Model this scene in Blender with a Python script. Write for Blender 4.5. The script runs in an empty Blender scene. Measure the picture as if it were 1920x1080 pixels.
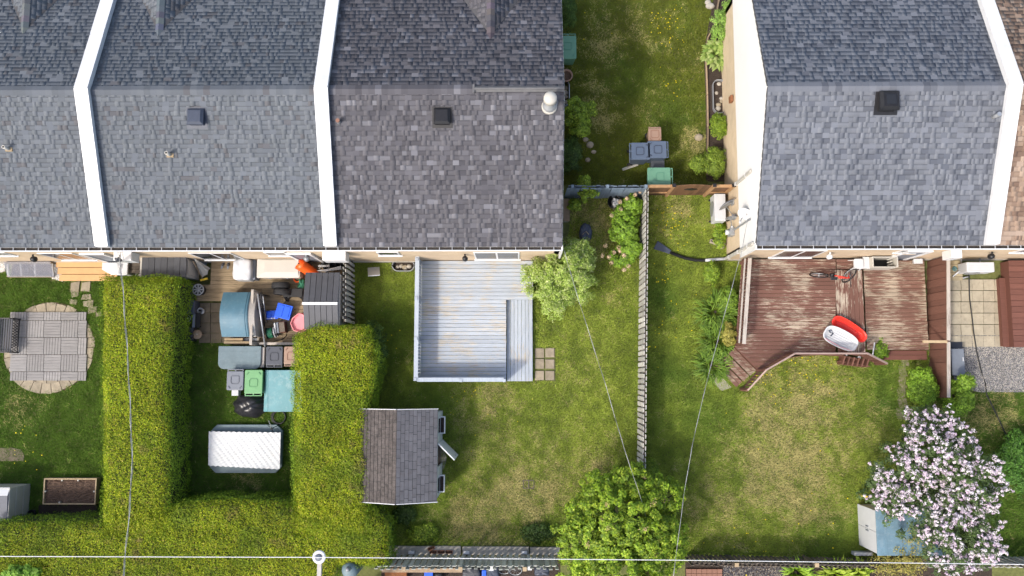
import bpy, bmesh, math, random
import numpy as np
from mathutils import Vector, Matrix
random.seed(7); RNG = np.random.default_rng(11)
R = math.radians
sc = bpy.context.scene
COL = sc.collection

# ------------------------------------------------------------------ camera, sky, sun, exposure
CAM_H, FPX, TILT, ROLL = 29.5, 1535.0, R(6.0), R(0.5)
cam_d = bpy.data.cameras.new('drone_camera'); cam = bpy.data.objects.new('drone_camera', cam_d); COL.objects.link(cam)
cam_d.sensor_fit = 'HORIZONTAL'; cam_d.sensor_width = 36.0; cam_d.lens = FPX / 1920 * 36
cam_d.clip_start = 0.5; cam_d.clip_end = 500
cam.location = (0, 0, CAM_H); cam.rotation_euler = (TILT, ROLL, 0)
sc.camera = cam
TO_SUN = Vector((-0.65, -0.57, 1.0)).normalized()
w = bpy.data.worlds.new('World'); sc.world = w; w.use_nodes = True
nt = w.node_tree; bg = nt.nodes['Background']
sky = nt.nodes.new('ShaderNodeTexSky'); sky.sky_type = 'NISHITA'; sky.sun_disc = False
sky.sun_elevation = math.asin(TO_SUN.z); sky.sun_rotation = math.atan2(TO_SUN.x, TO_SUN.y)
sky.air_density = 1.0; sky.dust_density = 4.0; sky.ozone_density = 0.3
nt.links.new(sky.outputs[0], bg.inputs[0]); bg.inputs[1].default_value = 0.15
sd = bpy.data.lights.new('sun', 'SUN'); sd.energy = 1.4; sd.angle = R(4); sd.color = (1.0, 0.955, 0.88)
so = bpy.data.objects.new('sun', sd); COL.objects.link(so); so.location = (-20, -18, 40)
so.rotation_euler = TO_SUN.to_track_quat('Z', 'Y').to_euler()
sc.view_settings.view_transform = 'Standard'; sc.view_settings.look = 'None'
sc.view_settings.exposure = 1.08; sc.view_settings.gamma = 1.0; sc.view_settings.use_curve_mapping = False
sc.cycles.max_bounces = 5; sc.cycles.transparent_max_bounces = 6; sc.cycles.use_denoising = True

# survey of the plot: where a point seen from the air at height z lies on the plot
_rot = np.array(cam.rotation_euler.to_matrix())
def P(px, py, z=0.0):
    d = _rot @ np.array([(px - 960) / FPX, -(py - 540) / FPX, -1.0]); t = (CAM_H - z) / -d[2]
    return float(d[0] * t), float(d[1] * t)
def PR(x0, y0, x1, y1, z=0.0):
    a = P(x0, y1, z); b = P(x1, y0, z); c = P((x0+x1)/2, y1, z); d = P((x0+x1)/2, y0, z)
    l = P(x0, (y0+y1)/2, z); r = P(x1, (y0+y1)/2, z)
    return l[0], r[0], c[1], d[1]          # X0, X1, Y0(south), Y1(north)

# ------------------------------------------------------------------ materials
MATS = {}
def _new(name):
    m = bpy.data.materials.new(name); m.use_nodes = True; MATS[name] = m
    return m, m.node_tree, m.node_tree.nodes['Principled BSDF']
def N(nt, t, **kw):
    n = nt.nodes.new(t)
    for k, v in kw.items():
        if hasattr(n, k): setattr(n, k, v)
        else: n.inputs[k].default_value = v
    return n
def mixc(nt, fac, a, b, mode='MIX'):
    n = nt.nodes.new('ShaderNodeMix'); n.data_type = 'RGBA'; n.blend_type = mode
    for s, v in ((n.inputs[0], fac), (n.inputs[6], a), (n.inputs[7], b)):
        if hasattr(v, 'default_value'): nt.links.new(v, s)
        elif isinstance(v, (tuple, list)): s.default_value = (*v[:3], 1)
        else: s.default_value = v
    return n.outputs[2]
def ramp(nt, src, p0, p1):
    n = nt.nodes.new('ShaderNodeMapRange'); nt.links.new(src, n.inputs[0])
    n.inputs[1].default_value = p0; n.inputs[2].default_value = p1; return n.outputs[0]
def pos(nt, scale=(1, 1, 1), rz=0):
    g = nt.nodes.new('ShaderNodeNewGeometry'); m = nt.nodes.new('ShaderNodeMapping')
    m.inputs[3].default_value = scale; m.inputs[2].default_value = (0, 0, rz)
    nt.links.new(g.outputs['Position'], m.inputs[0]); return m.outputs[0]
def noise(nt, vec, scale, detail=3, rough=.6):
    n = nt.nodes.new('ShaderNodeTexNoise'); nt.links.new(vec, n.inputs['Vector'])
    n.inputs['Scale'].default_value = scale; n.inputs['Detail'].default_value = detail; n.inputs['Roughness'].default_value = rough
    return n.outputs[0]
def bump(nt, bs, h, strength=.3, dist=.02):
    b = nt.nodes.new('ShaderNodeBump'); nt.links.new(h, b.inputs['Height'])
    b.inputs['Strength'].default_value = strength; b.inputs['Distance'].default_value = dist
    nt.links.new(b.outputs[0], bs.inputs['Normal'])
def mat(name, c, rough=.6, var=.18, scale=3.0, dirt=None, metal=0.0, dirt_amt=.35, objvar=.0, bmp=0.0, spec=.4):
    """plain surface with uneven tone, optional dirt blotches and per-piece variation"""
    m, nt, bs = _new(name)
    v = pos(nt); n1 = noise(nt, v, scale, 4); n2 = noise(nt, v, scale * 9, 3)
    dk = tuple(x * (1 - var) for x in c); lt = tuple(min(x * (1 + var), .95) for x in c)
    col = mixc(nt, ramp(nt, n1, .3, .7), dk, lt)
    col = mixc(nt, ramp(nt, n2, .35, .65), col, mixc(nt, .5, col, dk))
    if dirt:
        n3 = noise(nt, v, scale * 1.7 + .7, 5, .7)
        f = ramp(nt, n3, .52, .75); mm = nt.nodes.new('ShaderNodeMath'); mm.operation = 'MULTIPLY'
        nt.links.new(f, mm.inputs[0]); mm.inputs[1].default_value = dirt_amt
        col = mixc(nt, mm.outputs[0], col, dirt)
    if objvar:
        oi = nt.nodes.new('ShaderNodeObjectInfo')
        hs = nt.nodes.new('ShaderNodeHueSaturation'); nt.links.new(col, hs.inputs['Color'])
        mr = nt.nodes.new('ShaderNodeMapRange'); nt.links.new(oi.outputs['Random'], mr.inputs[0])
        mr.inputs[3].default_value = 1 - objvar; mr.inputs[4].default_value = 1 + objvar
        nt.links.new(mr.outputs[0], hs.inputs['Value']); col = hs.outputs[0]
    nt.links.new(col, bs.inputs['Base Color'])
    bs.inputs['Roughness'].default_value = rough; bs.inputs['Metallic'].default_value = metal
    bs.inputs['Specular IOR Level'].default_value = spec
    if bmp: bump(nt, bs, n2, bmp)
    return m
def wood(name, c_paint, c_bare, axis='x', thr=(.55, .66), rough=.75, objvar=.12, grain=26, patch=1.6):
    """boards with grain along axis and coat worn off in streaks"""
    m, nt, bs = _new(name)
    st = (0.09, 1, 1) if axis == 'x' else (1, 0.09, 1)
    if axis == 'z': st = (1, 1, .12)
    v = pos(nt, st); vs = pos(nt)
    oi = nt.nodes.new('ShaderNodeObjectInfo')
    ad = nt.nodes.new('ShaderNodeVectorMath'); ad.operation = 'MULTIPLY_ADD'
    nt.links.new(oi.outputs['Random'], ad.inputs[0]); ad.inputs[1].default_value = (3.7, 5.1, 2.3); nt.links.new(v, ad.inputs[2])
    g = noise(nt, ad.outputs[0], grain, 4, .65)
    pn = noise(nt, ad.outputs[0], 27.0, 6, .78); pl = noise(nt, vs, patch, 2, .5)
    ma = nt.nodes.new('ShaderNodeMath'); ma.operation = 'MULTIPLY_ADD'
    nt.links.new(pl, ma.inputs[0]); ma.inputs[1].default_value = .55; nt.links.new(pn, ma.inputs[2])
    sb = nt.nodes.new('ShaderNodeMath'); sb.operation = 'SUBTRACT'; nt.links.new(ma.outputs[0], sb.inputs[0]); sb.inputs[1].default_value = .275
    f = ramp(nt, sb.outputs[0], thr[0], thr[1])
    bare = mixc(nt, ramp(nt, g, .3, .7), tuple(x * .62 for x in c_bare), c_bare)
    paint = mixc(nt, ramp(nt, g, .3, .7), tuple(x * .8 for x in c_paint), c_paint)
    col = mixc(nt, f, paint, bare)
    hs = nt.nodes.new('ShaderNodeHueSaturation'); nt.links.new(col, hs.inputs['Color'])
    mr = nt.nodes.new('ShaderNodeMapRange'); nt.links.new(oi.outputs['Random'], mr.inputs[0])
    mr.inputs[3].default_value = 1 - objvar; mr.inputs[4].default_value = 1 + objvar
    nt.links.new(mr.outputs[0], hs.inputs['Value'])
    nt.links.new(hs.outputs[0], bs.inputs['Base Color']); bs.inputs['Roughness'].default_value = rough
    bs.inputs['Specular IOR Level'].default_value = .25
    bump(nt, bs, g, .35, .006)
    return m
def colmat(name, rough=.8, trans=0.0, grain=0.0, gscale=60, spec=.2):
    """colour carried by each leaf, blade or tab"""
    m, nt, bs = _new(name)
    a = nt.nodes.new('ShaderNodeAttribute'); a.attribute_name = 'tint'
    col = a.outputs['Color']
    if grain:
        v = pos(nt); n1 = noise(nt, v, gscale, 3, .7); n2 = noise(nt, v, .9, 3)
        col = mixc(nt, ramp(nt, n1, .3, .7), mixc(nt, grain, col, (0, 0, 0)), col)
        col = mixc(nt, ramp(nt, n2, .3, .7), mixc(nt, grain * .5, col, (.02, .02, .02)), col)
    nt.links.new(col, bs.inputs['Base Color']); bs.inputs['Roughness'].default_value = rough
    bs.inputs['Specular IOR Level'].default_value = spec
    if trans:
        t = nt.nodes.new('ShaderNodeBsdfTranslucent'); nt.links.new(col, t.inputs[0])
        mx = nt.nodes.new('ShaderNodeMixShader'); mx.inputs[0].default_value = trans
        nt.links.new(bs.outputs[0], mx.inputs[1]); nt.links.new(t.outputs[0], mx.inputs[2])
        nt.links.new(mx.outputs[0], nt.nodes['Material Output'].inputs[0])
    return m
def brickmat(name, c1, c2, mortar, axis='x'):
    m, nt, bs = _new(name)
    g = nt.nodes.new('ShaderNodeNewGeometry'); s = nt.nodes.new('ShaderNodeSeparateXYZ'); nt.links.new(g.outputs['Position'], s.inputs[0])
    c = nt.nodes.new('ShaderNodeCombineXYZ'); nt.links.new(s.outputs[0 if axis == 'x' else 1], c.inputs[0]); nt.links.new(s.outputs[2], c.inputs[1])
    b = nt.nodes.new('ShaderNodeTexBrick'); nt.links.new(c.outputs[0], b.inputs['Vector'])
    b.inputs['Scale'].default_value = 1; b.inputs['Brick Width'].default_value = .2; b.inputs['Row Height'].default_value = .067
    b.inputs['Mortar Size'].default_value = .006; b.inputs['Color1'].default_value = (*c1, 1); b.inputs['Color2'].default_value = (*c2, 1)
    b.inputs['Mortar'].default_value = (*mortar, 1)
    col = mixc(nt, ramp(nt, noise(nt, pos(nt), 1.4, 4), .35, .75), b.outputs[0], mixc(nt, .25, b.outputs[0], (.12, .1, .08)))
    nt.links.new(col, bs.inputs['Base Color']); bs.inputs['Roughness'].default_value = .85
    bump(nt, bs, b.outputs['Fac'], -.4, .006); return m

m_shingle = colmat('asphalt_shingle', .9, grain=.22, gscale=130)
m_leaf = colmat('leaf', .55, trans=.32, spec=.35)
m_needle = colmat('cedar_foliage', .6, trans=.25, spec=.25)
m_grass = colmat('grass_blade', .65, trans=.25, spec=.2)
m_petal = colmat('petal', .6, trans=.25)
m_stone = colmat('stone_colour', .9, grain=.3, gscale=40)
m_white = mat('white_metal', (.61, .615, .62), .35, .05, 1.2, dirt=(.36, .35, .32), dirt_amt=.3)
m_siding = mat('white_siding', (.62, .615, .60), .45, .03, .8, dirt=(.62, .58, .5), dirt_amt=.12)
m_wplast = mat('white_plastic', (.49, .50, .51), .4, .05, 4, dirt=(.5, .5, .46), dirt_amt=.2)
m_offw = mat('cream_plastic', (.42, .40, .355), .5, .06, 3, dirt=(.42, .38, .3), dirt_amt=.25)
m_dark = mat('dark_recess', (.02, .02, .022), .6, .2)
m_gutter = mat('gutter_sludge', (.035, .03, .026), .9, .5, 20, dirt=(.16, .12, .07), dirt_amt=.5)
m_glass = mat('window_glass', (.02, .022, .026), .12, .1, 1, spec=.3)
m_brick = brickmat('tan_brick', (.50, .37, .235), (.56, .43, .29), (.52, .44, .33))
m_brickE = brickmat('tan_brick_gable', (.54, .42, .27), (.60, .47, .31), (.55, .47, .36), 'y')
m_sheet = mat('white_roof_sheet', (.55, .56, .56), .45, .07, 1.2, dirt=(.38, .37, .34), dirt_amt=.35)
m_conc = mat('concrete', (.36, .33, .28), .9, .18, 3, dirt=(.13, .12, .09), bmp=.3, dirt_amt=.6)
m_roofdeck = mat('roof_underlay', (.06, .06, .065), .95, .2)
m_black = mat('black_plastic', (.012, .012, .014), .45, .3, 8)
m_blackr = mat('black_rubber', (.022, .022, .023), .8, .3, 10, dirt=(.1, .09, .08), dirt_amt=.2)
m_navy = mat('navy_metal', (.045, .055, .08), .5, .15, 4)
m_grey = mat('grey_metal', (.28, .29, .30), .4, .15, 4, metal=.3)
m_greyp = mat('grey_plastic', (.16, .18, .21), .5, .12, 4)
m_steel = mat('galvanised_steel', (.36, .38, .40), .35, .15, 3, metal=.5)
m_cable = mat('cable_sheath', (.55, .55, .54), .5, .1)
m_thin = mat('aged_cable', (.20, .20, .20), .6, .1)
m_dkcable = mat('black_cable', (.02, .02, .02), .5, .1)
m_bluedeck = wood('blue_grey_boards', (.37, .41, .455), (.47, .44, .38), 'x', (.53, .61), objvar=.09)
m_bluedeckY = wood('blue_grey_boards_lengthwise', (.365, .405, .445), (.47, .43, .36), 'y', (.56, .64), objvar=.08)
m_bluerail = wood('blue_grey_rail', (.36, .405, .455), (.42, .42, .39), 'y', (.68, .8), objvar=.06)
m_bluefence = wood('slate_blue_fence_boards', (.155, .20, .25), (.25, .27, .27), 'z', (.60, .78), objvar=.2)
m_brdeck = wood('flaking_brown_boards', (.145, .072, .054), (.42, .35, .265), 'x', (.540, .61), objvar=.13, patch=.9)
m_brdeck2 = wood('worn_brown_boards', (.15, .078, .057), (.39, .32, .235), 'x', (.475, .575), objvar=.14, patch=1.0)
m_brdeckY = wood('flaking_brown_boards_lengthwise', (.145, .072, .054), (.44, .38, .30), 'y', (.525, .59), objvar=.12, patch=1.3)
m_brrail = wood('brown_rail', (.15, .072, .052), (.36, .30, .24), 'z', (.68, .78), objvar=.15)
m_railtop = wood('worn_rail_top', (.30, .22, .19), (.2, .12, .1), 'x', (.55, .7), objvar=.1)
m_brplain = wood('maroon_boards', (.145, .062, .046), (.28, .2, .15), 'x', (.85, .95), objvar=.10)
m_greyrail = wood('weathered_grey_timber', (.42, .38, .33), (.24, .2, .17), 'y', (.55, .75), objvar=.08)
m_oldwood = wood('weathered_fence_wood', (.48, .47, .43), (.31, .295, .265), 'z', (.5, .72), objvar=.28)
m_dkwood = wood('dark_weathered_fence_wood', (.12, .10, .08), (.27, .235, .19), 'z', (.56, .74), objvar=.3)
m_greenwood = wood('mossy_fence_wood', (.44, .45, .40), (.24, .255, .21), 'z', (.5, .7), objvar=.25)
m_deckwood = wood('treated_deck_boards', (.27, .205, .125), (.13, .095, .06), 'x', (.5, .72), objvar=.2)
m_gatewood = wood('stained_gate_boards', (.15, .08, .042), (.085, .05, .03), 'z', (.55, .75), objvar=.2)
m_cedar = mat('cedar_boards', (.50, .28, .12), .6, .08, 4, objvar=.06)
m_palewood = mat('pale_new_timber', (.36, .27, .16), .7, .15, 6, objvar=.15)
m_lumber = mat('old_lumber', (.26, .19, .125), .8, .2, 8, objvar=.3)
m_tile = wood('grey_deck_tile', (.25, .24, .232), (.185, .18, .172), 'x', (.5, .8), objvar=.12)
m_paver = mat('sandstone_paver', (.265, .225, .16), .9, .25, 5, dirt=(.2, .16, .1), objvar=.16, bmp=.3)
m_paverg = mat('concrete_paver', (.345, .305, .225), .9, .14, 4, dirt=(.15, .13, .095), objvar=.10, bmp=.25, dirt_amt=.5)
m_paverd = mat('dark_mossy_paver', (.135, .11, .075), .9, .2, 5, dirt=(.06, .055, .04), objvar=.15, bmp=.3)
m_soil = mat('soil', (.095, .060, .042), .95, .35, 14, dirt=(.16, .11, .075), bmp=.5)
m_mulch = mat('mulch', (.05, .036, .028), .95, .5, 25, dirt=(.15, .11, .08), bmp=1.0)
m_earth = mat('ground_earth', (.115, .128, .038), .95, .3, 9, dirt=(.15, .14, .05), bmp=.5)
m_teal = mat('teal_resin', (.062, .145, .195), .5, .10, 3, dirt=(.2, .27, .29), dirt_amt=.3)
m_teal2 = mat('faded_teal_resin', (.12, .17, .19), .55, .12, 5, dirt=(.2, .24, .25), dirt_amt=.4)
m_turq = mat('turquoise_tarp', (.12, .265, .285), .55, .12, 3, dirt=(.36, .44, .44), dirt_amt=.5)
m_beige = mat('taupe_resin', (.40, .37, .33), .55, .08, 3)
m_slate = mat('charcoal_resin', (.052, .055, .064), .55, .15, 6, objvar=.12)
m_orange = mat('orange_plastic', (.85, .12, .015), .4, .1, 4)
m_blue = mat('blue_plastic', (.01, .09, .62), .4, .15, 5)
m_pink = mat('pink_plastic', (.74, .27, .30), .45, .08, 4)
m_red = mat('red_plastic', (.75, .04, .025), .35, .08, 4)
m_green = mat('green_bin_plastic', (.105, .235, .155), .45, .08, 5)
m_green2 = mat('bright_green_bin_plastic', (.125, .29, .125), .45, .08, 5)
m_greend = mat('dark_green_hose', (.015, .11, .06), .5, .1)
m_binblue = mat('blue_grey_bin_plastic', (.075, .10, .145), .45, .08, 5)
m_bingrey = mat('grey_bin_plastic', (.14, .155, .18), .45, .08, 5)
m_bindark = mat('dark_grey_bin_plastic', (.06, .066, .08), .45, .1, 5)
m_binbr = mat('tan_bin_plastic', (.27, .175, .125), .5, .08, 5)
m_terra = mat('terracotta', (.22, .115, .08), .8, .1)
m_copper = mat('copper_rust', (.22, .09, .04), .7, .2, 10)
m_tarp = mat('black_tarp', (.022, .022, .025), .32, .2, 6)
m_yellow = mat('yellow_plastic', (.75, .5, .03), .5, .1)
m_bark = mat('bark', (.09, .07, .05), .9, .3, 12)
m_rustsheet = mat('rusty_sheet', (.20, .075, .022), .8, .35, 7, dirt=(.05, .03, .02), dirt_amt=.6)
m_brownshed = mat('old_shed_shingle', (.105, .105, .115), .9, .15, 4, dirt=(.07, .05, .04), objvar=.12, bmp=.3)
m_mossyroof = mat('mossy_old_shingle', (.088, .076, .070), .95, .45, 10, dirt=(.028, .025, .024), bmp=.7, dirt_amt=.8, objvar=.15)
m_bluesheet = mat('weathered_blue_sheet', (.11, .19, .24), .6, .2, 3, dirt=(.3, .33, .33))
def polycarb():
    m, nt, bs = _new('corrugated_polycarbonate')
    bs.inputs['Base Color'].default_value = (.62, .64, .70, 1); bs.inputs['Roughness'].default_value = .2
    t = nt.nodes.new('ShaderNodeBsdfTransparent'); t.inputs[0].default_value = (.85, .87, .92, 1)
    mx = nt.nodes.new('ShaderNodeMixShader'); mx.inputs[0].default_value = .5
    nt.links.new(bs.outputs[0], mx.inputs[1]); nt.links.new(t.outputs[0], mx.inputs[2])
    nt.links.new(mx.outputs[0], nt.nodes['Material Output'].inputs[0]); return m
m_poly = polycarb()

# ------------------------------------------------------------------ builders
OFF = {}
def off(parent):
    return OFF.get(parent.name, Vector((0, 0, 0))) if parent else Vector((0, 0, 0))
def link(name, me, parent=None, kind=None):
    o = bpy.data.objects.new(name, me); COL.objects.link(o)
    if parent: o.parent = parent; OFF[o.name] = off(parent)
    if kind: o['kind'] = kind
    return o
def tag(o, label, cat, group=None):
    o['label'] = label; o['category'] = cat
    if group: o['group'] = group
    return o
def T(name, label, cat, x, y, z=0.0, rz=0.0, group=None, local=False):
    """Empty at the base of a thing. Parts are given in plot coordinates, or in the thing's own when local."""
    o = bpy.data.objects.new(name, None); COL.objects.link(o); o.location = (x, y, z); o.rotation_euler = (0, 0, rz)
    o.empty_display_size = .2
    OFF[o.name] = Vector((0, 0, 0)) if local else Vector((x, y, z))
    return tag(o, label, cat, group)
class MB:
    def __init__(s): s.v = []; s.f = []; s.c = []
    def add(s, vs, fs, c=None):
        n = len(s.v); s.v += [tuple(v) for v in vs]; s.f += [tuple(i + n for i in f) for f in fs]
        if c is not None: s.c += [c] * len(vs)
        return s
    def box(s, x0, x1, y0, y1, z0, z1, M=None, c=None):
        vs = [Vector((x, y, z)) for z in (z0, z1) for x, y in ((x0, y0), (x1, y0), (x1, y1), (x0, y1))]
        if M: vs = [M @ v for v in vs]
        return s.add(vs, [(3, 2, 1, 0), (4, 5, 6, 7), (0, 1, 5, 4), (1, 2, 6, 5), (2, 3, 7, 6), (3, 0, 4, 7)], c)
    def frustum(s, b, t, z0, z1, M=None):    # b,t = (x0,x1,y0,y1)
        vs = [Vector((x, y, z)) for (q, z) in ((b, z0), (t, z1)) for x, y in ((q[0], q[2]), (q[1], q[2]), (q[1], q[3]), (q[0], q[3]))]
        if M: vs = [M @ v for v in vs]
        return s.add(vs, [(3, 2, 1, 0), (4, 5, 6, 7), (0, 1, 5, 4), (1, 2, 6, 5), (2, 3, 7, 6), (3, 0, 4, 7)])
    def prism(s, pts, z0, z1, c=None):
        n = len(pts); a = sum(pts[i][0]*pts[(i+1) % n][1] - pts[(i+1) % n][0]*pts[i][1] for i in range(n))
        if a < 0: pts = pts[::-1]
        vs = [(p[0], p[1], z0) for p in pts] + [(p[0], p[1], z1) for p in pts]
        fs = [tuple(range(n))[::-1], tuple(range(n, 2*n))] + [(i, (i+1) % n, (i+1) % n + n, i + n) for i in range(n)]
        return s.add(vs, fs, c)
    def cyl(s, p0, p1, r0, r1=None, n=10, caps=True):
        p0 = Vector(p0); p1 = Vector(p1); r1 = r0 if r1 is None else r1
        d = (p1 - p0).normalized(); q = d.to_track_quat('Z', 'Y')
        vs = []
        for p, r in ((p0, r0), (p1, r1)):
            for i in range(n):
                a = 2*math.pi*i/n; vs.append(p + q @ Vector((r*math.cos(a), r*math.sin(a), 0)))
        fs = [(i, (i+1) % n, (i+1) % n + n, i + n) for i in range(n)]
        if caps: fs += [tuple(range(n))[::-1], tuple(range(n, 2*n))]
        return s.add(vs, fs)
    def tube(s, pts, r, n=7):
        pts = [Vector(p) for p in pts]; vs = []; m = len(pts)
        for i, p in enumerate(pts):
            d = (pts[min(i+1, m-1)] - pts[max(i-1, 0)]).normalized(); q = d.to_track_quat('Z', 'Y')
            rr = r[i] if isinstance(r, (list, tuple)) else r
            vs += [p + q @ Vector((rr*math.cos(2*math.pi*k/n), rr*math.sin(2*math.pi*k/n), 0)) for k in range(n)]
        # keep rings aligned
        fs = []
        for i in range(m-1):
            a = vs[i*n]; best = min(range(n), key=lambda k: (vs[(i+1)*n+k] - a).length)
            if best: vs[(i+1)*n:(i+2)*n] = vs[(i+1)*n+best:(i+2)*n] + vs[(i+1)*n:(i+1)*n+best]
            fs += [(i*n+k, i*n+(k+1) % n, (i+1)*n+(k+1) % n, (i+1)*n+k) for k in range(n)]
        fs += [tuple(range(n))[::-1], tuple(range((m-1)*n, m*n))]
        return s.add(vs, fs)
    def lathe(s, prof, c, n=20, sx=1, sy=1):
        vs = [(c[0] + r*sx*math.cos(2*math.pi*k/n), c[1] + r*sy*math.sin(2*math.pi*k/n), c[2] + z) for r, z in prof for k in range(n)]
        fs = [(i*n+k, i*n+(k+1) % n, (i+1)*n+(k+1) % n, (i+1)*n+k) for i in range(len(prof)-1) for k in range(n)]
        fs += [tuple(range(n))[::-1], tuple(range((len(prof)-1)*n, len(prof)*n))]
        return s.add(vs, fs)
    def torus(s, c, R0, r, n=24, m=8, M=None, zs=1.0):
        vs = []; 
        for i in range(n):
            a = 2*math.pi*i/n
            for k in range(m):
                b = 2*math.pi*k/m; q = R0 + r*math.cos(b); v = Vector((q*math.cos(a), q*math.sin(a), r*zs*math.sin(b)))
                if M: v = M @ v
                vs.append(Vector(c) + v)
        fs = [(i*m+k, ((i+1) % n)*m+k, ((i+1) % n)*m+(k+1) % m, i*m+(k+1) % m) for i in range(n) for k in range(m)]
        return s.add(vs, fs)
    def build(s, name, m, parent=None, smooth=False, bevel=0, kind=None, seg=2):
        o3 = off(parent); me = bpy.data.meshes.new(name)
        me.from_pydata([(v[0]-o3.x, v[1]-o3.y, v[2]-o3.z) for v in s.v], [], s.f)
        if s.c:
            a = me.attributes.new('tint', 'FLOAT_COLOR', 'POINT')
            a.data.foreach_set('color', np.array([(*c, 1) for c in s.c], np.float32).ravel())
        if bevel:
            bm = bmesh.new(); bm.from_mesh(me)
            bmesh.ops.bevel(bm, geom=[e for e in bm.edges if e.calc_face_angle(0) > .5], offset=bevel, segments=seg, affect='EDGES', profile=.6, clamp_overlap=True)
            bm.to_mesh(me); bm.free()
        me.materials.append(m)
        if smooth: me.polygons.foreach_set('use_smooth', [True]*len(me.polygons))
        return link(name, me, parent, kind)
def mesh_np(name, V, F, m, tint=None, parent=None, kind=None):
    me = bpy.data.meshes.new(name); o3 = off(parent)
    V = np.asarray(V, np.float32) - np.array(o3, np.float32); F = np.asarray(F, np.int32); k = F.shape[1]
    me.vertices.add(len(V)); me.vertices.foreach_set('co', V.ravel())
    me.loops.add(F.size); me.loops.foreach_set('vertex_index', F.ravel())
    me.polygons.add(len(F)); me.polygons.foreach_set('loop_start', np.arange(len(F), dtype=np.int32) * k)
    me.update(calc_edges=True)
    if tint is not None:
        a = me.attributes.new('tint', 'FLOAT_COLOR', 'POINT')
        t = np.ones((len(V), 4), np.float32); t[:, :3] = tint; a.data.foreach_set('color', t.ravel())
    me.materials.append(m)
    return link(name, me, parent, kind)
_cubes = {}
def unit(m, bev=True):
    if m.name not in _cubes:
        mb = MB().box(-.5, .5, -.5, .5, -.5, .5); me = bpy.data.meshes.new('board_' + m.name)
        me.from_pydata(mb.v, [], mb.f); me.materials.append(m); _cubes[m.name] = me
    return _cubes[m.name]
def board(name, m, parent, c, s, rz=0, rx=0, ry=0):
    """one board, slab or rail: shared box mesh, own size"""
    o = link(name, unit(m), parent); o3 = off(parent)
    o.location = Vector(c) - o3; o.scale = s; o.rotation_euler = (rx, ry, rz); return o
def jit(a): return random.uniform(-a, a)
def clip(poly, x0, x1, y0, y1):
    def cut(ps, inside, isect):
        out = []
        for i in range(len(ps)):
            a, b = ps[i-1], ps[i]
            if inside(b):
                if not inside(a): out.append(isect(a, b))
                out.append(b)
            elif inside(a): out.append(isect(a, b))
        return out
    def ix(v): return lambda a, b: (v, a[1] + (b[1]-a[1])*(v-a[0])/(b[0]-a[0]))
    def iy(v): return lambda a, b: (a[0] + (b[0]-a[0])*(v-a[1])/(b[1]-a[1]), v)
    ps = list(poly)
    for ins, f in ((lambda p: p[0] >= x0, ix(x0)), (lambda p: p[0] <= x1, ix(x1)), (lambda p: p[1] >= y0, iy(y0)), (lambda p: p[1] <= y1, iy(y1))):
        if ps: ps = cut(ps, ins, f)
    return ps
def planks(parent, m, x0, x1, y0, y1, ztop, axis='x', pitch=.145, gap=.008, th=.03, poly=None, name='plank', zj=.002):
    if axis == 'x':
        n = max(1, round((y1-y0)/pitch)); p = (y1-y0)/n
        cells = [(x0+jit(.008), x1+jit(.008), y0+i*p+gap/2, y0+(i+1)*p-gap/2) for i in range(n)]
    else:
        n = max(1, round((x1-x0)/pitch)); p = (x1-x0)/n
        cells = [(x0+i*p+gap/2, x0+(i+1)*p-gap/2, y0+jit(.008), y1+jit(.008)) for i in range(n)]
    for a, b, c, d in cells:
        z = ztop + jit(zj)
        if poly:
            q = clip(poly, a, b, c, d)
            if len(q) >= 3: MB().prism(q, z-th, z).build(name, m, parent)
        else:
            board(name, m, parent, ((a+b)/2, (c+d)/2, z-th/2), (b-a, d-c, th), rz=jit(.0008))
def vnoise(x, y, s, seed=0, oct=3):
    out = np.zeros_like(x, dtype=np.float64); amp = 1; tot = 0
    for o in range(oct):
        g = np.random.default_rng(seed*17+o).random((256, 256)); X = x/s*(2**o)+37.3*o; Y = y/s*(2**o)+11.7*o
        xi = np.floor(X).astype(int); yi = np.floor(Y).astype(int); fx = X-xi; fy = Y-yi
        fx = fx*fx*(3-2*fx); fy = fy*fy*(3-2*fy); A = lambda i, j: g[(xi+i) % 256, (yi+j) % 256]
        out += amp*((A(0, 0)*(1-fx)+A(1, 0)*fx)*(1-fy)+(A(0, 1)*(1-fx)+A(1, 1)*fx)*fy); tot += amp; amp *= .5
    return out/tot
# ------------------------------------------------------------------ ground
gx = 240
g = MB().box(-gx, gx, -gx, gx, -.5, -.02).build('ground', m_earth); g['kind'] = 'structure'

# ------------------------------------------------------------------ houses
SL = .37
def solve_ridge(px, py, Ye, ze):
    Y = Ye + 4.7
    for _ in range(30): Y = P(px, py, ze + SL*(Y-Ye))[1]
    return Y
def srgb(*c): return tuple(.66*((x/255+.055)/1.055)**2.4 for x in c)
PALS = {
 'grey':  [(srgb(109, 108, 114), 12), (srgb(103, 102, 108), 7), (srgb(116, 115, 121), 6), (srgb(132, 132, 139), 2.6), (srgb(94, 93, 99), 3), (srgb(143, 143, 150), .8)],
 'blue':  [(srgb(119, 125, 133), 10), (srgb(116, 122, 129), 6), (srgb(112, 113, 118), 1.5), (srgb(124, 130, 138), 5), (srgb(127, 133, 140), 3)],
 'steel': [(srgb(133, 138, 148), 11), (srgb(128, 133, 143), 6), (srgb(111, 116, 127), 5), (srgb(138, 143, 153), 4), (srgb(119, 124, 134), 3)],
 'brown': [(srgb(176, 152, 133), 8), (srgb(160, 136, 119), 5), (srgb(192, 170, 152), 4), (srgb(142, 118, 103), 2)],
}
def pick(pal):
    t = random.random()*sum(w_ for _, w_ in pal)
    for i, (c, w_) in enumerate(pal):
        t -= w_
        if t <= 0: return i
    return 0
_tabs = {}
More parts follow.
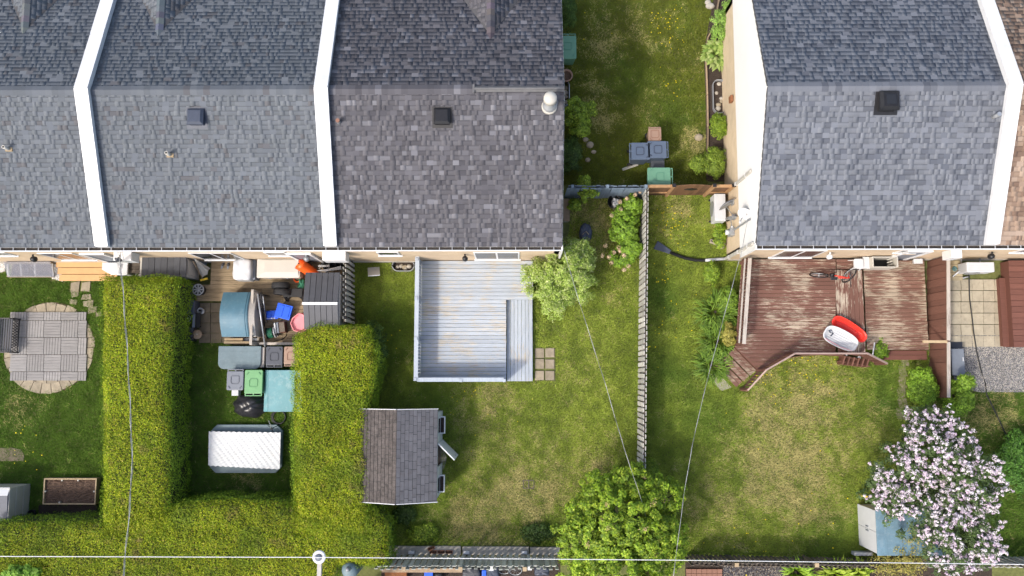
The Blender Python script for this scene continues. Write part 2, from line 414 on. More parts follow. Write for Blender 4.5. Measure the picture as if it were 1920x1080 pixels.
def tab_geo(w0, w1, v0, e, t, band):
    """slab: lower edge at v0, tucked under the next course; returns verts (u,v,h), quads, dark flags"""
    v1 = v0 + e + .025; h1 = t*.12
    vb = v0 + e*.84; hb = t + (h1-t)*(vb-v0)/(v1-v0)
    if band:
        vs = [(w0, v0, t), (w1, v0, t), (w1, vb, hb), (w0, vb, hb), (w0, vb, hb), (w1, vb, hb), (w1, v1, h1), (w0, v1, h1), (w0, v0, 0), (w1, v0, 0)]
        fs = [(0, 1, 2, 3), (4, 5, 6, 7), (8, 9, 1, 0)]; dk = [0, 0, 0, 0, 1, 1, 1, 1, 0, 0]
    else:
        vs = [(w0, v0, t), (w1, v0, t), (w1, v1, h1), (w0, v1, h1), (w0, v0, 0), (w1, v0, 0), (w1, v1, 0), (w0, v1, 0)]
        fs = [(0, 1, 2, 3), (4, 5, 1, 0), (5, 6, 2, 1), (7, 4, 0, 3)]; dk = [0]*8
    return vs, fs, dk
def shingles(roof, X0, X1, O, V, Nn, length, pal_name, expo, max_ind=300, inside=None, wr=(.10, .21)):
    """courses on the plane O + u*X + v*V (unit) with normal Nn; the widest tabs are objects, the rest one field"""
    pal = PALS[pal_name]; U = V.cross(Nn); rows = int(length/expo); tabs = []
    for i in range(rows+1):
        v0 = i*expo - .01; e = min(expo, length - v0)
        if e < .03: continue
        u = X0 - random.uniform(0, .15); thick = random.random() < .5; q = pick(pal)
        while u < X1:
            w_ = random.uniform(*wr); a, b = max(u, X0), min(u+w_, X1); u += w_
            thick = not thick if random.random() < .78 else thick
            if random.random() < .85: q = pick(pal)
            if b-a < .02: continue
            if inside and not inside((a+b)/2, v0): continue
            tabs.append((a, b, v0, e, thick, q))
    full = [k for k, t in enumerate(tabs) if abs(t[3]-expo) < 1e-6]
    ind = set(sorted(full, key=lambda k: tabs[k][0]-tabs[k][1])[:max_ind])
    Vs, Fs, Cs = [], [], []
    Mx = Matrix((U, V, Nn)).transposed().to_quaternion()
    for k, (a, b, v0, e, th, q) in enumerate(tabs):
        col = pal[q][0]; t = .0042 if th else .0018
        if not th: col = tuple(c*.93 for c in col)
        if k in ind:
            key = (pal_name, q, th, round(expo, 3))
            if key not in _tabs:
                vs, fs, dk = tab_geo(-.5, .5, 0, expo, t, not th)
                me = bpy.data.meshes.new('shingle'); me.from_pydata(vs, [], fs)
                at = me.attributes.new('tint', 'FLOAT_COLOR', 'POINT')
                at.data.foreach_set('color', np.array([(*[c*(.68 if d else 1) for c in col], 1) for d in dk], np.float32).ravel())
                me.materials.append(m_shingle); _tabs[key] = me
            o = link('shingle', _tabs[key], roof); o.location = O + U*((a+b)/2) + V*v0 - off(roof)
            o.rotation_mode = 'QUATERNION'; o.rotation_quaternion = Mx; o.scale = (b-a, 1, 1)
        else:
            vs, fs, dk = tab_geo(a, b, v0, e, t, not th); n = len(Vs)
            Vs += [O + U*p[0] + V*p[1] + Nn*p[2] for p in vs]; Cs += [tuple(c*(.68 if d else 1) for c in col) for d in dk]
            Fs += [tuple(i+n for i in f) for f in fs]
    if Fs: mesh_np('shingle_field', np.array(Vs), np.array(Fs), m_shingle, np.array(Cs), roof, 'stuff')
_caps = {}
def ridge_caps(roof, X0, X1, Yr, zr, pal_name, pitch=.2, half=.15, lift=.03):
    pal = PALS[pal_name]; n = max(1, int((X1-X0)/pitch))
    for i in range(n):
        q = pick(pal); key = (pal_name, q)
        if key not in _caps:
            mb = MB(); h = half; c = tuple(x*.92 for x in pal[q][0])
            prof = [(-h, -h*SL), (0, .012), (h, -h*SL)]
            for (y0, z0), (y1, z1) in zip(prof, prof[1:]):
                mb.add([(-.5, y0, z0+.0), (.62, y0, z0-.008), (.62, y1, z1-.008), (-.5, y1, z1)], [(3, 2, 1, 0)], c)
            mb.add([(-.5, -h, -h*SL), (-.5, 0, .012), (-.5, h, -h*SL), (-.5, h, -h*SL-.015), (-.5, 0, -.003), (-.5, -h, -h*SL-.015)], [(0, 1, 4, 5), (1, 2, 3, 4)], c)
            me = bpy.data.meshes.new('ridge_cap'); me.from_pydata(mb.v, [], mb.f)
            at = me.attributes.new('tint', 'FLOAT_COLOR', 'POINT'); at.data.foreach_set('color', np.array([(*cc, 1) for cc in mb.c], np.float32).ravel())
            me.materials.append(m_shingle); _caps[key] = me
        p = (X1-X0)/n; o = link('ridge_cap', _caps[key], roof)
        o.location = Vector((X0+(i+.5)*p, Yr, zr+lift)) - off(roof); o.scale = (p, 1, 1)
def window(h, xa, xb, Yw, z0, z1, pane_frac=(.5, .97), sill=True, bars=True):
    w_ = MB(); t = .05
    w_.box(xa, xb, Yw-.03, Yw+.02, z0, z0+t).box(xa, xb, Yw-.03, Yw+.02, z1-t, z1).box(xa, xa+t, Yw-.03, Yw+.02, z0+t, z1-t).box(xb-t, xb, Yw-.03, Yw+.02, z0+t, z1-t)
    f = w_.build('window', m_white, h)
    xm = xa + (xb-xa)*.5
    if bars: MB().box(xm-.03, xm+.03, Yw-.028, Yw+.02, z0+t, z1-t).build('mullion', m_white, f)
    MB().box(xa+t, xm-.03 if bars else xb-t, Yw-.022, Yw+.01, z0+t, z1-t).build('pane', m_glass, f)
    if bars: MB().box(xm+.03, xb-t, Yw-.022, Yw+.01, z0+t, z1-t).build('pane', m_glass, f)
    if sill: MB().box(xa-.05, xb+.05, Yw-.06, Yw-.0, z0-.05, z0-.001).build('sill', m_white, f)
def house(label, X0, X1, Ye, Yr, Yw, pal, expo, base_lab, gable_w=None, gable_e=None, ze=3.72, max_ind=300, group=None):
    zr = ze + SL*(Yr-Ye); Yn = 2*Yr-Ye; Ynw = 2*Yr-Yw
    h = T('townhouse', label, 'house', (X0+X1)/2, Yw, 0, group=group)
    th = .12
    rf = MB().add([(X0, Ye, ze), (X1, Ye, ze), (X1, Yr, zr), (X0, Yr, zr), (X0, Yn, ze), (X1, Yn, ze),
                   (X0, Ye, ze-th), (X1, Ye, ze-th), (X1, Yr, zr-th), (X0, Yr, zr-th), (X0, Yn, ze-th), (X1, Yn, ze-th)],
                  [(0, 1, 2, 3), (3, 2, 5, 4), (9, 8, 7, 6), (10, 11, 8, 9), (0, 6, 7, 1), (4, 5, 11, 10), (1, 7, 8, 2), (2, 8, 11, 5), (0, 3, 9, 6), (3, 4, 10, 9)]).build('roof', m_roofdeck, h)
    L = math.hypot(Yr-Ye, zr-ze); V = Vector((0, (Yr-Ye)/L, (zr-ze)/L)); Nn = Vector((0, -V.z, V.y))
    ni = max_ind*2//3
    shingles(rf, X0+.01, X1-.0, Vector((0, Ye-.02, ze+.002)), V, Nn, L-.1, pal, expo, ni)
    V2 = Vector((0, -V.y, V.z)); N2 = Vector((0, V.z, V.y))
    shingles(rf, -X1, -X0-.01, Vector((0, Yn+.02, ze+.002)), V2, N2, L-.1, pal, expo, max_ind-ni)
    # walls
    wl = MB().box(X0, X1, Yw, Yw+.2, 0, ze-th-.02).build('south_wall', m_brick, h)
    MB().box(X0, X1, Ynw-.2, Ynw, 0, ze-th-.02).build('north_wall', m_brick, h)
    MB().box(X0, X1, Yw-.03, Yw-.001, 0, .25).build('foundation', m_conc, h)
    for X, sgn, want in ((X0, -1, gable_w), (X1, 1, gable_e)):
        if not want: continue
        d = .2; xa, xb = (X+.02, X+d) if sgn < 0 else (X-d, X-.02)
        zb = 1.88
        MB().box(xa, xb, Yw+.2, Ynw-.2, 0, zb).build('gable_wall', m_brickE, h)
        # end faces of the corner bricks
        xs = (X, X+.02) if sgn < 0 else (X-.02, X)
        MB().box(xs[0], xs[1], Yw+.001, Ynw, 0, zb).build('gable_brickwork', m_brickE, h)
        zt = lambda y: zr - SL*abs(y-Yr) - .035
        lap = .105; z = zb; mb = MB(); xf = X if sgn < 0 else X
        while z < zr-.06:
            z1 = z+lap
            def span(zz):
                dy = max(0, (zr-.05-zz)/SL); return max(Yw+.0, Yr-dy), min(Ynw, Yr+dy)
            ya, yb = span(z); yc, yd = span(min(z1, zr-.05))
            ov = .022*sgn
            mb.add([(xf+ov, ya, z), (xf+ov, yb, z), (xf+.006*sgn, yd, z1), (xf+.006*sgn, yc, z1), (xf, ya, z), (xf, yb, z)],
                   [(0, 1, 2, 3), (4, 5, 1, 0)] if sgn > 0 else [(3, 2, 1, 0), (0, 1, 5, 4)])
            z = z1
        mb.build('siding', m_siding, h)
        pts = [(Yw, zb), (Ynw, zb), (Ynw, ze-.05), (Yr, zr-.06), (Yw, ze-.05)]
        mm = MB(); x2 = X+.004*(-sgn); x3 = X-.2*sgn
        mm.add([(x2, y, z) for y, z in pts] + [(x3, y, z) for y, z in pts], [tuple(range(5)), tuple(range(5, 10))[::-1]] + [(i, (i+1) % 5, (i+1) % 5+5, i+5) for i in range(5)])
        mm.build('gable_sheathing', m_siding, h)
        xo = (X-.026, X+.03) if sgn < 0 else (X-.03, X+.026)
        MB().box(xo[0], xo[1], Ye-.15, Yw+.03, zb, ze-.02).build('corner_board', m_siding, h)
    # gutter with hangers
    gt = MB(); ya, yb = Ye-.135, Ye-.025
    gt.box(X0, X1, ya-.012, ya+.006, ze-.13, ze-.005).box(X0, X1, yb, yb+.01, ze-.13, ze-.03)
    gt.box(X0, X1, ya-.012, ya-.03, ze-.022, ze-.004)
    go = gt.build('gutter', m_white, h)
    MB().box(X0, X1, ya+.006, yb, ze-.13, ze-.085).build('gutter_bed', m_gutter, go)
    hg = MB(); x = X0+.2
    while x < X1: hg.box(x-.008, x+.008, ya, yb, ze-.035, ze-.016); x += .405
    hg.build('hanger_row', m_wplast, go, kind='stuff')
    MB().box(X0, X1, yb+.012, Yw+.02 if Yw > yb else yb+.03, ze-.16, ze-.125).build('soffit', m_white, h)
    return h, rf, zr
def parapet(h, xc, Ye, Yr, ze, wd=.42, hgt=.24, joints=()):
    zr = ze+SL*(Yr-Ye); Yn = 2*Yr-Ye
    zf = lambda y: zr-SL*abs(y-Yr)
    ys = [Ye-.03, *joints, Yr, Yr+2.0, Yn]; ys = sorted(ys)
    body = MB()
    for a, b in zip(ys, ys[1:]):
        za, zb = zf(a), zf(b); x0, x1 = xc-wd/2+.025, xc+wd/2-.025
        body.add([(x0, a, za-.3), (x1, a, za-.3), (x1, b, zb-.3), (x0, b, zb-.3), (x0, a, za+hgt-.012), (x1, a, za+hgt-.012), (x1, b, zb+hgt-.012), (x0, b, zb+hgt-.012)],
                 [(4, 5, 6, 7), (0, 1, 5, 4), (1, 2, 6, 5), (2, 3, 7, 6), (3, 0, 4, 7)])
    p = body.build('parapet', m_white, h)
    for a, b in zip(ys, ys[1:]):
        e = .011; za, zb = zf(a)+hgt, zf(b)+hgt; x0, x1 = xc-wd/2, xc+wd/2; a2, b2 = a+e, b-e
        MB().add([(x0, a2, za-.07), (x1, a2, za-.07), (x1, b2, zb-.07), (x0, b2, zb-.07), (x0, a2, za), (x1, a2, za), (x1, b2, zb), (x0, b2, zb)],
                 [(4, 5, 6, 7), (0, 1, 5, 4), (1, 2, 6, 5), (2, 3, 7, 6), (3, 0, 4, 7)]).build('coping', m_white, p)
def cricket(rf, xc, Ystart, Ye, Yr, ze, pal, expo, length=2.4, sc_=.6):
    """little gable running north from the main roof, ridge level"""
    zr = ze+SL*(Yr-Ye); zm = zr-SL*(Ystart-Yr)+.02
    k = SL/sc_; Y1 = Ystart+length
    MB().add([(xc, Ystart, zm), (xc, Y1, zm), (xc-k*length, Y1, zm-SL*length), (xc+k*length, Y1, zm-SL*length)], [(0, 2, 1), (0, 1, 3)][::1]).build('cross_gable', m_roofdeck, rf)
    for s in (-1, 1):
        nl = math.hypot(1, sc_); V = Vector((-s/nl, 0, sc_/nl)); Nn = Vector((s*sc_/nl, 0, 1/nl)); U = V.cross(Nn)
        A = k*length; Ls = A*nl; O = Vector((xc+s*A, Ystart, zm-SL*length+.004))
        def ins(u, v):
            d = u*U.y; a = (Ls-v)/nl
            return 0 < d < length and a < k*d-.02
        lo, hi = (0, length) if U.y > 0 else (-length, 0)
        shingles(rf, lo, hi, O, V, Nn, Ls, pal, expo, 0, ins)
    pal_ = PALS[pal]; y = Ystart-.1
    while y < Y1:
        mb = MB(); c = tuple(x*random.uniform(.8, 1.0) for x in pick_c(pal_))
        for s in (-1, 1): mb.add([(xc, y, zm+.045), (xc, y+.24, zm+.036), (xc+s*.13, y+.24, zm-.05), (xc+s*.13, y, zm-.04)], [(0, 1, 2, 3) if s < 0 else (3, 2, 1, 0)], c)
        mb.add([(xc-.13, y, zm-.04), (xc, y, zm+.045), (xc+.13, y, zm-.04), (xc, y, zm+.02)], [(0, 3, 1), (1, 3, 2)], c)
        mb.build('ridge_cap', m_shingle, rf); y += .2
def pick_c(pal): return pal[pick(pal)][0]
def zroof(Y, Ye, Yr, ze=3.72): return ze+SL*((Yr-Ye)-abs(Y-Yr))
def box_vent(h, px, py, Ye, Yr, m, s=.46, hgt=.26, glass=False):
    Y = Yr-.8
    for _ in range(20): Y = P(px, py, zroof(Y, Ye, Yr)+hgt)[1]
    z = zroof(Y, Ye, Yr); x = P(px, py, z+hgt)[0]
    v = MB().frustum((x-s*.44, x+s*.44, Y-s*.44, Y+s*.44), (x-s*.40, x+s*.40, Y-s*.40, Y+s*.40), z-.12, z+hgt*.55).build('roof_vent', m, h)
    MB().frustum((x-s*.5, x+s*.5, Y-s*.5, Y+s*.5), (x-s*.5, x+s*.5, Y-s*.5, Y+s*.5), z+hgt*.5, z+hgt*.72).build('vent_hood', m, v)
    MB().frustum((x-s*.49, x+s*.49, Y-s*.49, Y+s*.49), (x-s*.36, x+s*.36, Y-s*.36, Y+s*.36), z+hgt*.722, z+hgt).build('vent_lid', m, v)
    if glass: MB().box(x-s*.26, x+s*.26, Y-s*.26, Y+s*.26, z+hgt, z+hgt+.02).build('skylight_pane', m_glass, v)
    MB().add([(x-s*.62, Y-s*.6, z+.025-s*.6*SL), (x+s*.62, Y-s*.6, z+.025-s*.6*SL), (x+s*.62, Y+s*.6, z+.025+s*.6*SL), (x-s*.62, Y+s*.6, z+.025+s*.6*SL)], [(0, 1, 2, 3)]).build('flashing', m, v)
    return v
def vent_pipe(h, px, py, Ye, Yr, hgt, r, m, flash=None, tip=None):
    Y = Yr-1
    for _ in range(20): Y = P(px, py, zroof(Y, Ye, Yr))[1]
    z = zroof(Y, Ye, Yr); x = P(px, py, z)[0]
    p = MB().lathe([(r, -.1), (r, hgt), (r*.62, hgt), (r*.62, hgt-.1)], (x, Y, z), 14).build('vent_pipe', m, h, True)
    if tip: MB().lathe([(r*1.12, hgt-.05), (r*1.12, hgt+.004), (r*.7, hgt+.004)], (x, Y, z), 14).build('pipe_rim', tip, p)
    MB().lathe([(r*.6, hgt-.02), (.001, hgt-.02)], (x, Y, z), 12).build('pipe_bore', m_dark, p)
    if flash: MB().box(x-.10, x+.12, Y-.07, Y+.07, z-.03, z+.035).build('flashing', flash, p, bevel=.01)
def wall_lamp(h, x, Yw, z, m):
    MB().cyl((x, Yw, z+.08), (x, Yw-.10, z+.06), .03).lathe([(.03, .12), (.09, .08), (.10, -.06), (.05, -.1)], (x, Yw-.15, z), 12).build('wall_lamp', m, h, True)

ZE = 3.72
YeA = P(600, 461.5, ZE)[1]; YrA = solve_ridge(600, 168, YeA, ZE); YwA = P(800, 491, 0)[1]
YeB = P(1640, 458.5, ZE)[1]; YrB = solve_ridge(1640, 162, YeB, ZE); YwB = P(1400, 487.5, 0)[1]
xF1 = P(189, 462, ZE+.24)[0]; xF2 = P(618.5, 462, ZE+.24)[0]; xF3 = P(1863, 460, ZE+.24)[0]
xE = P(1054, 462, ZE)[0]; xW = P(1418, 462, ZE)[0]
GRP = 'townhouses with shingled roofs'
hA, rA, zrA = house('row house at left edge with blue-grey shingles, left of first white parapet', xF1-7.2, xF1, YeA, YrA, YwA, 'blue', .142, '', group=GRP)
hB, rB, _ = house('blue-grey shingled row house between the two left white parapets, above cluttered yard', xF1, xF2, YeA, YrA, YwA, 'blue', .142, '', group=GRP)
hC, rC, _ = house('end row house with mottled dark grey shingles and white flue, above blue deck', xF2, xE, YeA, YrA, YwA, 'grey', .152, '', gable_e=True, group=GRP)
hD, rD, zrD = house('house with steel-grey shingles and white sided gable wall, above brown deck', xW, xF3, YeB, YrB, YwB, 'steel', .160, '', gable_w=True, group=GRP)
hE, rE, _ = house('tan shingled house at right edge, beyond the right white parapet', xF3, xF3+7.2, YeB, YrB, YwB, 'brown', .155, '', group=GRP)
parapet(hB, xF1, YeA, YrA, ZE, joints=(P(180, 328, 4.6)[1],)); parapet(hC, xF2, YeA, YrA, ZE, joints=(P(610, 330, 4.6)[1],))
parapet(hD, xF3, YeB, YrB, ZE, joints=(P(1870, 325, 4.6)[1],))
ridge_caps(rA, xF1-7.2, xF1-.2, YrA, zrA, 'blue'); ridge_caps(rB, xF1+.2, xF2-.2, YrA, zrA, 'blue')
xm = P(888, 166, zrA)[0]
ridge_caps(rC, xF2+.2, xm, YrA, zrA, 'grey'); ridge_caps(rD, xW, xF3-.2, YrB, zrD, 'steel'); ridge_caps(rE, xF3+.2, xF3+7, YrB, zrD, 'brown')
m_rvent = mat('weathered_ridge_metal', (.105, .105, .108), .7, .15, 5)
# metal ridge strip of the end house
mb = MB()
for s in (-1, 1): mb.add([(xm, YrA, zrA+.06), (xE+.01, YrA, zrA+.06), (xE+.01, YrA+s*.09, zrA+.005), (xm, YrA+s*.09, zrA+.005)], [(0, 1, 2, 3) if s < 0 else (3, 2, 1, 0)])
mb.cyl((xm+.02, YrA, zrA+.045), (xE, YrA, zrA+.045), .05, n=8).build('ridge_vent', m_rvent, rC)
MB().box(xm-.03, xm+.03, YrA-.13, YrA+.13, zrA-.0, zrA+.07).build('ridge_vent_end', m_rvent, rC)
for rf, px, py, pal, ex in ((rA, 45, 58, 'blue', .142), (rB, 298, 62, 'blue', .142), (rC, 920, 68, 'grey', .152)):
    Y = YrA+1.6
    for _ in range(20): Y = P(px, py, zroof(Y, YeA, YrA))[1]
    cricket(rf, P(px, py, zroof(Y, YeA, YrA))[0], Y, YeA, YrA, ZE, pal, ex)
box_vent(hB, 364, 217, YeA, YrA, m_navy, .50, .24); box_vent(hC, 828, 216, YeA, YrA, m_black, .50, .24)
box_vent(hD, 1671, 186, YeB, YrB, m_black, .58, .34, True)
vent_pipe(hA, 17, 280, YeA, YrA, .30, .055, m_offw, m_palewood); vent_pipe(hB, 319, 291, YeA, YrA, .30, .055, m_offw, m_palewood)
vent_pipe(hC, 636, 230, YeA, YrA, .24, .055, m_grey, None, m_terra); vent_pipe(hD, 1862, 220, YeB, YrB, .34, .06, m_grey, None, m_steel)
# flue of the end house
Y = YrA-.6
for _ in range(20): Y = P(1030, 200, zroof(Y, YeA, YrA))[1]
z = zroof(Y, YeA, YrA); x = P(1030, 200, z)[0]
fl = MB().lathe([(.21, -.1), (.21, .10), (.17, .2), (.13, .22), (.13, .62)], (x, Y, z), 20).build('flue', m_grey, hC, True)
MB().lathe([(.24, -.06), (.24, .05), (.19, .09), (.15, .10)], (x, Y, z), 20).build('flue_flashing', m_offw, fl, True)
MB().lathe([(.16, .60), (.20, .62), (.20, .80), (.17, .86), (.05, .90), (.001, .90)], (x, Y, z), 20).build('flue_cap', m_offw, fl, True)
# windows and lamps of the south walls
def wx(px, py, z): return P(px, py, z)[0]
def swin(h, pl, pr, pyb, z0, z1, Yw, **k): window(h, wx(pl, pyb, z0), wx(pr, pyb, z0), Yw, z0, z1, **k)
swin(hA, 118, 180, 487, .75, 2.35, YwA); swin(hA, -40, 32, 476, 1.8, 2.5, YwA, bars=False)
swin(hB, 386, 462, 484, .75, 2.35, YwA); swin(hB, 506, 545, 477, 1.75, 2.5, YwA, bars=False)
swin(hC, 712, 752, 477, 1.75, 2.5, YwA, bars=False); swin(hC, 892, 974, 485, .75, 2.4, YwA)
swin(hD, 1443, 1520, 483, .75, 2.35, YwB); swin(hD, 1676, 1715, 473, 1.85, 2.5, YwB, bars=False); swin(hE, 1895, 1950, 473, 1.85, 2.5, YwB, bars=False)
for h, px, py, zz, mm, Yw in ((hA, 64, 480, 1.9, m_black, YwA), (hB, 575, 479, 1.9, m_grey, YwA), (hC, 872, 477, 1.9, m_black, YwA), (hD, 1555, 474, 1.9, m_white, YwB), (hE, 1858, 473, 1.9, m_black, YwB)):
    wall_lamp(h, wx(px, py, zz), Yw, zz, mm)
for h, pl, pr, py, Yw in ((hB, 229, 262, 482, YwA), (hC, 612, 655, 482, YwA), (hD, 1766, 1786, 476, YwB)):
    xa, xb = wx(pl, py, 2.0), wx(pr, py, 2.0)
    b = MB().box(xa, xb, Yw-.3, Yw-.002, 2.0, 2.6).build('door_canopy', m_white, h, bevel=.015)
    MB().box(xa-.55, xa-.45, Yw-.07, Yw-.002, .3, 2.35).box(xa-1.3, xa-1.2, Yw-.07, Yw-.002, .3, 2.35).box(xa-1.2, xa-.55, Yw-.07, Yw-.002, 2.25, 2.35).build('door_frame', m_white, h)
    MB().box(xa-1.2, xa-.55, Yw-.04, Yw-.002, .3, 2.25).build('door', m_greyp, h)
# soldier-course sills under the small windows
for h, pl, pr, py, Yw in ((hB, 508, 545, 480, YwA), (hC, 714, 752, 480, YwA), (hD, 1676, 1714, 477, YwB), (hA, -40, 30, 480, YwA)):
    xa, xb = wx(pl, py, 1.55), wx(pr, py, 1.55); n = 9
    for i in range(n): board('sill_brick', m_offw if 0 else m_brick, h, (xa+(i+.5)*(xb-xa)/n, Yw-.02, 1.62), ((xb-xa)/n-.012, .05, .2))
# fixtures of the sided gable: downspouts, cable bracket
xg = xW
for (pa, pb) in (((1365, 366), 3.6), ((1363, 486), 3.55)):
    yy = P(*pa, 0)[1]; ds = MB().box(xg-.10, xg-.025, yy-.05, yy+.05, .15, pb).build('downspout', m_offw, hD, bevel=.01)
    for zz in (.6, 1.8, 3.0): MB().box(xg-.108, xg-.02, yy-.06, yy+.06, zz, zz+.03).build('strap', m_white, ds)
MB().box(xg-.12, xg-.025, P(1386, 188, 1.4)[1]-.1, P(1386, 188, 1.4)[1]+.12, 1.35, 1.62).build('wall_hood', m_copper, hD, bevel=.01)
xx = P(1865, 440, ZE)[0]
# ------------------------------------------------------------------ yard helpers
def ctr(x0, y0, x1, y1, z=0): return P((x0+x1)/2, (y0+y1)/2, z)
def rboxpart(parent, name, m, x0, x1, y0, y1, z0, z1, bev=.02, seg=2): return MB().box(x0, x1, y0, y1, z0, z1).build(name, m, parent, smooth=False, bevel=bev, seg=seg)
def rrect(x0, x1, y0, y1, r, n=5):
    pts = []
    for cx, cy, a0 in ((x1-r, y1-r, 0), (x0+r, y1-r, 90), (x0+r, y0+r, 180), (x1-r, y0+r, 270)):
        pts += [(cx+r*math.cos(R(a0+90*i/n)), cy+r*math.sin(R(a0+90*i/n))) for i in range(n+1)]
    return pts
def ring(pts_o, pts_i, z0, z1):
    n = len(pts_o); mb = MB()
    vs = [(*p, z1) for p in pts_o] + [(*p, z1) for p in pts_i] + [(*p, z0) for p in pts_o] + [(*p, z0) for p in pts_i]
    fs = []
    for i in range(n):
        j = (i+1) % n; fs += [(i, j, n+j, n+i), (2*n+i, 2*n+j, j, i), (n+i, n+j, 3*n+j, 3*n+i)]
    return mb.add(vs, fs)

# ------------------------------------------------------------------ left yard
pat = T('patio', '', '', 0, 0); del pat['label']; del pat['category']
cx, cy = P(92, 652, 0); pat.location = (cx, cy, 0); OFF[pat.name] = Vector((cx, cy, 0)); pat['kind'] = 'structure'
MB().lathe([(1.66, -.05), (1.66, .012), (.001, .012)], (cx, cy, 0), 40).build('bedding', m_soil, pat)
for r0, r1, n in ((.9, 1.27, 20), (1.28, 1.64, 26)):
    for i in range(n):
        a0, a1 = 2*math.pi*(i+.03)/n, 2*math.pi*(i+.97)/n; z = .035+jit(.006)
        ro = r1+jit(.04)
        MB().prism([(cx+r*math.cos(a), cy+r*math.sin(a)) for r, a in ((r0, a0), (ro, a0), (ro, (a0+a1)/2), (ro, a1), (r0, a1))], -.03, z).build('paver', m_paver, pat)
dt = T('deck_tile_floor', 'floor of grey slatted deck tiles in checkered pattern on round patio', 'deck tiles', cx, cy, .03)
xs = [18.5, 50, 82, 114, 146, 162]; ys = [585, 601, 633, 665, 697, 714]
for i in range(5):
    for j in range(5):
        a, b, c, d = PR(xs[i], ys[j], xs[i+1], ys[j+1], .08); g_ = .006; ax = (i+j) % 2
        mb = MB(); n = 6
        wd = (d-c if ax else b-a)-2*g_; n = max(2, round(wd/.098))
        for k in range(n):
            q = wd/n
            if ax: mb.box(a+g_, b-g_, c+g_+k*q+.006, c+g_+(k+1)*q-.006, .055, .083)
            else: mb.box(a+g_+k*q+.006, a+g_+(k+1)*q-.006, c+g_, d-g_, .055, .083)
        mb.box(a+g_+.01, b-g_-.01, c+g_+.01, d-g_-.01, .036, .056)
        mb.build('tile', m_tile, dt)
# bench
bx, by = P(26, 630, 0)
bn = T('garden_bench', 'black slatted garden bench with lattice ironwork on grey deck tiles', 'bench', bx, by, .08, local=True)
for i in range(6): board('slat', m_slate, bn, (-.20+i*.085, 0, .45), (.062, 1.24, .03))
for s in (-1, 1):
    MB().tube([(-.28, s*.6, 0), (-.26, s*.6, .45), (-.33, s*.6, .85)], .022).tube([(.26, s*.6, 0), (.24, s*.6, .43), (.24, s*.6, .62), (-.27, s*.6, .64)], .022).build('side_frame', m_black, bn)
mb = MB()
for k in range(13):
    y0 = -.58+k*.097
    mb.tube([(-.27, y0, .47), (-.33, min(.58, y0+.2), .84)], .011, 5).tube([(-.27, y0, .47), (-.33, max(-.58, y0-.2), .84)], .011, 5)
mb.tube([(-.33, -.6, .85), (-.33, .6, .85)], .02).tube([(-.27, -.6, .47), (-.27, .6, .47)], .02); mb.build('back_lattice', m_black, bn)
mb = MB()
for k in range(13):
    y0 = -.58+k*.097; mb.tube([(.25, y0, .05), (.25, min(.58, y0+.16), .42)], .011, 5).tube([(.25, y0, .05), (.25, max(-.58, y0-.16), .42)], .011, 5)
mb.tube([(.25, -.6, .05), (.25, .6, .05)], .018).build('front_apron', m_black, bn)
# path of stones
sp = T('garden_path', '', '', *P(155, 560, 0)); del sp['label']; del sp['category']; sp['kind'] = 'structure'
for q in ((132, 528, 149, 547), (152, 528, 169, 547), (133, 549, 147, 557), (153, 550, 171, 561), (129, 562, 143, 570), (156, 563, 175, 575), (165, 575, 181, 587), (180, 583, 191, 593)):
    a, b, c, d = PR(*q, .03); MB().prism([(a+jit(.03), c+jit(.03)), (b+jit(.03), c+jit(.05)), (b+jit(.03), d+jit(.03)), (a+jit(.03), d+jit(.05))], -.05, .03+jit(.006)).build('stone', m_paver, sp, bevel=.012)
hx, hy = P(20, 858, 0)
st = tag(MB().prism([(hx-.9, hy-.12), (hx+.48, hy-.12), (hx+.5, hy+.1), (hx+.35, hy+.3), (hx, hy+.36), (hx-.4, hy+.34), (hx-.9, hy+.1)], -.05, .03).build('stone_slab', m_paverd, None, bevel=.02), 'flat weathered stone slab sunk in left lawn', 'stone')
# cold frame
a, b, c, d = PR(8, 491, 96, 519, .32)
cf = T('cold_frame', 'clear corrugated plastic cold frame against left house wall', 'cold frame', (a+b)/2, (c+d)/2)
mb = MB(); n = 46
vs = []
for i in range(n*2+1):
    x = a+(b-a)*i/(n*2); zz = .012*math.cos(math.pi*i); vs += [(x+.1, c, .26+zz), (x, d, .40+zz)]
mb.add(vs, [(2*i, 2*i+2, 2*i+3, 2*i+1) for i in range(n*2)]).build('corrugated_sheet', m_poly, cf)
board('frame_board', m_palewood, cf, ((a+b)/2, c+.03, .12), (b-a-.1, .04, .24)); board('frame_board', m_palewood, cf, ((a+b)/2, d-.03, .18), (b-a, .04, .36))
for f in (0.02, .3, .6, .98): board('cross_batten', m_offw, cf, (a+(b-a)*f+.05, (c+d)/2, .24), (.05, d-c-.1, .04), rx=.24)
MB().box(a+.1, b-.1, c+.06, d-.06, -.02, .06).build('soil_bed', m_soil, cf)
# cedar platform
a, b, c, d = PR(108, 489, 216, 527, .22)
cd_ = T('cedar_step', 'low orange cedar step platform below left house window', 'wooden step', (a+b)/2, (c+d)/2)
nb = 3
for i in range(nb):
    q = (d-c)/nb; board('plank', m_cedar, cd_, ((a+b)/2+(.12*(1-i))*.6, c+(i+.5)*q, .2), (b-a, q-.022, .04))
board('beam', m_palewood, cd_, ((a+b)/2, c+.1, .09), (b-a-.3, .08, .18)); board('beam', m_palewood, cd_, ((a+b)/2, d-.1, .09), (b-a-.3, .08, .18))
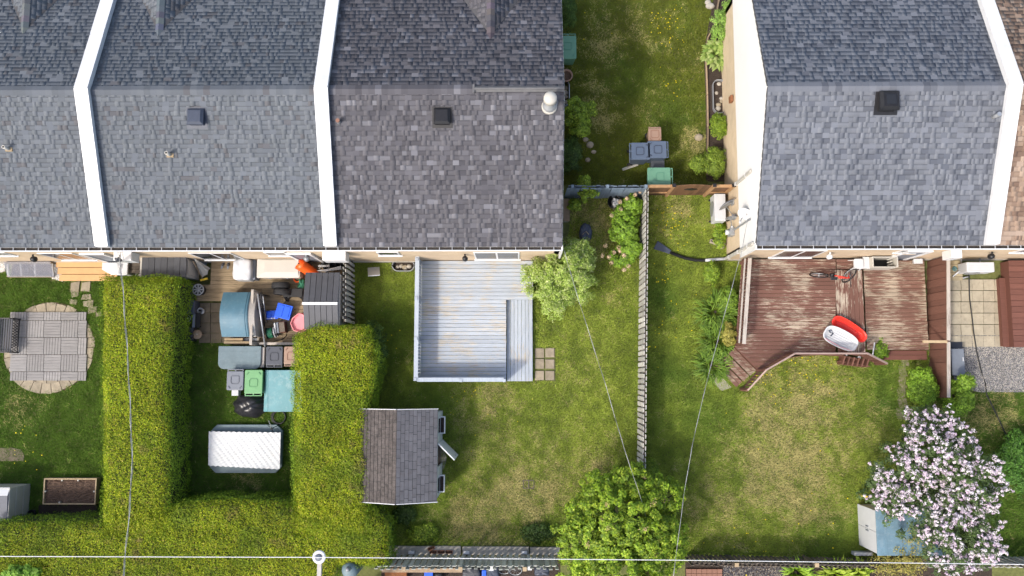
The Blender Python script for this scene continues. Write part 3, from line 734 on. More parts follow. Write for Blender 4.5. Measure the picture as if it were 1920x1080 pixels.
# white box by the cedar step
a, b, c, d = PR(192, 493, 238, 514, .55)
wb = T('storage_box', 'white low storage box at end of cedar step beside hedge', 'box', (a+b)/2, (c+d)/2)
MB().prism([(a, d), (b, d), (b, c), (a+.35, c), (a, c+.18)], 0, .5).build('body', m_wplast, wb, bevel=.02)
MB().prism([(a-.02, d+.02), (b+.02, d+.02), (b+.02, c-.02), (a+.33, c-.02), (a-.02, c+.17)], .505, .55).build('lid', m_wplast, wb, bevel=.015)
a, b, c, d = PR(240, 492, 262, 512, .4)
pb = T('planter_box', 'dark brown wooden planter box on white pebbles by grey resin shed', 'planter', (a+b)/2, (c+d)/2)
for i in range(3): board('plank', m_dkwood, pb, ((a+b)/2, c+(d-c)*(i+.5)/3, .38), (b-a, (d-c)/3-.012, .03))
MB().box(a+.02, b-.02, c+.02, d-.02, 0, .36).build('body', m_dkwood, pb)
# raised bed
a, b, c, d = PR(81, 897, 180, 946, .28)
rb = T('raised_garden_bed', 'raised timber garden bed filled with brown soil beside left hedge', 'garden bed', (a+b)/2, (c+d)/2)
t = .04
for (x0, x1, y0, y1) in ((a, b, c, c+t), (a, b, d-t, d), (a, a+t, c+t, d-t), (b-t, b, c+t, d-t)): board('side_board', m_palewood, rb, ((x0+x1)/2, (y0+y1)/2, .14), (x1-x0, y1-y0, .28))
for fx, fy in ((.33, 1), (.66, 1), (.3, 0), (0, .5), (1, .5)): board('stake', m_offw, rb, (a+t+.03+(b-a-2*t-.06)*fx, c+t+.03+(d-c-2*t-.06)*fy, .14), (.05, .05, .29))
n = 26; vs = []; fs = []
for j in range(n):
    for i in range(n): vs.append((a+t+(b-a-2*t)*i/(n-1), c+t+(d-c-2*t)*j/(n-1), .20+jit(.025)))
fs = [(j*n+i, j*n+i+1, (j+1)*n+i+1, (j+1)*n+i) for j in range(n-1) for i in range(n-1)]
MB().add(vs, fs).build('soil', m_soil, rb)
a, b, c, d = PR(72, 944, 182, 988, 0)
MB().box(a, b, c, d, -.03, .012).build('soil_patch', m_mulch)['kind'] = 'structure'
a, b, c, d = PR(73, 969, 127, 980, .12)
tag(MB().box(a, b, c, d, 0, .12).build('edging_block', m_conc, None, bevel=.015), 'long concrete edging block lying on soil below raised bed', 'concrete block')
# small shed at left edge
xe = P(56, 935, 0)[0]; y0 = P(56, 964, 0)[1]; y1 = P(56, 907, 0)[1]; xw = xe-1.7; zt = 1.22
s0 = T('resin_shed', 'low beige slatted shed with navy roof at left edge near raised bed', 'shed', (xe+xw)/2, (y0+y1)/2)
for i in range(6): MB().box(xw, xe+(.012 if i % 2 else .0), y0, y1, zt*i/6+.004, zt*(i+1)/6-.004).build('wall_panel', m_offw, s0)
MB().box(xw+.02, xe-.02, y0+.02, y1-.02, 0, zt-.01).build('core', m_slate, s0)
ym = y0+(y1-y0)*.78
MB().add([(xw, y0-.03, zt), (xe-.02, y0-.03, zt), (xe-.02, ym, zt+.06), (xw, ym, zt+.06), (xw, y0-.03, zt-.03), (xe-.02, y0-.03, zt-.03), (xe-.02, ym, zt), (xw, ym, zt)], [(0, 1, 2, 3), (4, 5, 1, 0), (5, 6, 2, 1)]).build('lid', m_navy, s0)
MB().add([(xw, ym, zt+.06), (xe-.02, ym, zt+.06), (xe+.0, y1+.03, zt-.02), (xw, y1+.03, zt-.02)], [(0, 1, 2, 3)]).build('back_lid', m_wplast, s0)
bxx, byy = P(62, 962, .1); tag(MB().lathe([(.10, 0), (.14, .22), (.12, .22), (.10, .1), (.001, .1)], (bxx, byy, 0), 14).build('flower_pot', m_black, None, True), 'small black plastic pot between beige shed and raised bed', 'pot')

# ------------------------------------------------------------------ cluttered yard
a, b, c, d = PR(388, 486, 640, 643, .25); c2 = P(400, 570, .25)[1]; a2 = P(367, 550, .25)[0]
dk = T('treated_wood_deck', 'worn brown wooden deck under the clutter beside left house', 'deck', (a+b)/2, (c+d)/2)
ym_ = P(400, 566, .25)[1]; xm_ = P(483, 600, .25)[0]
polyd = [(a2, ym_), (xm_, ym_), (xm_, c), (b, c), (b, d), (a+.1, d), (a+.1, P(380, 520, .25)[1]), (a2, P(380, 545, .25)[1])]
q0 = c; pitch = .15; i = 0
while q0 < d:
    y2 = min(q0+pitch, d); lo = xm_ if y2 <= ym_+.05 else a2 if y2 < P(380, 530, .25)[1] else a+.1
    seam = lo+(b-lo)*random.choice((.3, .45, .6, .72))
    for u, v in ((lo, seam-.004), (seam+.004, b)): board('plank', m_deckwood, dk, ((u+v)/2, (q0+y2)/2, .235+jit(.002)), (v-u, y2-q0-.01, .03))
    q0 += pitch
for f in (.05, .5, .95): board('joist', m_dkwood, dk, (xm_+(b-xm_)*f, (c+d)/2, .1), (.05, d-c-.05, .22))
# deck railing with balusters
xr = P(487, 600, .25)[0]; ya, yb = P(487, 646, .25)[1], P(487, 550, .25)[1]
rl = T('deck_railing', 'weathered wooden baluster railing right of the teal storage shed', 'railing', xr, (ya+yb)/2, .25)
board('top_rail', m_greyrail, rl, (xr, (ya+yb)/2, 1.15), (.09, yb-ya, .04)); board('bottom_rail', m_greyrail, rl, (xr, (ya+yb)/2, .35), (.05, yb-ya-.12, .06))
for i in range(11): board('baluster', m_dkwood, rl, (xr, ya+.1+(yb-ya-.2)*i/10, .755), (.035, .035, .73))
for yy in (ya, yb): board('post', m_greyrail, rl, (xr, yy, .70), (.09, .09, .9))
xq = P(590, 644, .25)[0]; yq = P(520, 645, .25)[1]
r2 = T('deck_railing', 'low pale rail along south edge of cluttered deck above the bins', 'railing', (xr+xq)/2, yq, .25)
board('top_rail', m_greyrail, r2, ((xr+xq)/2+.05, yq, .55), (xq-xr-.1, .09, .04))
for i in range(9): board('baluster', m_greyrail, r2, (xr+.1+(xq-xr-.2)*i/8, yq, .39), (.035, .035, .28))
# pavers in the cluttered yard
pv = T('paved_area', '', '', *P(393, 604, 0)); del pv['label']; del pv['category']; pv['kind'] = 'structure'
for i in range(5):
    for j in range(4):
        a, b, c, d = PR(373.5+i*21.5, 568+j*19, 394+i*21.5, 586+j*19, .04); MB().box(a, b, c, d, -.03, .04+jit(.005)).build('paver', m_paverd, pv)
# grey resin shed by the wall
def resin_shed(label, roof_px, z, skin, roofm, nslat, slope=.06, axis='y', over=.02):
    a, b, c, d = PR(*roof_px, z)
    s = T('resin_shed', label, 'shed', (a+b)/2, (c+d)/2)
    MB().box(a+over, b-over, c+over, d-over, 0, z-.07).build('body', skin, s, bevel=.02)
    for i in range(nslat):
        if axis == 'y': x0, x1 = a+(b-a)*i/nslat, a+(b-a)*(i+1)/nslat; MB().box(x0+.005, x1-.005, c, d, z-.068, z+(.012 if i % 2 else .0)).build('roof_slat', roofm, s)
    return s, a, b, c, d
s1, a, b, c, d = resin_shed('grey-roofed taupe resin shed against wall, above left hedge', (266, 482, 349, 519), 1.25, m_beige, m_slate, 7)
MB().box(b+.0, b+.02, c+.1, d-.1, .1, 1.1).build('door', m_beige, s1)
board('corner_post', m_offw, s1, (a-.04, (c+d)/2, .62), (.06, d-c, 1.24))
# folded chairs and umbrella leaning by the shed
fx, fy = P(372, 500, 0)
for k, (mm, lab) in enumerate(((m_greend, 'dark green folded lawn chair leaning beside grey resin shed'), (m_offw, 'cream folded lawn chair leaning outermost beside the patio window'), (m_greyp, 'grey folded lawn chair leaning between green and cream ones'))):
    o_ = T('folded_chair', lab, 'folded chair', fx+.05+.11*k, fy+.05, 0, rz=-.5, local=True, group='folded chairs by the shed')
    Mr = Matrix.Rotation(R(-28), 4, 'Y')
    MB().box(-.015, .015, -.03, .25, 0, 1.05, Mr).build('seat_panel', mm, o_)
    MB().box(-.03, .025, -.06, -.03, 0, 1.12, Mr).box(-.03, .025, .25, .28, 0, 1.12, Mr).build('frame', m_black if k == 0 else m_offw, o_)
ux, uy = P(384, 512, 0)
u = T('folded_umbrella', 'folded cream patio umbrella lying against grey resin shed door', 'umbrella', ux, uy, .25)
mb = MB(); tip = Vector((*P(366, 486, 1.0), 1.0))
base = [Vector((*P(px, py, .35), .30+.1*(k % 2))) for k, (px, py) in enumerate(((378, 521), (383, 518), (388, 514), (391, 508), (393, 503)))]
for p, q in zip(base, base[1:]): mb.add([tip, p, q], [(0, 1, 2)])
for p in base: mb.cyl(tip, p, .012, n=5)
mb.build('canopy', m_offw, u); MB().cyl(tip+Vector((-.05, .1, .15)), Vector((*P(386, 515, .3), .3)), .018).build('pole', m_steel, u)
bp0, bp1 = Vector((*P(362, 490, 1.15), 1.15)), Vector((*P(381, 524, .3), .3))
br = T('push_broom', 'push broom with yellow head and wooden handle leaning on resin shed', 'broom', *P(381, 524, .25), .25)
MB().cyl(bp0, bp1, .014).build('handle', m_lumber, br); board('head', m_yellow, br, bp1+Vector((.03, 0, .0)), (.26, .07, .06), rz=.25)
nb0, nb1 = Vector((*P(336, 531, .9), .9)), Vector((*P(352, 541, .5), .5))
nb_ = T('snow_brush', 'yellow-tipped snow brush resting on dark clutter beside left hedge', 'snow brush', *P(352, 541, 0))
MB().cyl(nb0, nb1, .014).build('handle', m_yellow, nb_); board('head', m_black, nb_, nb0+Vector((.02, .02, 0)), (.05, .14, .06), rz=.6); MB().cyl(nb1, (nb1.x+.15, nb1.y-.12, .0), .014).build('shaft', m_black, nb_)
for px, py, rz, side in ((417.5, 498, -.35, 'left'), (428, 498.5, -.15, 'right')):
    x, y = P(px, py, .25); sl = T('slipper', 'dark grey slipper on deck, ' + side + ' one of the pair', 'slipper', x, y, .25, rz, 'pair of slippers', True)
    MB().prism([(.045*math.cos(t_)*(1.0 if math.sin(t_) > 0 else .85), .135*math.sin(t_)) for t_ in np.linspace(0, 2*math.pi, 16, False)], 0, .02).build('sole', m_greyp, sl)
    MB().lathe([(.05, .0), (.048, .03), (.03, .055), (.001, .06)], (0, .04, .015), 12, 1, 1.4).build('strap', m_slate, sl, True)
# white covered appliance
def lumpy(name, m, parent, x0, x1, y0, y1, z0, z1, amp, n=14, tap=.06, power=6):
    vs = []; fs = []; cx_, cy_ = (x0+x1)/2, (y0+y1)/2; nz = 8; seed = random.random()*50; n4 = 40
    for k in range(nz+1):
        f = k/nz
        for i in range(n4):
            t_ = 2*math.pi*i/n4; c_, s_ = math.cos(t_), math.sin(t_)
            rr = (abs(c_)**power+abs(s_)**power)**(-1/power); zz = min(1, f*1.25); shrink = 1 if f < .8 else 1-(f-.8)/.2*.55
            wob = 1+amp*(math.sin(3*t_+seed)+.7*math.sin(7*t_+seed*2+f*3)+.5*math.sin(13*t_+f*9))
            vs.append((cx_+(x1-x0)/2*rr*c_*shrink*wob*(1-tap*f), cy_+(y1-y0)/2*rr*s_*shrink*wob*(1-tap*f), z0+(z1-z0)*zz+amp*.5*math.sin(5*t_+seed+f*4)*(f > .5)))
    fs = [(k*n4+i, k*n4+(i+1) % n4, (k+1)*n4+(i+1) % n4, (k+1)*n4+i) for k in range(nz) for i in range(n4)] + [tuple(range(nz*n4, (nz+1)*n4))]
    return MB().add(vs, fs).build(name, m, parent, True)
a, b, c, d = PR(440, 486, 480, 527, .7)
cv = T('covered_cart', 'boxy cart under crumpled white plastic cover, between slippers and beige box', 'covered cart', (a+b)/2, (c+d)/2, .25)
lumpy('cover', m_wplast, cv, a, b-.1, c, d, .45, .95, .022); MB().box(a+.06, b-.02, c+.06, d-.02, .25, .7).build('cart', m_greyp, cv, bevel=.02)
# cream deck box
a, b, c, d = PR(481, 485, 562, 521, .95)
db = T('deck_box', 'long cream lidded storage box against wall, beside white covered cart', 'storage box', (a+b)/2, (c+d)/2, .25)
rboxpart(db, 'body', m_offw, a+.05, b-.05, c+.05, d-.04, .25, .84, .03)
MB().prism(rrect(a, b, c, d, .05), .85, .92).build('lid', m_offw, db, bevel=.012)
MB().frustum((a+.03, b-.03, c+.03, d-.03), (a+.28, b-.05, c+.2, d-.05), .921, .965).build('lid_crown', m_offw, db)
for hh in (.3, .7): board('latch', m_greyp, db, (a+(b-a)*hh, c-.01, .83), (.08, .02, .08))
# rolled orange sled
ox, oy = P(574, 505, .3); org = T('rolled_sled', 'bright orange rolled plastic sled standing beside cream storage box', 'sled', ox, oy, .25)
p0, p1 = Vector((ox+.25, oy-.12, .3)), Vector((ox-.08, oy+.12, 1.0)); mb = MB()
qd = (p1-p0).normalized().to_track_quat('Z', 'Y'); vs = []; n = 60
for k in range(n):
    t_ = k/n*2*math.pi*2.4; rr = .08+.075*k/n*2.2
    for p in (p0, p1): vs.append(p+qd @ Vector((rr*math.cos(t_), rr*math.sin(t_), 0)))
mb.add(vs, [(2*k, 2*k+2, 2*k+3, 2*k+1) for k in range(n-1)])
mb.build('rolled_sheet', m_orange, org, True); MB().cyl(p0, p0+(p1-p0)*.985, .19, n=20).build('core', m_orange, org, True)
MB().cyl(p0, p1*1.0+(p1-p0)*.003, .035, n=14).build('hollow', m_dark, org)
rx_, ry_ = P(557, 523, .3); tag(MB().torus((rx_, ry_, .29), .11, .03, 24, 8).build('orange_ring', m_orange, None, True), 'small orange ring on deck between cream box and tires', 'ring')
# black crates
for k, (px, py, rz, lab) in enumerate(((613, 492, .6, 'black plastic crate tipped against wall, left of its neighbour'), (631, 489, -.3, 'black plastic crate in deck corner beside lattice fence'))):
    x, y = P(px, py, .5); cr = T('crate', lab, 'crate', x, y, .25, rz, 'black crates', True)
    Mr = Matrix.Rotation(R(25), 4, 'X'); mb = MB()
    for q in ((-.22, .22, -.17, -.15), (-.22, .22, .15, .17), (-.22, -.20, -.15, .15), (.20, .22, -.15, .15)): mb.box(q[0], q[1], q[2], q[3], .05, .38, Mr)
    mb.build('side_wall', m_black, cr); MB().box(-.2, .2, -.15, .15, .05, .08, Mr).build('bottom', m_black, cr); MB().box(-.05, .05, -.19, -.175, .2, .3, Mr).build('label_plate', m_greyp, cr)
a, b, c, d = PR(597, 497, 641, 511, .8)
wr_ = T('wire_rack', 'white wire rack with curled loops on deck above charcoal shed', 'rack', (a+b)/2, (c+d)/2, .25)
for k in range(6): MB().torus((a+.06+k*.065, d-.05, .92), .03, .008, 12, 5).build('loop', m_white, wr_)
MB().add([(a-.04, c+.05, .9), (a+.3, c+.02, .92), (b, c+.1, .88), (b, d-.05, .95), (a+.4, c+.12, .92)], [(0, 1, 2, 3, 4)]).build('tray', m_wplast, wr_)
for xx in (a+.05, b-.05): MB().cyl((xx, (c+d)/2, .25), (xx, (c+d)/2, .9), .012, n=6).build('leg', m_white, wr_)
# charcoal shed with white ridge strip
a, b, c, d = PR(571, 511, 636, 617, 1.7); ymid = P(600, 569, 1.9)[1]
s2 = T('resin_shed', 'charcoal panel-roofed shed with white ridge strip beside lattice fence', 'shed', (a+b)/2, (c+d)/2, .25)
MB().box(a+.08, b+.02, c+.05, d-.05, .25, 1.68).build('body', m_beige, s2, bevel=.02)
for half, (y0, z0, y1, z1) in enumerate(((d, 1.70, ymid+.03, 1.92), (ymid-.03, 1.92, c, 1.70))):
    nsl = 6
    for i in range(nsl):
        x0 = a+(b-a)*i/nsl; x1 = a+(b-a)*(i+1)/nsl; lift = .0
        MB().add([(x0+.012, y0, z0), (x1-.004, y0, z0), (x1-.004, y1, z1), (x0+.012, y1, z1), (x0+.012, y0, z0-.04), (x1-.004, y0, z0-.04), (x1-.004, y1, z1-.04), (x0+.012, y1, z1-.04)],
                 [(3, 2, 1, 0), (0, 1, 5, 4), (1, 2, 6, 5), (2, 3, 7, 6), (3, 0, 4, 7)]).build('roof_slat', m_slate, s2)
    MB().add([(a+.01, y0, z0-.045), (b-.01, y0, z0-.045), (b-.01, y1, z1-.045), (a+.01, y1, z1-.045)], [(3, 2, 1, 0)]).build('roof_base', m_black, s2)
MB().box(a-.02, b+.0, ymid-.045, ymid+.045, 1.87, 1.955).build('ridge_strip', m_white, s2, bevel=.012)
# tires, arch box
def tire(x, y, z, rz, label):
    t_ = T('tire', label, 'tire', x, y, z, rz, 'tires on the deck', True)
    Mr = Matrix.Rotation(R(90), 4, 'X'); prof = [(.20, -.09), (.29, -.105), (.315, -.08), (.32, 0), (.315, .08), (.29, .105), (.20, .09), (.19, 0)]
    n = 32; vs = [Mr @ Vector((r*math.cos(2*math.pi*k/n), r*math.sin(2*math.pi*k/n), h_)) + Vector((0, 0, .32)) for r, h_ in prof for k in range(n)]; m_ = len(prof)
    MB().add(vs, [(i*n+k, i*n+(k+1) % n, ((i+1) % m_)*n+(k+1) % n, ((i+1) % m_)*n+k) for i in range(m_) for k in range(n)]).build('carcass', m_blackr, t_, True)
    mb = MB()
    for off_ in (-.05, 0, .05): mb.torus((0, off_, .32), .319, .006, 32, 4, Mr)
    mb.build('tread_rib', m_black, t_)
x, y = P(530, 540, .5); tire(x-.05, y+.08, .25, .04, 'black car tire standing on deck, nearer the cream box'); tire(x+.02, y-.16, .25, -.1, 'black car tire standing on deck, partly behind black stool')
x, y = P(551, 552, .5); ab = T('step_stool', 'black plastic arched step stool with textured top beside tires', 'stool', x, y, .25, 0, None, True)
MB().box(-.36, .33, -.1, .2, .32, .37).build('top', m_blackr, ab, bevel=.02)
for s in (-1, 1): MB().frustum((s*.30-.05, s*.30+.05, -.22, .24), (s*.31-.04, s*.31+.04, -.1, .2), 0, .32).build('leg', m_black, ab)
MB().torus((0, -.18, .02), .28, .05, 24, 6, Matrix.Rotation(R(55), 4, 'X')).build('arch', m_blackr, ab, True)
x, y = P(566, 538, .4); gn = T('garden_net', 'bundle of green garden netting squeezed beside charcoal shed', 'netting', x, y, .25)
for k in range(7): MB().tube([(x+.05+jit(.05), y-.3+.02*k, .28), (x-.12+jit(.03), y+jit(.1), .45+jit(.1)), (x+.08+jit(.03), y+.3, .35)], .009, 5).build('cord', m_greend, gn)
lumpy('bundle', m_greend, gn, x-.1, x+.1, y-.25, y+.3, .25, .5, .06)
# blue crates
for (px0, py0, px1, py1, z1, rz, lab) in ((518, 571, 546, 597, .55, -.25, 'large blue plastic tote on deck beside pink sled'), (500, 583, 521, 598, .45, .06, 'small blue basket beside the large blue tote')):
    a, b, c, d = PR(px0, py0, px1, py1, z1); t_ = T('tote', lab, 'tote', (a+b)/2, (c+d)/2, .25, rz, 'blue totes', True); w2, h2 = (b-a)/2, (d-c)/2
    MB().frustum((-w2*.85, w2*.85, -h2*.85, h2*.85), (-w2, w2, -h2, h2), 0, z1-.25).build('body', m_blue, t_, bevel=.015)
    MB().box(-w2-.01, w2+.01, -h2-.01, h2+.01, z1-.248, z1-.22).build('lid', m_blue, t_, bevel=.008)
    MB().box(-w2*.8, -w2*.1, -h2*.8, h2*.8, z1-.219, z1-.20).box(w2*.1, w2*.8, -h2*.8, h2*.8, z1-.219, z1-.20).build('lid_panel', m_blue, t_)
wl_ = [P(500, 597, .4), P(516, 597, .4), P(522, 592, .4)]
tag(MB().tube([(p[0], p[1], .48) for p in wl_], .018, 6).build('white_hook', m_white, None, True), 'bent white plastic hook lying over the small blue basket', 'hook')
# pink sled
x, y = P(560, 605, .4); pk = T('sled', 'pale pink plastic sled leaning on charcoal shed', 'sled', x, y, .25, -.25, 'sleds', True)
out = [(.0, .34), (.22, .26), (.30, .05), (.28, -.2), (.18, -.32), (-.12, -.30), (-.28, -.1), (-.26, .1), (-.12, .31)]
Mr = Matrix.Rotation(R(12), 4, 'Y')
mb = MB(); inn = [(p[0]*.8, p[1]*.8) for p in out]; n = len(out)
vs = [Mr @ Vector((*p, .32)) for p in out] + [Mr @ Vector((*p, .24)) for p in inn] + [Mr @ Vector((*p, .30)) for p in out]
mb.add(vs, [(i, (i+1) % n, n+(i+1) % n, n+i) for i in range(n)] + [tuple(range(n, 2*n))]); o_ = mb.build('shell', m_pink, pk, bevel=0)
MB().tube([Mr @ Vector((*p, .325)) for p in out+out[:1]], .016, 6).build('rim', m_pink, pk, True)
MB().frustum((-.2, .2, -.22, .22), (-.15, .15, -.2, .2), 0, .2).build('stand_in_base', m_greyp, pk); bpy.data.objects['stand_in_base'].name = 'base_block'
a, b = P(566, 590, .3); tag(MB().box(a-.05, a+.1, b-.03, b+.05, .25, .45).build('red_tub', m_red, None, bevel=.02), 'small red tub tucked behind pink sled at charcoal shed', 'tub')
# hose reel and crates
x, y = P(510, 624, .4); hr = T('hose_reel', 'green garden hose wound on a reel near deck railing', 'hose reel', x, y, .25, .2, None, True)
for k in range(5): MB().torus((-.10+k*.035, 0, .22), .17, .02, 22, 6, Matrix.Rotation(R(90), 4, 'Y')).build('hose_coil', m_greend, hr, True)
for s in (-.16, .12): MB().cyl((s, 0, .22), (s+.02, 0, .22), .21, n=20).build('flange', m_black if s < 0 else m_wplast, hr)
MB().cyl((-.18, 0, .22), (.2, 0, .22), .03).box(-.17, .15, -.15, -.1, 0, .04).box(-.17, .15, .1, .15, 0, .04).build('frame', m_white, hr)
for k, (px, mm, lab, sx) in enumerate(((517, m_wplast, 'thin white drawer standing beside green hose reel', .06), (522, m_greyp, 'thin grey drawer standing between white drawer and brown box', .07), (530, m_brplain, 'small brown slatted box right of green hose reel', .2))):
    x, y = P(px, 616-k, .5); q = T('drawer', lab, 'box', x, y, .25, .12, None, True)
    MB().box(-sx/2, sx/2, -.18, .2, 0, .34).build('body', mm, q, bevel=.008); MB().box(-sx/2+.01, sx/2-.01, -.16, .18, .341, .35).build('inset', m_dkwood if k == 2 else mm, q)
MB_h = MB().tube([(*P(537, 622, .3), .27), (*P(536, 630, .3), .27), (*P(528, 637, .3), .27), (*P(512, 640, .3), .27)], .013, 6).build('hose_end', m_dkcable, None, True); tag(MB_h, 'loose black hose end curling below the brown box', 'hose')
# poles leaning on the railing
for (a_, za), (b_, zb), mm, r_, lab in ((((483, 551), 1.3), ((497, 650), .6), m_steel, .03, 'long pale metal pole leaning along deck railing'), (((493, 556), 1.25), ((499, 604), .4), m_steel, .015, 'thin silver pole leaning among black frames by railing'), (((489, 551), 1.28), ((496, 612), .4), m_black, .03, 'black pole leaning between the two metal poles')):
    tag(MB().cyl((*P(*a_, za), za), (*P(*b_, zb), zb), r_, n=8).build('pole', mm, None, True), lab, 'pole')
x, y = P(497, 570, .6); bf = T('folding_chairs', 'black folded metal chairs standing right of deck railing', 'folding chairs', x, y, .25)
for k in range(3): MB().tube([(x-.1+.07*k, y-.25, .25), (x-.12+.07*k, y-.22, 1.0), (x-.12+.07*k, y+.3, 1.0), (x-.1+.07*k, y+.32, .25)], .018, 6).build('tube_frame', m_black, bf)
for k in range(4): board('crossbar', m_black, bf, (x-.03, y-.2+k*.16, .9), (.2, .025, .03))
# teal arched storage shed
a, b, c, d = PR(414, 547, 478, 631, 1.2); L_ = d-c
s3 = T('storage_shed', 'horizontal storage shed with blue arched lid beside deck railing', 'shed', (a+b)/2, (c+d)/2)
n = 18; arch = lambda f: 1.02+.30*math.sin(math.pi*f)
mb = MB(); pts = [(c+L_*i/n, arch(i/n)) for i in range(n+1)]
lidx = b-.22
vs = [(x, y, z) for x in (a, lidx) for y, z in pts] + [(x, y, z-.06) for x in (a, lidx) for y, z in pts]; m_ = n+1
fs = [(i, i+1, m_+i+1, m_+i)[::-1] for i in range(n)] + [(2*m_+i, i, i+1, 2*m_+i+1)[::-1] for i in range(n)] + [(m_+i, 3*m_+i, 3*m_+i+1, m_+i+1)[::-1] for i in range(n)]
fs += [(0, m_, 3*m_, 2*m_), (n, 2*m_+n, 3*m_+n, m_+n)]
mb.add(vs, fs).build('lid', m_teal, s3)
for xo in (lidx-.10, lidx-.03): MB().tube([(xo, y, z+.008) for y, z in pts], .012, 5).build('lid_rib', m_teal, s3)
mb = MB(); vs = [(lidx+.005, y, z-.03) for y, z in pts] + [(b-.02, y, z-.11) for y, z in pts]
mb.add(vs, [(i, i+1, m_+i+1, m_+i)[::-1] for i in range(n)]).build('back_panel', m_beige, s3)
mb = MB(); side = [(c+.02, 0), (d-.02, 0)] + [(min(max(y, c+.02), d-.02), z-.07) for y, z in pts[::-1]]
k_ = len(side); mb.add([(a+.04, y, z) for y, z in side] + [(b-.02, y, z-.045) for y, z in side], [tuple(range(k_)), tuple(range(k_, 2*k_))[::-1]] + [(i, (i+1) % k_, (i+1) % k_+k_, i+k_) for i in range(k_)]).build('body', m_beige, s3)
# lumber stack
for k, (q, z1, lab) in enumerate((((421, 634, 455, 639), .42, 'short light plank on lumber pile above grey-teal box'), ((420, 640, 468, 645), .5, 'long light plank at front of lumber pile above grey-teal box'), ((456, 634, 482, 645), .3, 'dark grey plastic slab at right of lumber pile'))):
    a, b, c, d = PR(*q, z1); tag(MB().box(a, b, c, d, 0 if k == 2 else z1-.3, z1).build('lumber' if k < 2 else 'slab', m_palewood if k < 2 else m_greyp, None, bevel=.008), lab, 'plank' if k < 2 else 'slab', 'lumber pile' if k < 2 else None)
# grey-teal deck box
a, b, c, d = PR(409, 649, 489, 692, .72)
s4 = T('deck_box', 'low storage box with faded grey-teal lid beside dark grey bin', 'storage box', (a+b)/2, (c+d)/2)
rr = .22
lid = [(a, d), (b, d), (b, c+rr)] + [(b-rr+rr*math.cos(t_), c+rr+rr*math.sin(t_)) for t_ in np.linspace(0, -math.pi/2, 6)[1:]] + [(a+rr+rr*math.cos(t_), c+rr+rr*math.sin(t_)) for t_ in np.linspace(-math.pi/2, -math.pi, 6)]
MB().prism(lid, .655, .72).build('lid', m_teal2, s4, bevel=.015)
for k in range(1, 4): board('lid_groove', m_teal2, s4, ((a+b)/2, c+(d-c)*k/4, .724), (b-a-.3, .02, .01))
rboxpart(s4, 'body', m_beige, a+.05, b+.10, c+.06, d-.03, 0, .64, .03)
# wheelie bins
EMB_SHADE = {m_.name: mat(m_.name+'_groove', c_, .6, .05) for m_, c_ in ((m_bindark, (.035, .04, .05)), (m_binbr, (.22, .12, .08)), (m_bingrey, (.09, .10, .12)), (m_green2, (.09, .24, .10)), (m_green, (.08, .21, .14)), (m_binblue, (.03, .04, .065)))}  # darker plastic: shade of the lid grooves put into the colour
def bin_(label, px, py, rz, m, depth=.72, wid=.58, hgt=1.05, group='wheeled bins', z0=0.0):
    x, y = P(px, py, hgt+z0); o = T('wheeled_bin', label, 'bin', x, y, z0, rz, group, True)
    w2, d2 = wid/2, depth/2
    MB().frustum((-w2*.78, w2*.78, -d2*.72, d2*.62), (-w2*.95, w2*.95, -d2*.92, d2*.82), .06, hgt-.08).build('body', m, o, bevel=.025)
    ld = MB().prism(rrect(-w2, w2, -d2, d2*.82, .05), hgt-.075, hgt-.012).build('lid', m, o, bevel=.018)
    q = [(-.11, -.15), (.11, -.15), (.15, -.09), (.15, .11), (.12, .14), (-.12, .14), (-.15, .11), (-.15, -.09)]; q2 = [(p[0]*.86, p[1]*.86) for p in q]
    ring(q, q2, hgt-.02, hgt+.004).build('lid_emboss_shade', EMB_SHADE[m.name], ld)
    for s in (-1, 1): MB().box(-.05, .05, -.012, .012, hgt-.02, hgt+.012, Matrix.Translation((s*w2*.68, -d2*.72, 0)) @ Matrix.Rotation(s*.9, 4, 'Z')).build('lid_lug', EMB_SHADE[m.name], ld)
    MB().cyl((-w2*.95, d2*.97, hgt-.05), (w2*.95, d2*.97, hgt-.05), .018, n=8).box(-w2*.95, -w2*.85, d2*.8, d2*.97, hgt-.07, hgt-.035).box(w2*.85, w2*.95, d2*.8, d2*.97, hgt-.07, hgt-.035).box(-.02, .02, d2*.8, d2*.97, hgt-.07, hgt-.035).build('handle', m, o)
    for s in (-1, 1): MB().cyl((s*w2*.8-.03, d2*.66, .1), (s*w2*.8+.03, d2*.66, .1), .1, n=16).build('wheel', m_blackr, o, True)
    MB().cyl((-w2*.75, d2*.66, .1), (w2*.75, d2*.66, .1), .015, n=6).build('axle', m_steel, o); return o
bin_('dark grey wheeled bin beside grey-teal storage box', 514, 669, math.pi, m_bindark)
bin_('tan wheeled bin half under right hedge, below deck rail', 546, 668, math.pi, m_binbr, .68, .52)
bin_('light grey wheeled bin left of bright green bin', 440.5, 712, 0, m_bingrey, .72, .58)
bin_('bright green wheeled bin beside turquoise box', 475, 718, math.pi, m_green2, .9, .62)
# turquoise box
a, b, c, d = PR(494, 694, 546, 772, .95)
tq = T('storage_box', 'turquoise sheet-topped storage box half under the right hedge', 'storage box', (a+b)/2, (c+d)/2)
MB().box(a+.06, b+.4, c+.05, d-.05, 0, .88).build('body', m_turq, tq, bevel=.02)
MB().prism([(a+.18, c), (b+.45, c), (b+.45, d), (a+.14, d)], .89, .95).build('top', m_turq, tq, bevel=.012)
MB().add([(a-.02, c, .80), (a+.17, c, .94), (a+.13, d, .94), (a+.0, d, .82)], [(0, 1, 2, 3)]).build('side_flap', m_turq, tq)
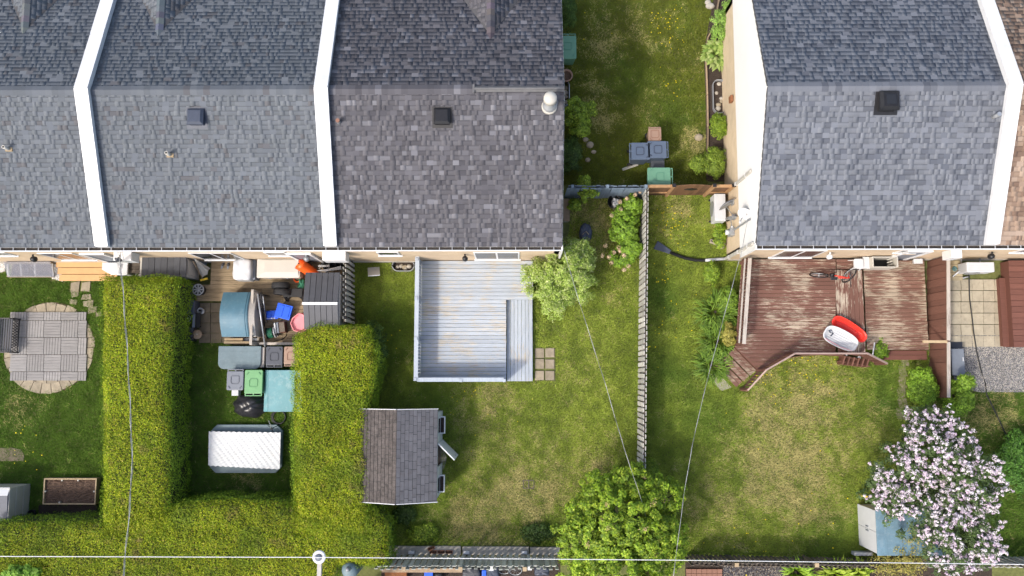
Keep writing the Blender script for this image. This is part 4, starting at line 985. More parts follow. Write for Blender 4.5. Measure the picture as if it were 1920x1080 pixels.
# black tarp bundle
a, b, c, d = PR(432, 736, 498, 785, .4); n = 44; vs = []; cxx, cyy = (a+b)/2, (c+d)/2
for j in range(n):
    for i in range(n):
        u_, v_ = i/(n-1)*2-1, j/(n-1)*2-1; r_ = min(1, math.hypot(u_, v_)*.93); h_ = (1-r_**3)*.5
        fold = .05*math.sin(4*u_+3*v_*v_)+.035*abs(math.sin(5*v_-3*u_))+.012*math.sin(11*u_+7*v_)
        k_ = 1/max(1, math.hypot(u_, v_)*1.02)
        vs.append((cxx+u_*k_*(b-a)/2*(1+.06*math.sin(9*math.atan2(v_, u_))), cyy+v_*k_*(d-c)/2*(1+.06*math.sin(5*math.atan2(v_, u_)+1)), max(.012, h_*.9+fold*(1-r_**2)+.02)))
tag(MB().add(vs, [(j*n+i, j*n+i+1, (j+1)*n+i+1, (j+1)*n+i) for j in range(n-1) for i in range(n-1)]).build('tarp_bundle', m_tarp, None, True), 'glossy black tarp bundle on grass below light grey bin', 'tarp')
a, b, c, d = PR(434, 731, 447, 742, .3); tag(MB().box(a, b, c, d, 0, .3).build('white_tub', m_wplast, None, bevel=.02), 'small white tub wedged between tarp bundle and grey bin', 'tub')
# hose coil and sprinkler tripod
x, y = P(522, 782, .05); hc = T('hose', 'black garden hose coiled on grass below turquoise box', 'hose', x, y)
for k in range(3): MB().torus((x+.02*k, y, .03+.03*k), .26-.02*k, .02, 30, 6).build('coil', m_dkcable, hc, True)
x, y = P(512, 803, .35); tr = T('sprinkler_tripod', 'black sprinkler tripod standing on end of grey platform', 'sprinkler', x, y, .2, 0, None, True)
for k in range(3): MB().tube([(0, 0, .35), (.26*math.cos(k*2.1+.6), .22*math.sin(k*2.1+.6), 0)], .012, 6).build('leg', m_black, tr)
MB().cyl((0, 0, .3), (-.02, .3, .62), .014).build('riser', m_steel, tr); MB().cyl((0, 0, .3), (0, 0, .42), .03).build('hub', m_black, tr)
# grey platform with white corrugated sheet
a, b, c, d = PR(394, 796, 529, 887, .18); k_ = .22
pf = T('platform', 'grey-blue panel platform with cut corners under white corrugated sheet', 'platform', (a+b)/2, (c+d)/2)
for i in range(2):
    y0, y1 = c+(d-c)*i/2, c+(d-c)*(i+1)/2
    poly = [(a+k_, c), (b-k_, c), (b, c+k_), (b, d-k_), (b-k_, d), (a+k_, d), (a, d-k_), (a, c+k_)]
    MB().prism(clip(poly, a, b, y0+.004, y1-.004), 0, .18).build('panel', m_teal2, pf, bevel=.01)
sheet_px = [(391, 809), (526, 811), (524, 880), (390, 873)]; cs = [Vector((*P(px, py, .42), .42)) for px, py in sheet_px]
n = 56; mm_ = 40; vs = []
for j in range(mm_+1):
    for i in range(n+1):
        f, g_ = i/n, j/mm_; p = cs[0].lerp(cs[1], f).lerp(cs[3].lerp(cs[2], f), g_)
        vs.append((p.x+.012*math.sin(j*math.pi)*0, p.y+(.014*math.cos(i*1.57) if j in (0, mm_) else 0), .40+.05*math.sin(math.pi*f)+.010*math.sin(i*1.3+j*.55)*math.cos(j*1.3)))
sh = tag(MB().add(vs, [(j*(n+1)+i, (j+1)*(n+1)+i, (j+1)*(n+1)+i+1, j*(n+1)+i+1) for j in range(mm_) for i in range(n)]).build('corrugated_sheet', m_sheet, None), 'white rippled roofing sheet lying on grey-blue platform', 'roofing sheet')
for p in cs[::2]: pass
for px, py in ((405, 815), (515, 815), (405, 872), (512, 874)):
    x, y = P(px, py, .3); board('support_block', m_greyp, pf, (x, y, .285), (.1, .1, .2))
# items along the left hedge
a, b, c, d = PR(344, 563, 364, 588, .55); su = T('cooler', 'black rounded cooler box on dark ground beside left hedge', 'cooler', (a+b)/2, (c+d)/2)
rboxpart(su, 'body', m_navy, a, b, c, d, 0, .45, .05); rboxpart(su, 'lid', m_navy, a-.01, b+.01, c-.01, d+.01, .455, .55, .04); MB().tube([(a, (c+d)/2-.05, .5), ((a+b)/2, (c+d)/2-.07, .585), (b, (c+d)/2-.05, .5)], .015, 6).build('handle', m_black, su)
x, y = P(352, 597, .35); ln = T('lantern', 'round dark lantern with white top beside black cooler', 'lantern', x, y)
MB().lathe([(.12, 0), (.13, .3), (.1, .36), (.001, .36)], (x, y, 0), 18).build('cage', m_black, ln, True); MB().torus((x, y, .36), .11, .018, 20, 6).build('rim', m_grey, ln, True); MB().lathe([(.05, .36), (.04, .42), (.001, .43)], (x, y, 0), 10).build('top', m_wplast, ln, True)
a, b, c, d = PR(361, 586, 370, 614, .4); bb = T('small_bench', 'narrow black bench on dark pavers near lantern', 'bench', (a+b)/2, (c+d)/2)
board('seat', m_greyp, bb, (a+.04, (c+d)/2, .38), (.09, d-c, .03)); board('seat', m_black, bb, (a+.19, (c+d)/2, .37), (.16, d-c, .03))
for yy in (c+.05, d-.05): board('leg', m_black, bb, ((a+b)/2, yy, .18), (b-a, .04, .36))
x, y = P(375.5, 583, .25); bk = T('bucket', 'white plastic bucket on dark pavers beside black bench', 'bucket', x, y)
MB().lathe([(.09, 0), (.115, .26), (.10, .26), (.085, .06), (.001, .06)], (x, y, 0), 18).build('pail', m_wplast, bk, True); MB().box(x-.06, x+.02, y-.02, y+.05, .2, .27).build('tool', m_black, bk)
x, y = P(370, 627, .3); bt = T('stool', 'round weathered wooden stool at end of dark pavers', 'stool', x, y)
MB().lathe([(.165, .28), (.17, .30), (.165, .33), (.05, .335), (.001, .335)], (x, y, 0), 24).build('seat', m_lumber, bt, True); MB().lathe([(.02, .336), (.001, .34)], (x, y, 0), 8).build('knob', m_offw, bt)
for k in range(3): MB().cyl((x+.1*math.cos(k*2.1), y+.1*math.sin(k*2.1), .29), (x+.14*math.cos(k*2.1), y+.14*math.sin(k*2.1), 0), .018).build('leg', m_lumber, bt)
x, y = P(371.5, 543, .55); hb = T('wheel_cover', 'grey spoked wheel cover on edge of worn wooden deck', 'wheel cover', x, y, .25, 0, None, True)
MB().torus((0, 0, .3), .19, .025, 28, 6).build('rim', m_grey, hb, True); MB().lathe([(.06, .3), (.05, .33), (.001, .33)], (0, 0, 0), 14).build('hub', m_grey, hb, True)
for k in range(8): board('spoke', m_grey, hb, (.12*math.cos(k*.785), .12*math.sin(k*.785), .305), (.15, .05, .02), rz=k*.785)
MB().lathe([(.17, 0), (.18, .27), (.001, .27)], (0, 0, 0), 20).build('base', m_black, hb)
a, b, c, d = PR(342, 612, 362, 640, .4); bg_ = T('bag_pile', 'pile of dark bags on ground beside left hedge below lantern', 'bags', (a+b)/2, (c+d)/2)
lumpy('bag', m_tarp, bg_, a, b, c, (c+d)/2+.02, 0, .4, .05); lumpy('bag', m_slate, bg_, a+.02, b-.03, (c+d)/2, d, 0, .32, .07)
a, b, c, d = PR(343, 530, 366, 562, .3); lumpy('dark_bundle', m_slate, None, a, b, c, d, 0, .4, .06); tag(bpy.data.objects['dark_bundle'], 'dark covered bundle between resin shed and black cooler', 'bundle')

# ------------------------------------------------------------------ lattice fence right of the cluttered deck
def fence_ns(name, label, px, y0px, y1px, hgt, m, mrail, pitch, wid, double=True, post_every=2.2, tilt=0.0, cap=None, z0=0., px1=None, caps_m=None, rails=(.35, .6)):
    xa, ya = P(px, y1px, 0); xb, yb = P(px1 if px1 else px, y0px, 0)     # south end, north end
    f = T(name, label, 'fence', (xa+xb)/2, (ya+yb)/2); L_ = math.hypot(xb-xa, yb-ya); ang = math.atan2(yb-ya, xb-xa)
    dirv = Vector((math.cos(ang), math.sin(ang), 0)); nrm = Vector((-dirv.y, dirv.x, 0)); A = Vector((xa, ya, 0))
    n = int(L_/pitch)
    for i in range(n+1):
        for side in ((-1, 1) if double else (1,)):
            s_ = i*pitch+(pitch/2 if side > 0 and double else 0)
            if s_ > L_: continue
            h_ = hgt+jit(.03); c_ = A+dirv*s_+nrm*(side*.04)
            board('picket', m, f, (c_.x, c_.y, z0+.04+h_/2), (wid+jit(.008), .018, h_), rz=ang+jit(.06), ry=jit(.02))
    for zz in (hgt*rails[0]*.5, hgt*.88):
        c_ = A+dirv*(L_/2); board('rail', mrail, f, (c_.x, c_.y, z0+zz), (L_, .045, .08), rz=ang)
    k = 0.0
    while k < L_+.01:
        c_ = A+dirv*k; board('post', mrail, f, (c_.x, c_.y, z0+hgt*.5), (.09, .055, hgt+.02), rz=ang); k += post_every
    return f
lf = fence_ns('privacy_fence', 'grey slatted privacy fence between cluttered deck and middle lawn', 663, 486, 606, 1.55, m_oldwood, m_dkwood, .19, .09, True, 2.0)
a, b = P(657, 545, .3)[0], 0
# ------------------------------------------------------------------ blue-grey deck
z = .42
x0 = P(787, 600, z)[0]; x1 = P(949, 640, z)[0]; x2 = P(999, 520, z)[0]; yS = P(870, 711, z)[1]; yN = P(870, 489, z)[1]; yM = P(970, 559, z)[1]
bd = T('painted_deck', 'blue-grey painted wooden deck with flaking boards behind end row house', 'deck', (x0+x1)/2, (yS+yN)/2)
n = round((yN-yS)/.142); p = (yN-yS)/n
for i in range(n):
    y = yS+(i+.5)*p; xr_ = x2 if y > yM else x1
    board('plank', m_bluedeck, bd, ((x0+xr_)/2+jit(.004), y, z-.018+jit(.0015)), (xr_-x0, p-.011, .036))
board('rim_joist', m_bluerail, bd, (x1-.02, (yS+yM)/2, .2), (.04, yM-yS-.05, .37)); board('rim_joist', m_bluerail, bd, ((x0+x1)/2, yS+.03, .19), (x1-x0, .04, .37)); board('rim_joist', m_bluerail, bd, (x2-.03, (yN+yM)/2, .19), (.04, yN-yM, .37))
board('rim_joist', m_bluerail, bd, ((x1+x2)/2, yM+.02, .19), (x2-x1, .04, .37))
xs1 = P(999, 640, .22)[0]; ysS = P(970, 715, .22)[1]
nn = 7; pw = (xs1-x1-.03)/nn
for i in range(nn): board('step_plank', m_bluedeckY, bd, (x1+.02+(i+.5)*pw, (ysS+yM)/2-.02, .205+jit(.002)), (pw-.011, yM-ysS-.05, .03))
board('step_rim', m_bluerail, bd, (xs1-.02, (ysS+yM)/2, .09), (.035, yM-ysS-.06, .18)); board('step_rim', m_bluerail, bd, ((x1+xs1)/2, ysS+.03, .09), (xs1-x1-.08, .035, .18))
# rails
zr_ = z+.92; xl = P(784, 600, zr_)[0]; xl = x0+.0
yb_ = yS-.01
board('rail_cap', m_bluerail, bd, (xl, (yS+yN)/2, zr_), (.14, yN-yS+.1, .035)); board('rail_cap', m_bluerail, bd, ((xl+x1)/2, yb_, zr_+.002), (x1-xl-.1, .14, .035))
for yy in (yN-.08, yS+(yN-yS)*.66, yS+(yN-yS)*.33, yS): board('rail_post', m_bluerail, bd, (xl-.02, yy, zr_*.5+.02), (.1, .1, zr_+.06))
for xx in (xl+(x1-xl)*.5, x1-.05): board('rail_post', m_bluerail, bd, (xx, yb_-.03, zr_*.5+.02), (.1, .1, zr_+.06))
for zz in (z+.14, z+.78):
    board('rail', m_bluerail, bd, (xl, (yS+yN)/2, zz), (.04, yN-yS, .08)); board('rail', m_bluerail, bd, ((xl+x1)/2, yb_, zz), (x1-xl, .04, .08))
nb2 = int((yN-yS)/.112)
for i in range(nb2): board('baluster', m_bluerail, bd, (xl+.035, yS+(yN-yS)*(i+.5)/nb2, z+.46), (.02, .088, .8))
nb2 = int((x1-xl)/.112)
for i in range(nb2): board('baluster', m_bluerail, bd, (xl+(x1-xl)*(i+.5)/nb2, yb_-.035, z+.46), (.088, .02, .8))
# stepping pavers
pa = T('paver_path', '', '', *P(1021, 681, 0)); del pa['label']; del pa['category']; pa['kind'] = 'structure'
for i in range(2):
    for j in range(3):
        a, b, c, d = PR(1003+i*19.5, 652+j*21.3, 1020+i*19.5, 670.5+j*21.3, .03); MB().box(a, b, c+jit(.02), d+jit(.02), -.03, .03+jit(.008)).build('paver', m_paver, pa, bevel=.012)
# window well + white board
def window_well(label, px0, py0, px1, py1, side='s', mstone=True):
    a, b, c, d = PR(px0, py0, px1, py1, .1); w_ = T('window_well', label, 'window well', (a+b)/2, (c+d)/2)
    r = .22; o_ = rrect(a, b, c, d, r); i_ = rrect(a+.025, b-.025, c+.025, d-.025, r-.02)
    ring(o_, i_, -.02, .18).build('liner', m_steel, w_); MB().prism(rrect(a+.02, b-.02, c+.02, d-.02, r-.02), -.018, .01).build('bed', m_mulch, w_)
    for k in range(9):
        s_ = random.uniform(.05, .11); x, y = random.uniform(a+.12, b-.12), random.uniform(c+.12, d-.12)
        MB().lathe([(s_, 0), (s_*.9, s_*.5), (s_*.4, s_*.75), (.001, s_*.8)], (x, y, .005), 8, 1, random.uniform(.7, 1.2)).build('stone', m_paver if k % 2 else m_conc, w_, True)
window_well('steel window well at wall left of blue-grey deck', 735, 488, 778, 509)
x, y = P(700, 502, 0); wbd = T('leaning_sheet', 'white panel leaning on wall left of the window well', 'panel', x, y, 0, .0, None, True)
MB().box(-.2, .22, -.015, .015, 0, .62, Matrix.Rotation(R(35), 4, 'X') @ Matrix.Rotation(R(10), 4, 'Y')).build('sheet', m_wplast, wbd); MB().box(-.2, .22, .016, .03, .02, .06, Matrix.Rotation(R(35), 4, 'X') @ Matrix.Rotation(R(10), 4, 'Y')).build('lip', m_wplast, wbd)
# drain grate in lawn
x, y = P(991, 908, .02); dg = tag(MB().box(x-.2, x+.2, y-.15, y-.12, 0, .03).box(x-.2, x+.2, y+.12, y+.15, 0, .03).box(x-.2, x-.17, y-.12, y+.12, 0, .03).box(x+.17, x+.2, y-.12, y+.12, 0, .03).box(x-.02, x+.02, y-.12, y+.12, 0, .03).build('drain_grate', m_dkwood), 'small dark square drain grate sunk in middle lawn', 'drain grate')
# ------------------------------------------------------------------ garden shed
zE, zR = 1.85, 2.35; xe = P(820, 855, zE)[0]; xr_ = P(743, 855, zR)[0]; xw = 2*xr_-xe; yS = P(756, 943, 2.1)[1]; yN = P(756, 769, 2.1)[1]
gs = T('garden_shed', 'old garden shed with dark shingle roof and open door beside right hedge', 'shed', (xe+xw)/2, (yS+yN)/2)
MB().add([(xw, yS, zE), (xw, yN, zE), (xr_, yN, zR), (xr_, yS, zR), (xe, yS, zE), (xe, yN, zE), (xw, yS, zE-.05), (xw, yN, zE-.05), (xr_, yN, zR-.05), (xr_, yS, zR-.05), (xe, yS, zE-.05), (xe, yN, zE-.05)],
         [(0, 3, 2, 1), (3, 4, 5, 2), (6, 7, 8, 9), (9, 8, 11, 10), (0, 6, 9, 3), (3, 9, 10, 4), (1, 2, 8, 7), (2, 5, 11, 8), (4, 10, 11, 5), (0, 1, 7, 6)]).build('roof', m_dark, gs)
gr_ = bpy.data.objects[[o.name for o in gs.children if o.name.startswith('roof')][0]]
sl_ = (zR-zE)/(xe-xr_)
for s, mm in ((1, m_brownshed), (-1, m_mossyroof)):
    L_ = math.hypot(xe-xr_, zR-zE); nr = 10; q = L_/nr; an = math.atan2(zR-zE, xe-xr_)
    for k in range(nr):
        v = (k+.5)*q; cx_ = xr_+s*math.cos(an)*v; cz_ = zR-math.sin(an)*v+.010; yy = yS-.02-random.uniform(0, .3)
        while yy < yN:
            ln_ = random.uniform(.26, .34); y0_, y1_ = max(yy, yS-.02), min(yy+ln_, yN+.02); yy += ln_
            if y1_-y0_ < .03: continue
            o_ = board('shingle', mm, gr_, (cx_+jit(.002), (y0_+y1_)/2, cz_+jit(.002)), (q-.012, y1_-y0_-.014, .014), ry=s*(an+.03+jit(.01)), rz=jit(.008))
for yy in (yS-.01, yN+.01):
    board('fascia', m_white, gs, ((xr_+xe)/2+.01, yy+(.02 if yy > yS+1 else -.0), (zE+zR)/2-.03), (math.hypot(xe-xr_, zR-zE), .02, .1), ry=an)
    board('fascia', m_white, gs, ((xr_+xw)/2-.01, yy+(.02 if yy > yS+1 else -.0), (zE+zR)/2-.03), (math.hypot(xe-xr_, zR-zE), .02, .1), ry=-an)
xwall = xe-.02
m_shedwall = mat('pale_grey_boarding', (.50, .53, .53), .7, .12, 4, dirt=(.25, .24, .2))
yd0 = P(822, 872, .9)[1]; yd1 = P(822, 828, .9)[1]
for y0_, y1_ in ((yS+.1, yd0), (yd1, yN-.1)):
    nb_2 = max(2, round((y1_-y0_)/.14))
    for i in range(nb_2): board('wall_board', m_shedwall, gs, (xwall, y0_+(i+.5)*(y1_-y0_)/nb_2, .91), (.03, (y1_-y0_)/nb_2-.006, 1.8))
MB().box(xw+.15, xwall-.05, yS+.1, yS+.14, 0, 1.84).box(xw+.15, xwall-.05, yN-.14, yN-.1, 0, 1.84).box(xw+.12, xw+.15, yS+.1, yN-.1, 0, 1.84).build('wall', m_shedwall, gs)
MB().box(xw+.2, xwall-.05, yS+.15, yN-.15, 0, .05).build('floor', m_dkwood, gs)
board('lintel', m_shedwall, gs, (xwall, (yd0+yd1)/2, 1.75), (.04, yd1-yd0, .1))
dx, dy = xwall+.02, yd1
dr = MB().box(0, .78, -.02, .02, .08, 1.72, Matrix.Translation((dx, dy, 0)) @ Matrix.Rotation(R(-44), 4, 'Z')).build('door', m_shedwall, gs)
MB().box(.05, .73, -.035, -.021, .2, .28, Matrix.Translation((dx, dy, 0)) @ Matrix.Rotation(R(-44), 4, 'Z')).box(.05, .73, -.035, -.021, 1.45, 1.53, Matrix.Translation((dx, dy, 0)) @ Matrix.Rotation(R(-44), 4, 'Z')).build('door_brace', m_white, dr)
MB().cyl((dx+.5, dy-.5, .9), (dx+.55, dy-.44, .9), .02).build('door_knob', m_steel, dr)
for py0, py1, lab in ((781, 813, 0), (891, 923, 1)):
    y0_, y1_ = P(824, py1, 1.0)[1], P(824, py0, 1.0)[1]
    wf = MB().box(xwall+.016, xwall+.19, y0_, y0_+.03, .78, 1.0).box(xwall+.016, xwall+.19, y1_-.03, y1_, .78, 1.0).box(xwall+.16, xwall+.19, y0_+.03, y1_-.03, .78, 1.0).box(xwall+.016, xwall+.03, y0_+.03, y1_-.03, .78, 1.0).build('window_box', m_white, gs)
    MB().box(xwall+.031, xwall+.159, y0_+.031, y1_-.031, .78, .93).build('planting_soil', m_mulch, wf)
    MB().box(xwall+.016, xwall+.03, y0_+.05, y1_-.05, 1.05, 1.5).build('window', m_glass, gs)
a, b, c, d = PR(818, 832, 838, 885, 0); MB().prism([(a, c), (b-.1, c+.1), (b, (c+d)/2), (b-.2, d-.1), (a, d)], -.03, .012).build('worn_doorway_soil', m_conc)['kind'] = 'structure'
# ------------------------------------------------------------------ fences
mf = fence_ns('shadowbox_fence', 'long grey shadowbox picket fence dividing middle and right yards', 1196.5, 366, 876, 1.4, m_oldwood, m_dkwood, .195, .14, True, 2.3, px1=1202)
def fence_ew(label, px0, px1, py, hgt, m, mrail, pitch, wid, double, postm=None, z0=0., lean=.0, post_px=(), capm=None, py2=None):
    xa, ya = P(px0, py, 0); xb, yb = P(px1, py2 or py, 0); f = T('picket_fence', label, 'fence', (xa+xb)/2, ya); L_ = xb-xa; n = int(L_/pitch); ang = math.atan2(yb-ya, L_)
    for i in range(n+1):
        for side in ((-1, 1) if double else (1,)):
            s_ = i*pitch+(pitch/2 if side > 0 and double else 0)
            if s_ > L_: continue
            h_ = hgt+jit(.04); board('picket', m, f, (xa+s_, ya+(yb-ya)*s_/L_+side*.045, z0+h_/2+.03), (wid+jit(.01), .018, h_), rz=jit(.04), ry=jit(lean), rx=jit(.02))
    for zz in (hgt*.2, hgt*.85): board('rail', mrail, f, ((xa+xb)/2, (ya+yb)/2, z0+zz), (L_, .05, .09), rz=ang)
    for px in post_px:
        x = P(px, py, 0)[0]; board('post', mrail, f, (x, ya+.0, z0+hgt/2+.08), (.1, .1, hgt+.16))
        if capm: board('post_cap', capm, f, (x, ya, z0+hgt+.18), (.13, .13, .04))
    return f, ya
bf_, yb_ = fence_ew('slate-blue leaning board fence between end row house and wooden gate', 1062, 1200, 369, 1.55, m_bluefence, m_bluefence, .155, .145, True, lean=.06, post_px=(1068, 1130, 1198))
b2, yb2 = fence_ew('mossy grey picket fence behind middle lawn, above clutter', 722, 1040, 1041, 1.85, m_greenwood, m_greenwood, .205, .12, True, post_px=(772, 871, 983), capm=m_palewood)
for px in (772, 875, 983):
    x = P(px, 1034, .1)[0]; board('post_foot', m_wplast, b2, (x, yb2+.14, .18), (.2, .1, .12))
b3, _ = fence_ew('dark weathered fence behind right lawn, left of blue-roofed shed', 1285, 1690, 1042, 1.2, m_dkwood, m_dkwood, .16, .1, True, post_px=(1362, 1505), capm=m_palewood, py2=1050)
b4, _ = fence_ew('grey fence behind the pink lilac at right edge', 1690, 1990, 1046, 1.2, m_oldwood, m_dkwood, .2, .11, True, post_px=(1760, 1880, 1960))
# concrete ledge in front of back fence
lg = T('concrete_ledge', 'row of flat concrete curb slabs along back of middle lawn', 'concrete ledge', *P(880, 1032, 0))
for p0_, p1_ in ((724, 735), (737, 864), (867, 992), (994, 1050)):
    a, b, c, d = PR(p0_, 1024+(p0_-724)*.008, p1_, 1041, .1); MB().box(a, b, c, d, -.03, .1).build('slab', m_conc, lg, bevel=.015)
for k, (px, py, rz, lab) in enumerate(((808.5, 1028, .35, 'rust brick lying tilted on concrete ledge'), (812, 1035, 0, 'rust brick flat on ledge, left of the row of three'), (827, 1035, .02, 'rust brick flat on ledge, middle of the row of three'), (842, 1035, -.02, 'rust brick flat on ledge, right end of the row of three'))):
    x, y = P(px, py, .15); bo = T('hollow_brick', lab, 'brick', x, y, .1, rz, 'rust bricks on the ledge', True)
    ring([(-.12, -.05), (.12, -.05), (.12, .05), (-.12, .05)], [(-.105, -.035), (.105, -.035), (.105, .035), (-.105, .035)], 0, .07).build('shell', m_copper, bo)
    for s in (-.035, .035): board('web', m_copper, bo, (s, 0, .035), (.012, .07, .07))
    board('bottom', m_dark, bo, (0, 0, .008), (.2, .065, .01))
# gate and side panels
yg = P(1290, 366, 0)[1]
gt_ = T('wooden_gate', 'brown stained wooden gate with black diamond between the two fences', 'gate', *P(1290, 366, 0))
xa, xb = P(1252, 366, 0)[0], P(1316, 366, 0)[0]; n = 9
for i in range(n):
    f = (i+.5)/n; hgt = 1.45+.16*math.sin(math.pi*f); board('board', m_gatewood, gt_, (xa+(xb-xa)*f, yg, .06+hgt/2), ((xb-xa)/n-.006, .02, hgt))
for zz in (.35, 1.3): board('rail', m_gatewood, gt_, ((xa+xb)/2, yg+.03, zz), (xb-xa, .035, .09))
xmid = (xa+xb)/2; MB().add([(xmid-.24, yg-.014, 1.05), (xmid, yg-.014, .88), (xmid+.24, yg-.014, 1.05), (xmid, yg-.014, 1.22), (xmid-.24, yg-.03, 1.05), (xmid, yg-.03, .88), (xmid+.24, yg-.03, 1.05), (xmid, yg-.03, 1.22)], [(4, 5, 6, 7), (0, 1, 5, 4), (1, 2, 6, 5), (2, 3, 7, 6), (3, 0, 4, 7)]).build('diamond_plate', m_black, gt_)
m_postw = mat('gate_post_wood', (.36, .21, .10), .75, .2, 8, objvar=.15)
for p0_, p1_, lab in ((1204, 1248, 'brown fence panel left of wooden gate'), (1320, 1354, 'brown fence panel between gate and sided gable wall')):
    xa, xb = P(p0_, 366, 0)[0], P(p1_, 366, 0)[0]; f = T('fence_panel', lab, 'fence', (xa+xb)/2, yg); n = max(3, round((xb-xa)/.13))
    for i in range(n): board('board', m_gatewood, f, (xa+(i+.5)*(xb-xa)/n, yg, .75), ((xb-xa)/n-.006, .02, 1.4))
    board('top_rail', m_postw, f, ((xa+xb)/2, yg-.01, 1.49), (xb-xa+.05, .1, .05)); board('mid_rail', m_postw, f, ((xa+xb)/2, yg-.04, .6), (xb-xa, .04, .09))
    for xx in (xa, xb): 
        if p0_ == 1204 and xx == xa: continue
        board('post', m_postw, f, (xx, yg-.02, .82), (.1, .1, 1.64)); board('post_cap', m_black, f, (xx, yg-.02, 1.66), (.12, .12, .04))
# ------------------------------------------------------------------ side yard
bin_('blue-grey wheeled bin with handle to the left, beside its twin', 1200, 283, math.pi/2, m_binblue, .74, .62)
bin_('blue-grey wheeled bin below tan bin, handle to the right', 1234, 280, -math.pi/2, m_binblue, .74, .62)
bin_('small tan wheeled bin above the two blue-grey bins', 1228, 251, 0, m_binbr, .52, .46, .95)
bin_('green wheeled bin against gate panel, below blue-grey bins', 1238, 331, -math.pi/2, m_green, .9, .66)
bin_('green wheeled bin beside end row house wall at top', 1065, 86, 0, m_green, .95, .6)
x, y = P(1062, 140, .5); tb = T('garden_pot', 'terracotta pot by end row house wall below green bin', 'pot', x, y)
MB().lathe([(.15, 0), (.22, .4), (.24, .4), (.24, .46), (.20, .46), (.19, .36), (.001, .34)], (x, y, 0), 20).build('pot', m_binbr, tb, True)
MB().lathe([(.185, .37), (.001, .38)], (x, y, 0), 14).build('soil', m_soil, tb)
a, b, c, d = PR(1222, 301, 1245, 316, .5); gl = T('storage_tub', 'dark grey tub squeezed between blue-grey and green bins', 'tub', (a+b)/2, (c+d)/2)
MB().box(a, b, c, d, 0, .45).build('body', m_bindark, gl, bevel=.02); MB().box(a-.02, b+.02, c-.02, d+.02, .452, .5).build('lid', m_bindark, gl, bevel=.012)
tag(MB().cyl((*P(1167, 318, .05), .06), (*P(1196, 308, .05), .06), .05, n=4).build('timber_stake', m_offw), 'pale timber stake lying on grass below blue-grey bins', 'stake')
window_well('dark window well at end row house wall in side yard', 1052, 150, 1068, 200)
# planting bed along the gable
bed = [P(px, py) for px, py in ((1345, -40), (1330, 40), (1324, 70), (1320, 110), (1323, 190), (1324, 340), (1366, 340), (1366, -40))]
MB().prism(bed, -.03, .03).build('planting_bed', m_mulch)['kind'] = 'structure'
eb = T('bed_edging', 'pale timber edging around planting bed beside gable wall', 'edging', *P(1323, 180))
ep = [(1352, -30), (1338, 52), (1326, 72), (1322, 100), (1325, 180), (1326, 240), (1325, 330)]
for p, q in zip(ep, ep[1:]):
    p, q = Vector((*P(*p), 0)), Vector((*P(*q), 0)); m_ = (p+q)/2; board('edging_board', m_lumber, eb, (m_.x, m_.y, .07), ((q-p).length-.03, .045, .16), rz=math.atan2((q-p).y, (q-p).x))
window_well('galvanised window well with stones beside gable wall', 1336, 150, 1361, 213)
for k, (px, py, s_) in enumerate(((1331, 12, .17), (1327, 5, .12), (1310, 258, .16), (1106, 272, .14), (1113, 285, .10), (1098, 262, .11), (1102, 300, .10), (1068, 318, .09))):
    x, y = P(px, py); r_ = tag(MB().lathe([(s_, -.02), (s_*1.02, s_*.3), (s_*.75, s_*.62), (s_*.3, s_*.72), (.001, s_*.72)], (x, y, 0), 9, 1, random.uniform(.65, .95)).build('garden_rock', m_paver if k > 1 else m_conc, None), ('flat grey rock at top end of planting bed', 'smaller grey rock at top end of planting bed beside the flat one', 'flat sandy stone sunk at lawn edge by planting bed', 'largest sandy rock in shrub border of end row house', 'sandy rock at right end of the shrub border rocks', 'sandy rock at top of the shrub border rocks', 'small sandy rock right of dark shrub in border', 'little pale rock near blue fence in border')[k], 'rock', 'garden rocks')
# items south of the blue fence
a, b, c, d = PR(1056, 373, 1068, 414, .45); be = T('plank_bench', 'short plank bench by end row house corner, below blue fence', 'bench', (a+b)/2, (c+d)/2)
board('seat', m_lumber, be, ((a+b)/2, (c+d)/2, .43), (b-a, d-c, .05))
for yy in (c+.08, d-.08): board('leg', m_conc, be, ((a+b)/2, yy, .2), (b-a-.04, .1, .4))
a, b, c, d = PR(1087, 419, 1110, 450, .4); bgx = T('dark_bag', 'dark navy bag on bare ground between willow shrub and bench', 'bag', (a+b)/2, (c+d)/2)
lumpy('bag', m_navy, bgx, a, b, c, d, 0, .42, .06, power=3); MB().tube([(a+.1, c+.2, .42), ((a+b)/2, c+.3, .5), (b-.12, c+.2, .42)], .015, 6).build('strap', m_palewood, bgx)
x, y = P(1152, 378, .35); pt = T('plant_pot', 'black tub holding a white bag below blue fence', 'pot', x, y)
MB().lathe([(.2, 0), (.25, .38), (.22, .38), (.2, .1), (.001, .1)], (x, y, 0), 18).build('tub', m_black, pt, True); lumpy('bag', m_wplast, pt, x-.08, x+.16, y-.22, y+.12, .12, .45, .08, power=3)
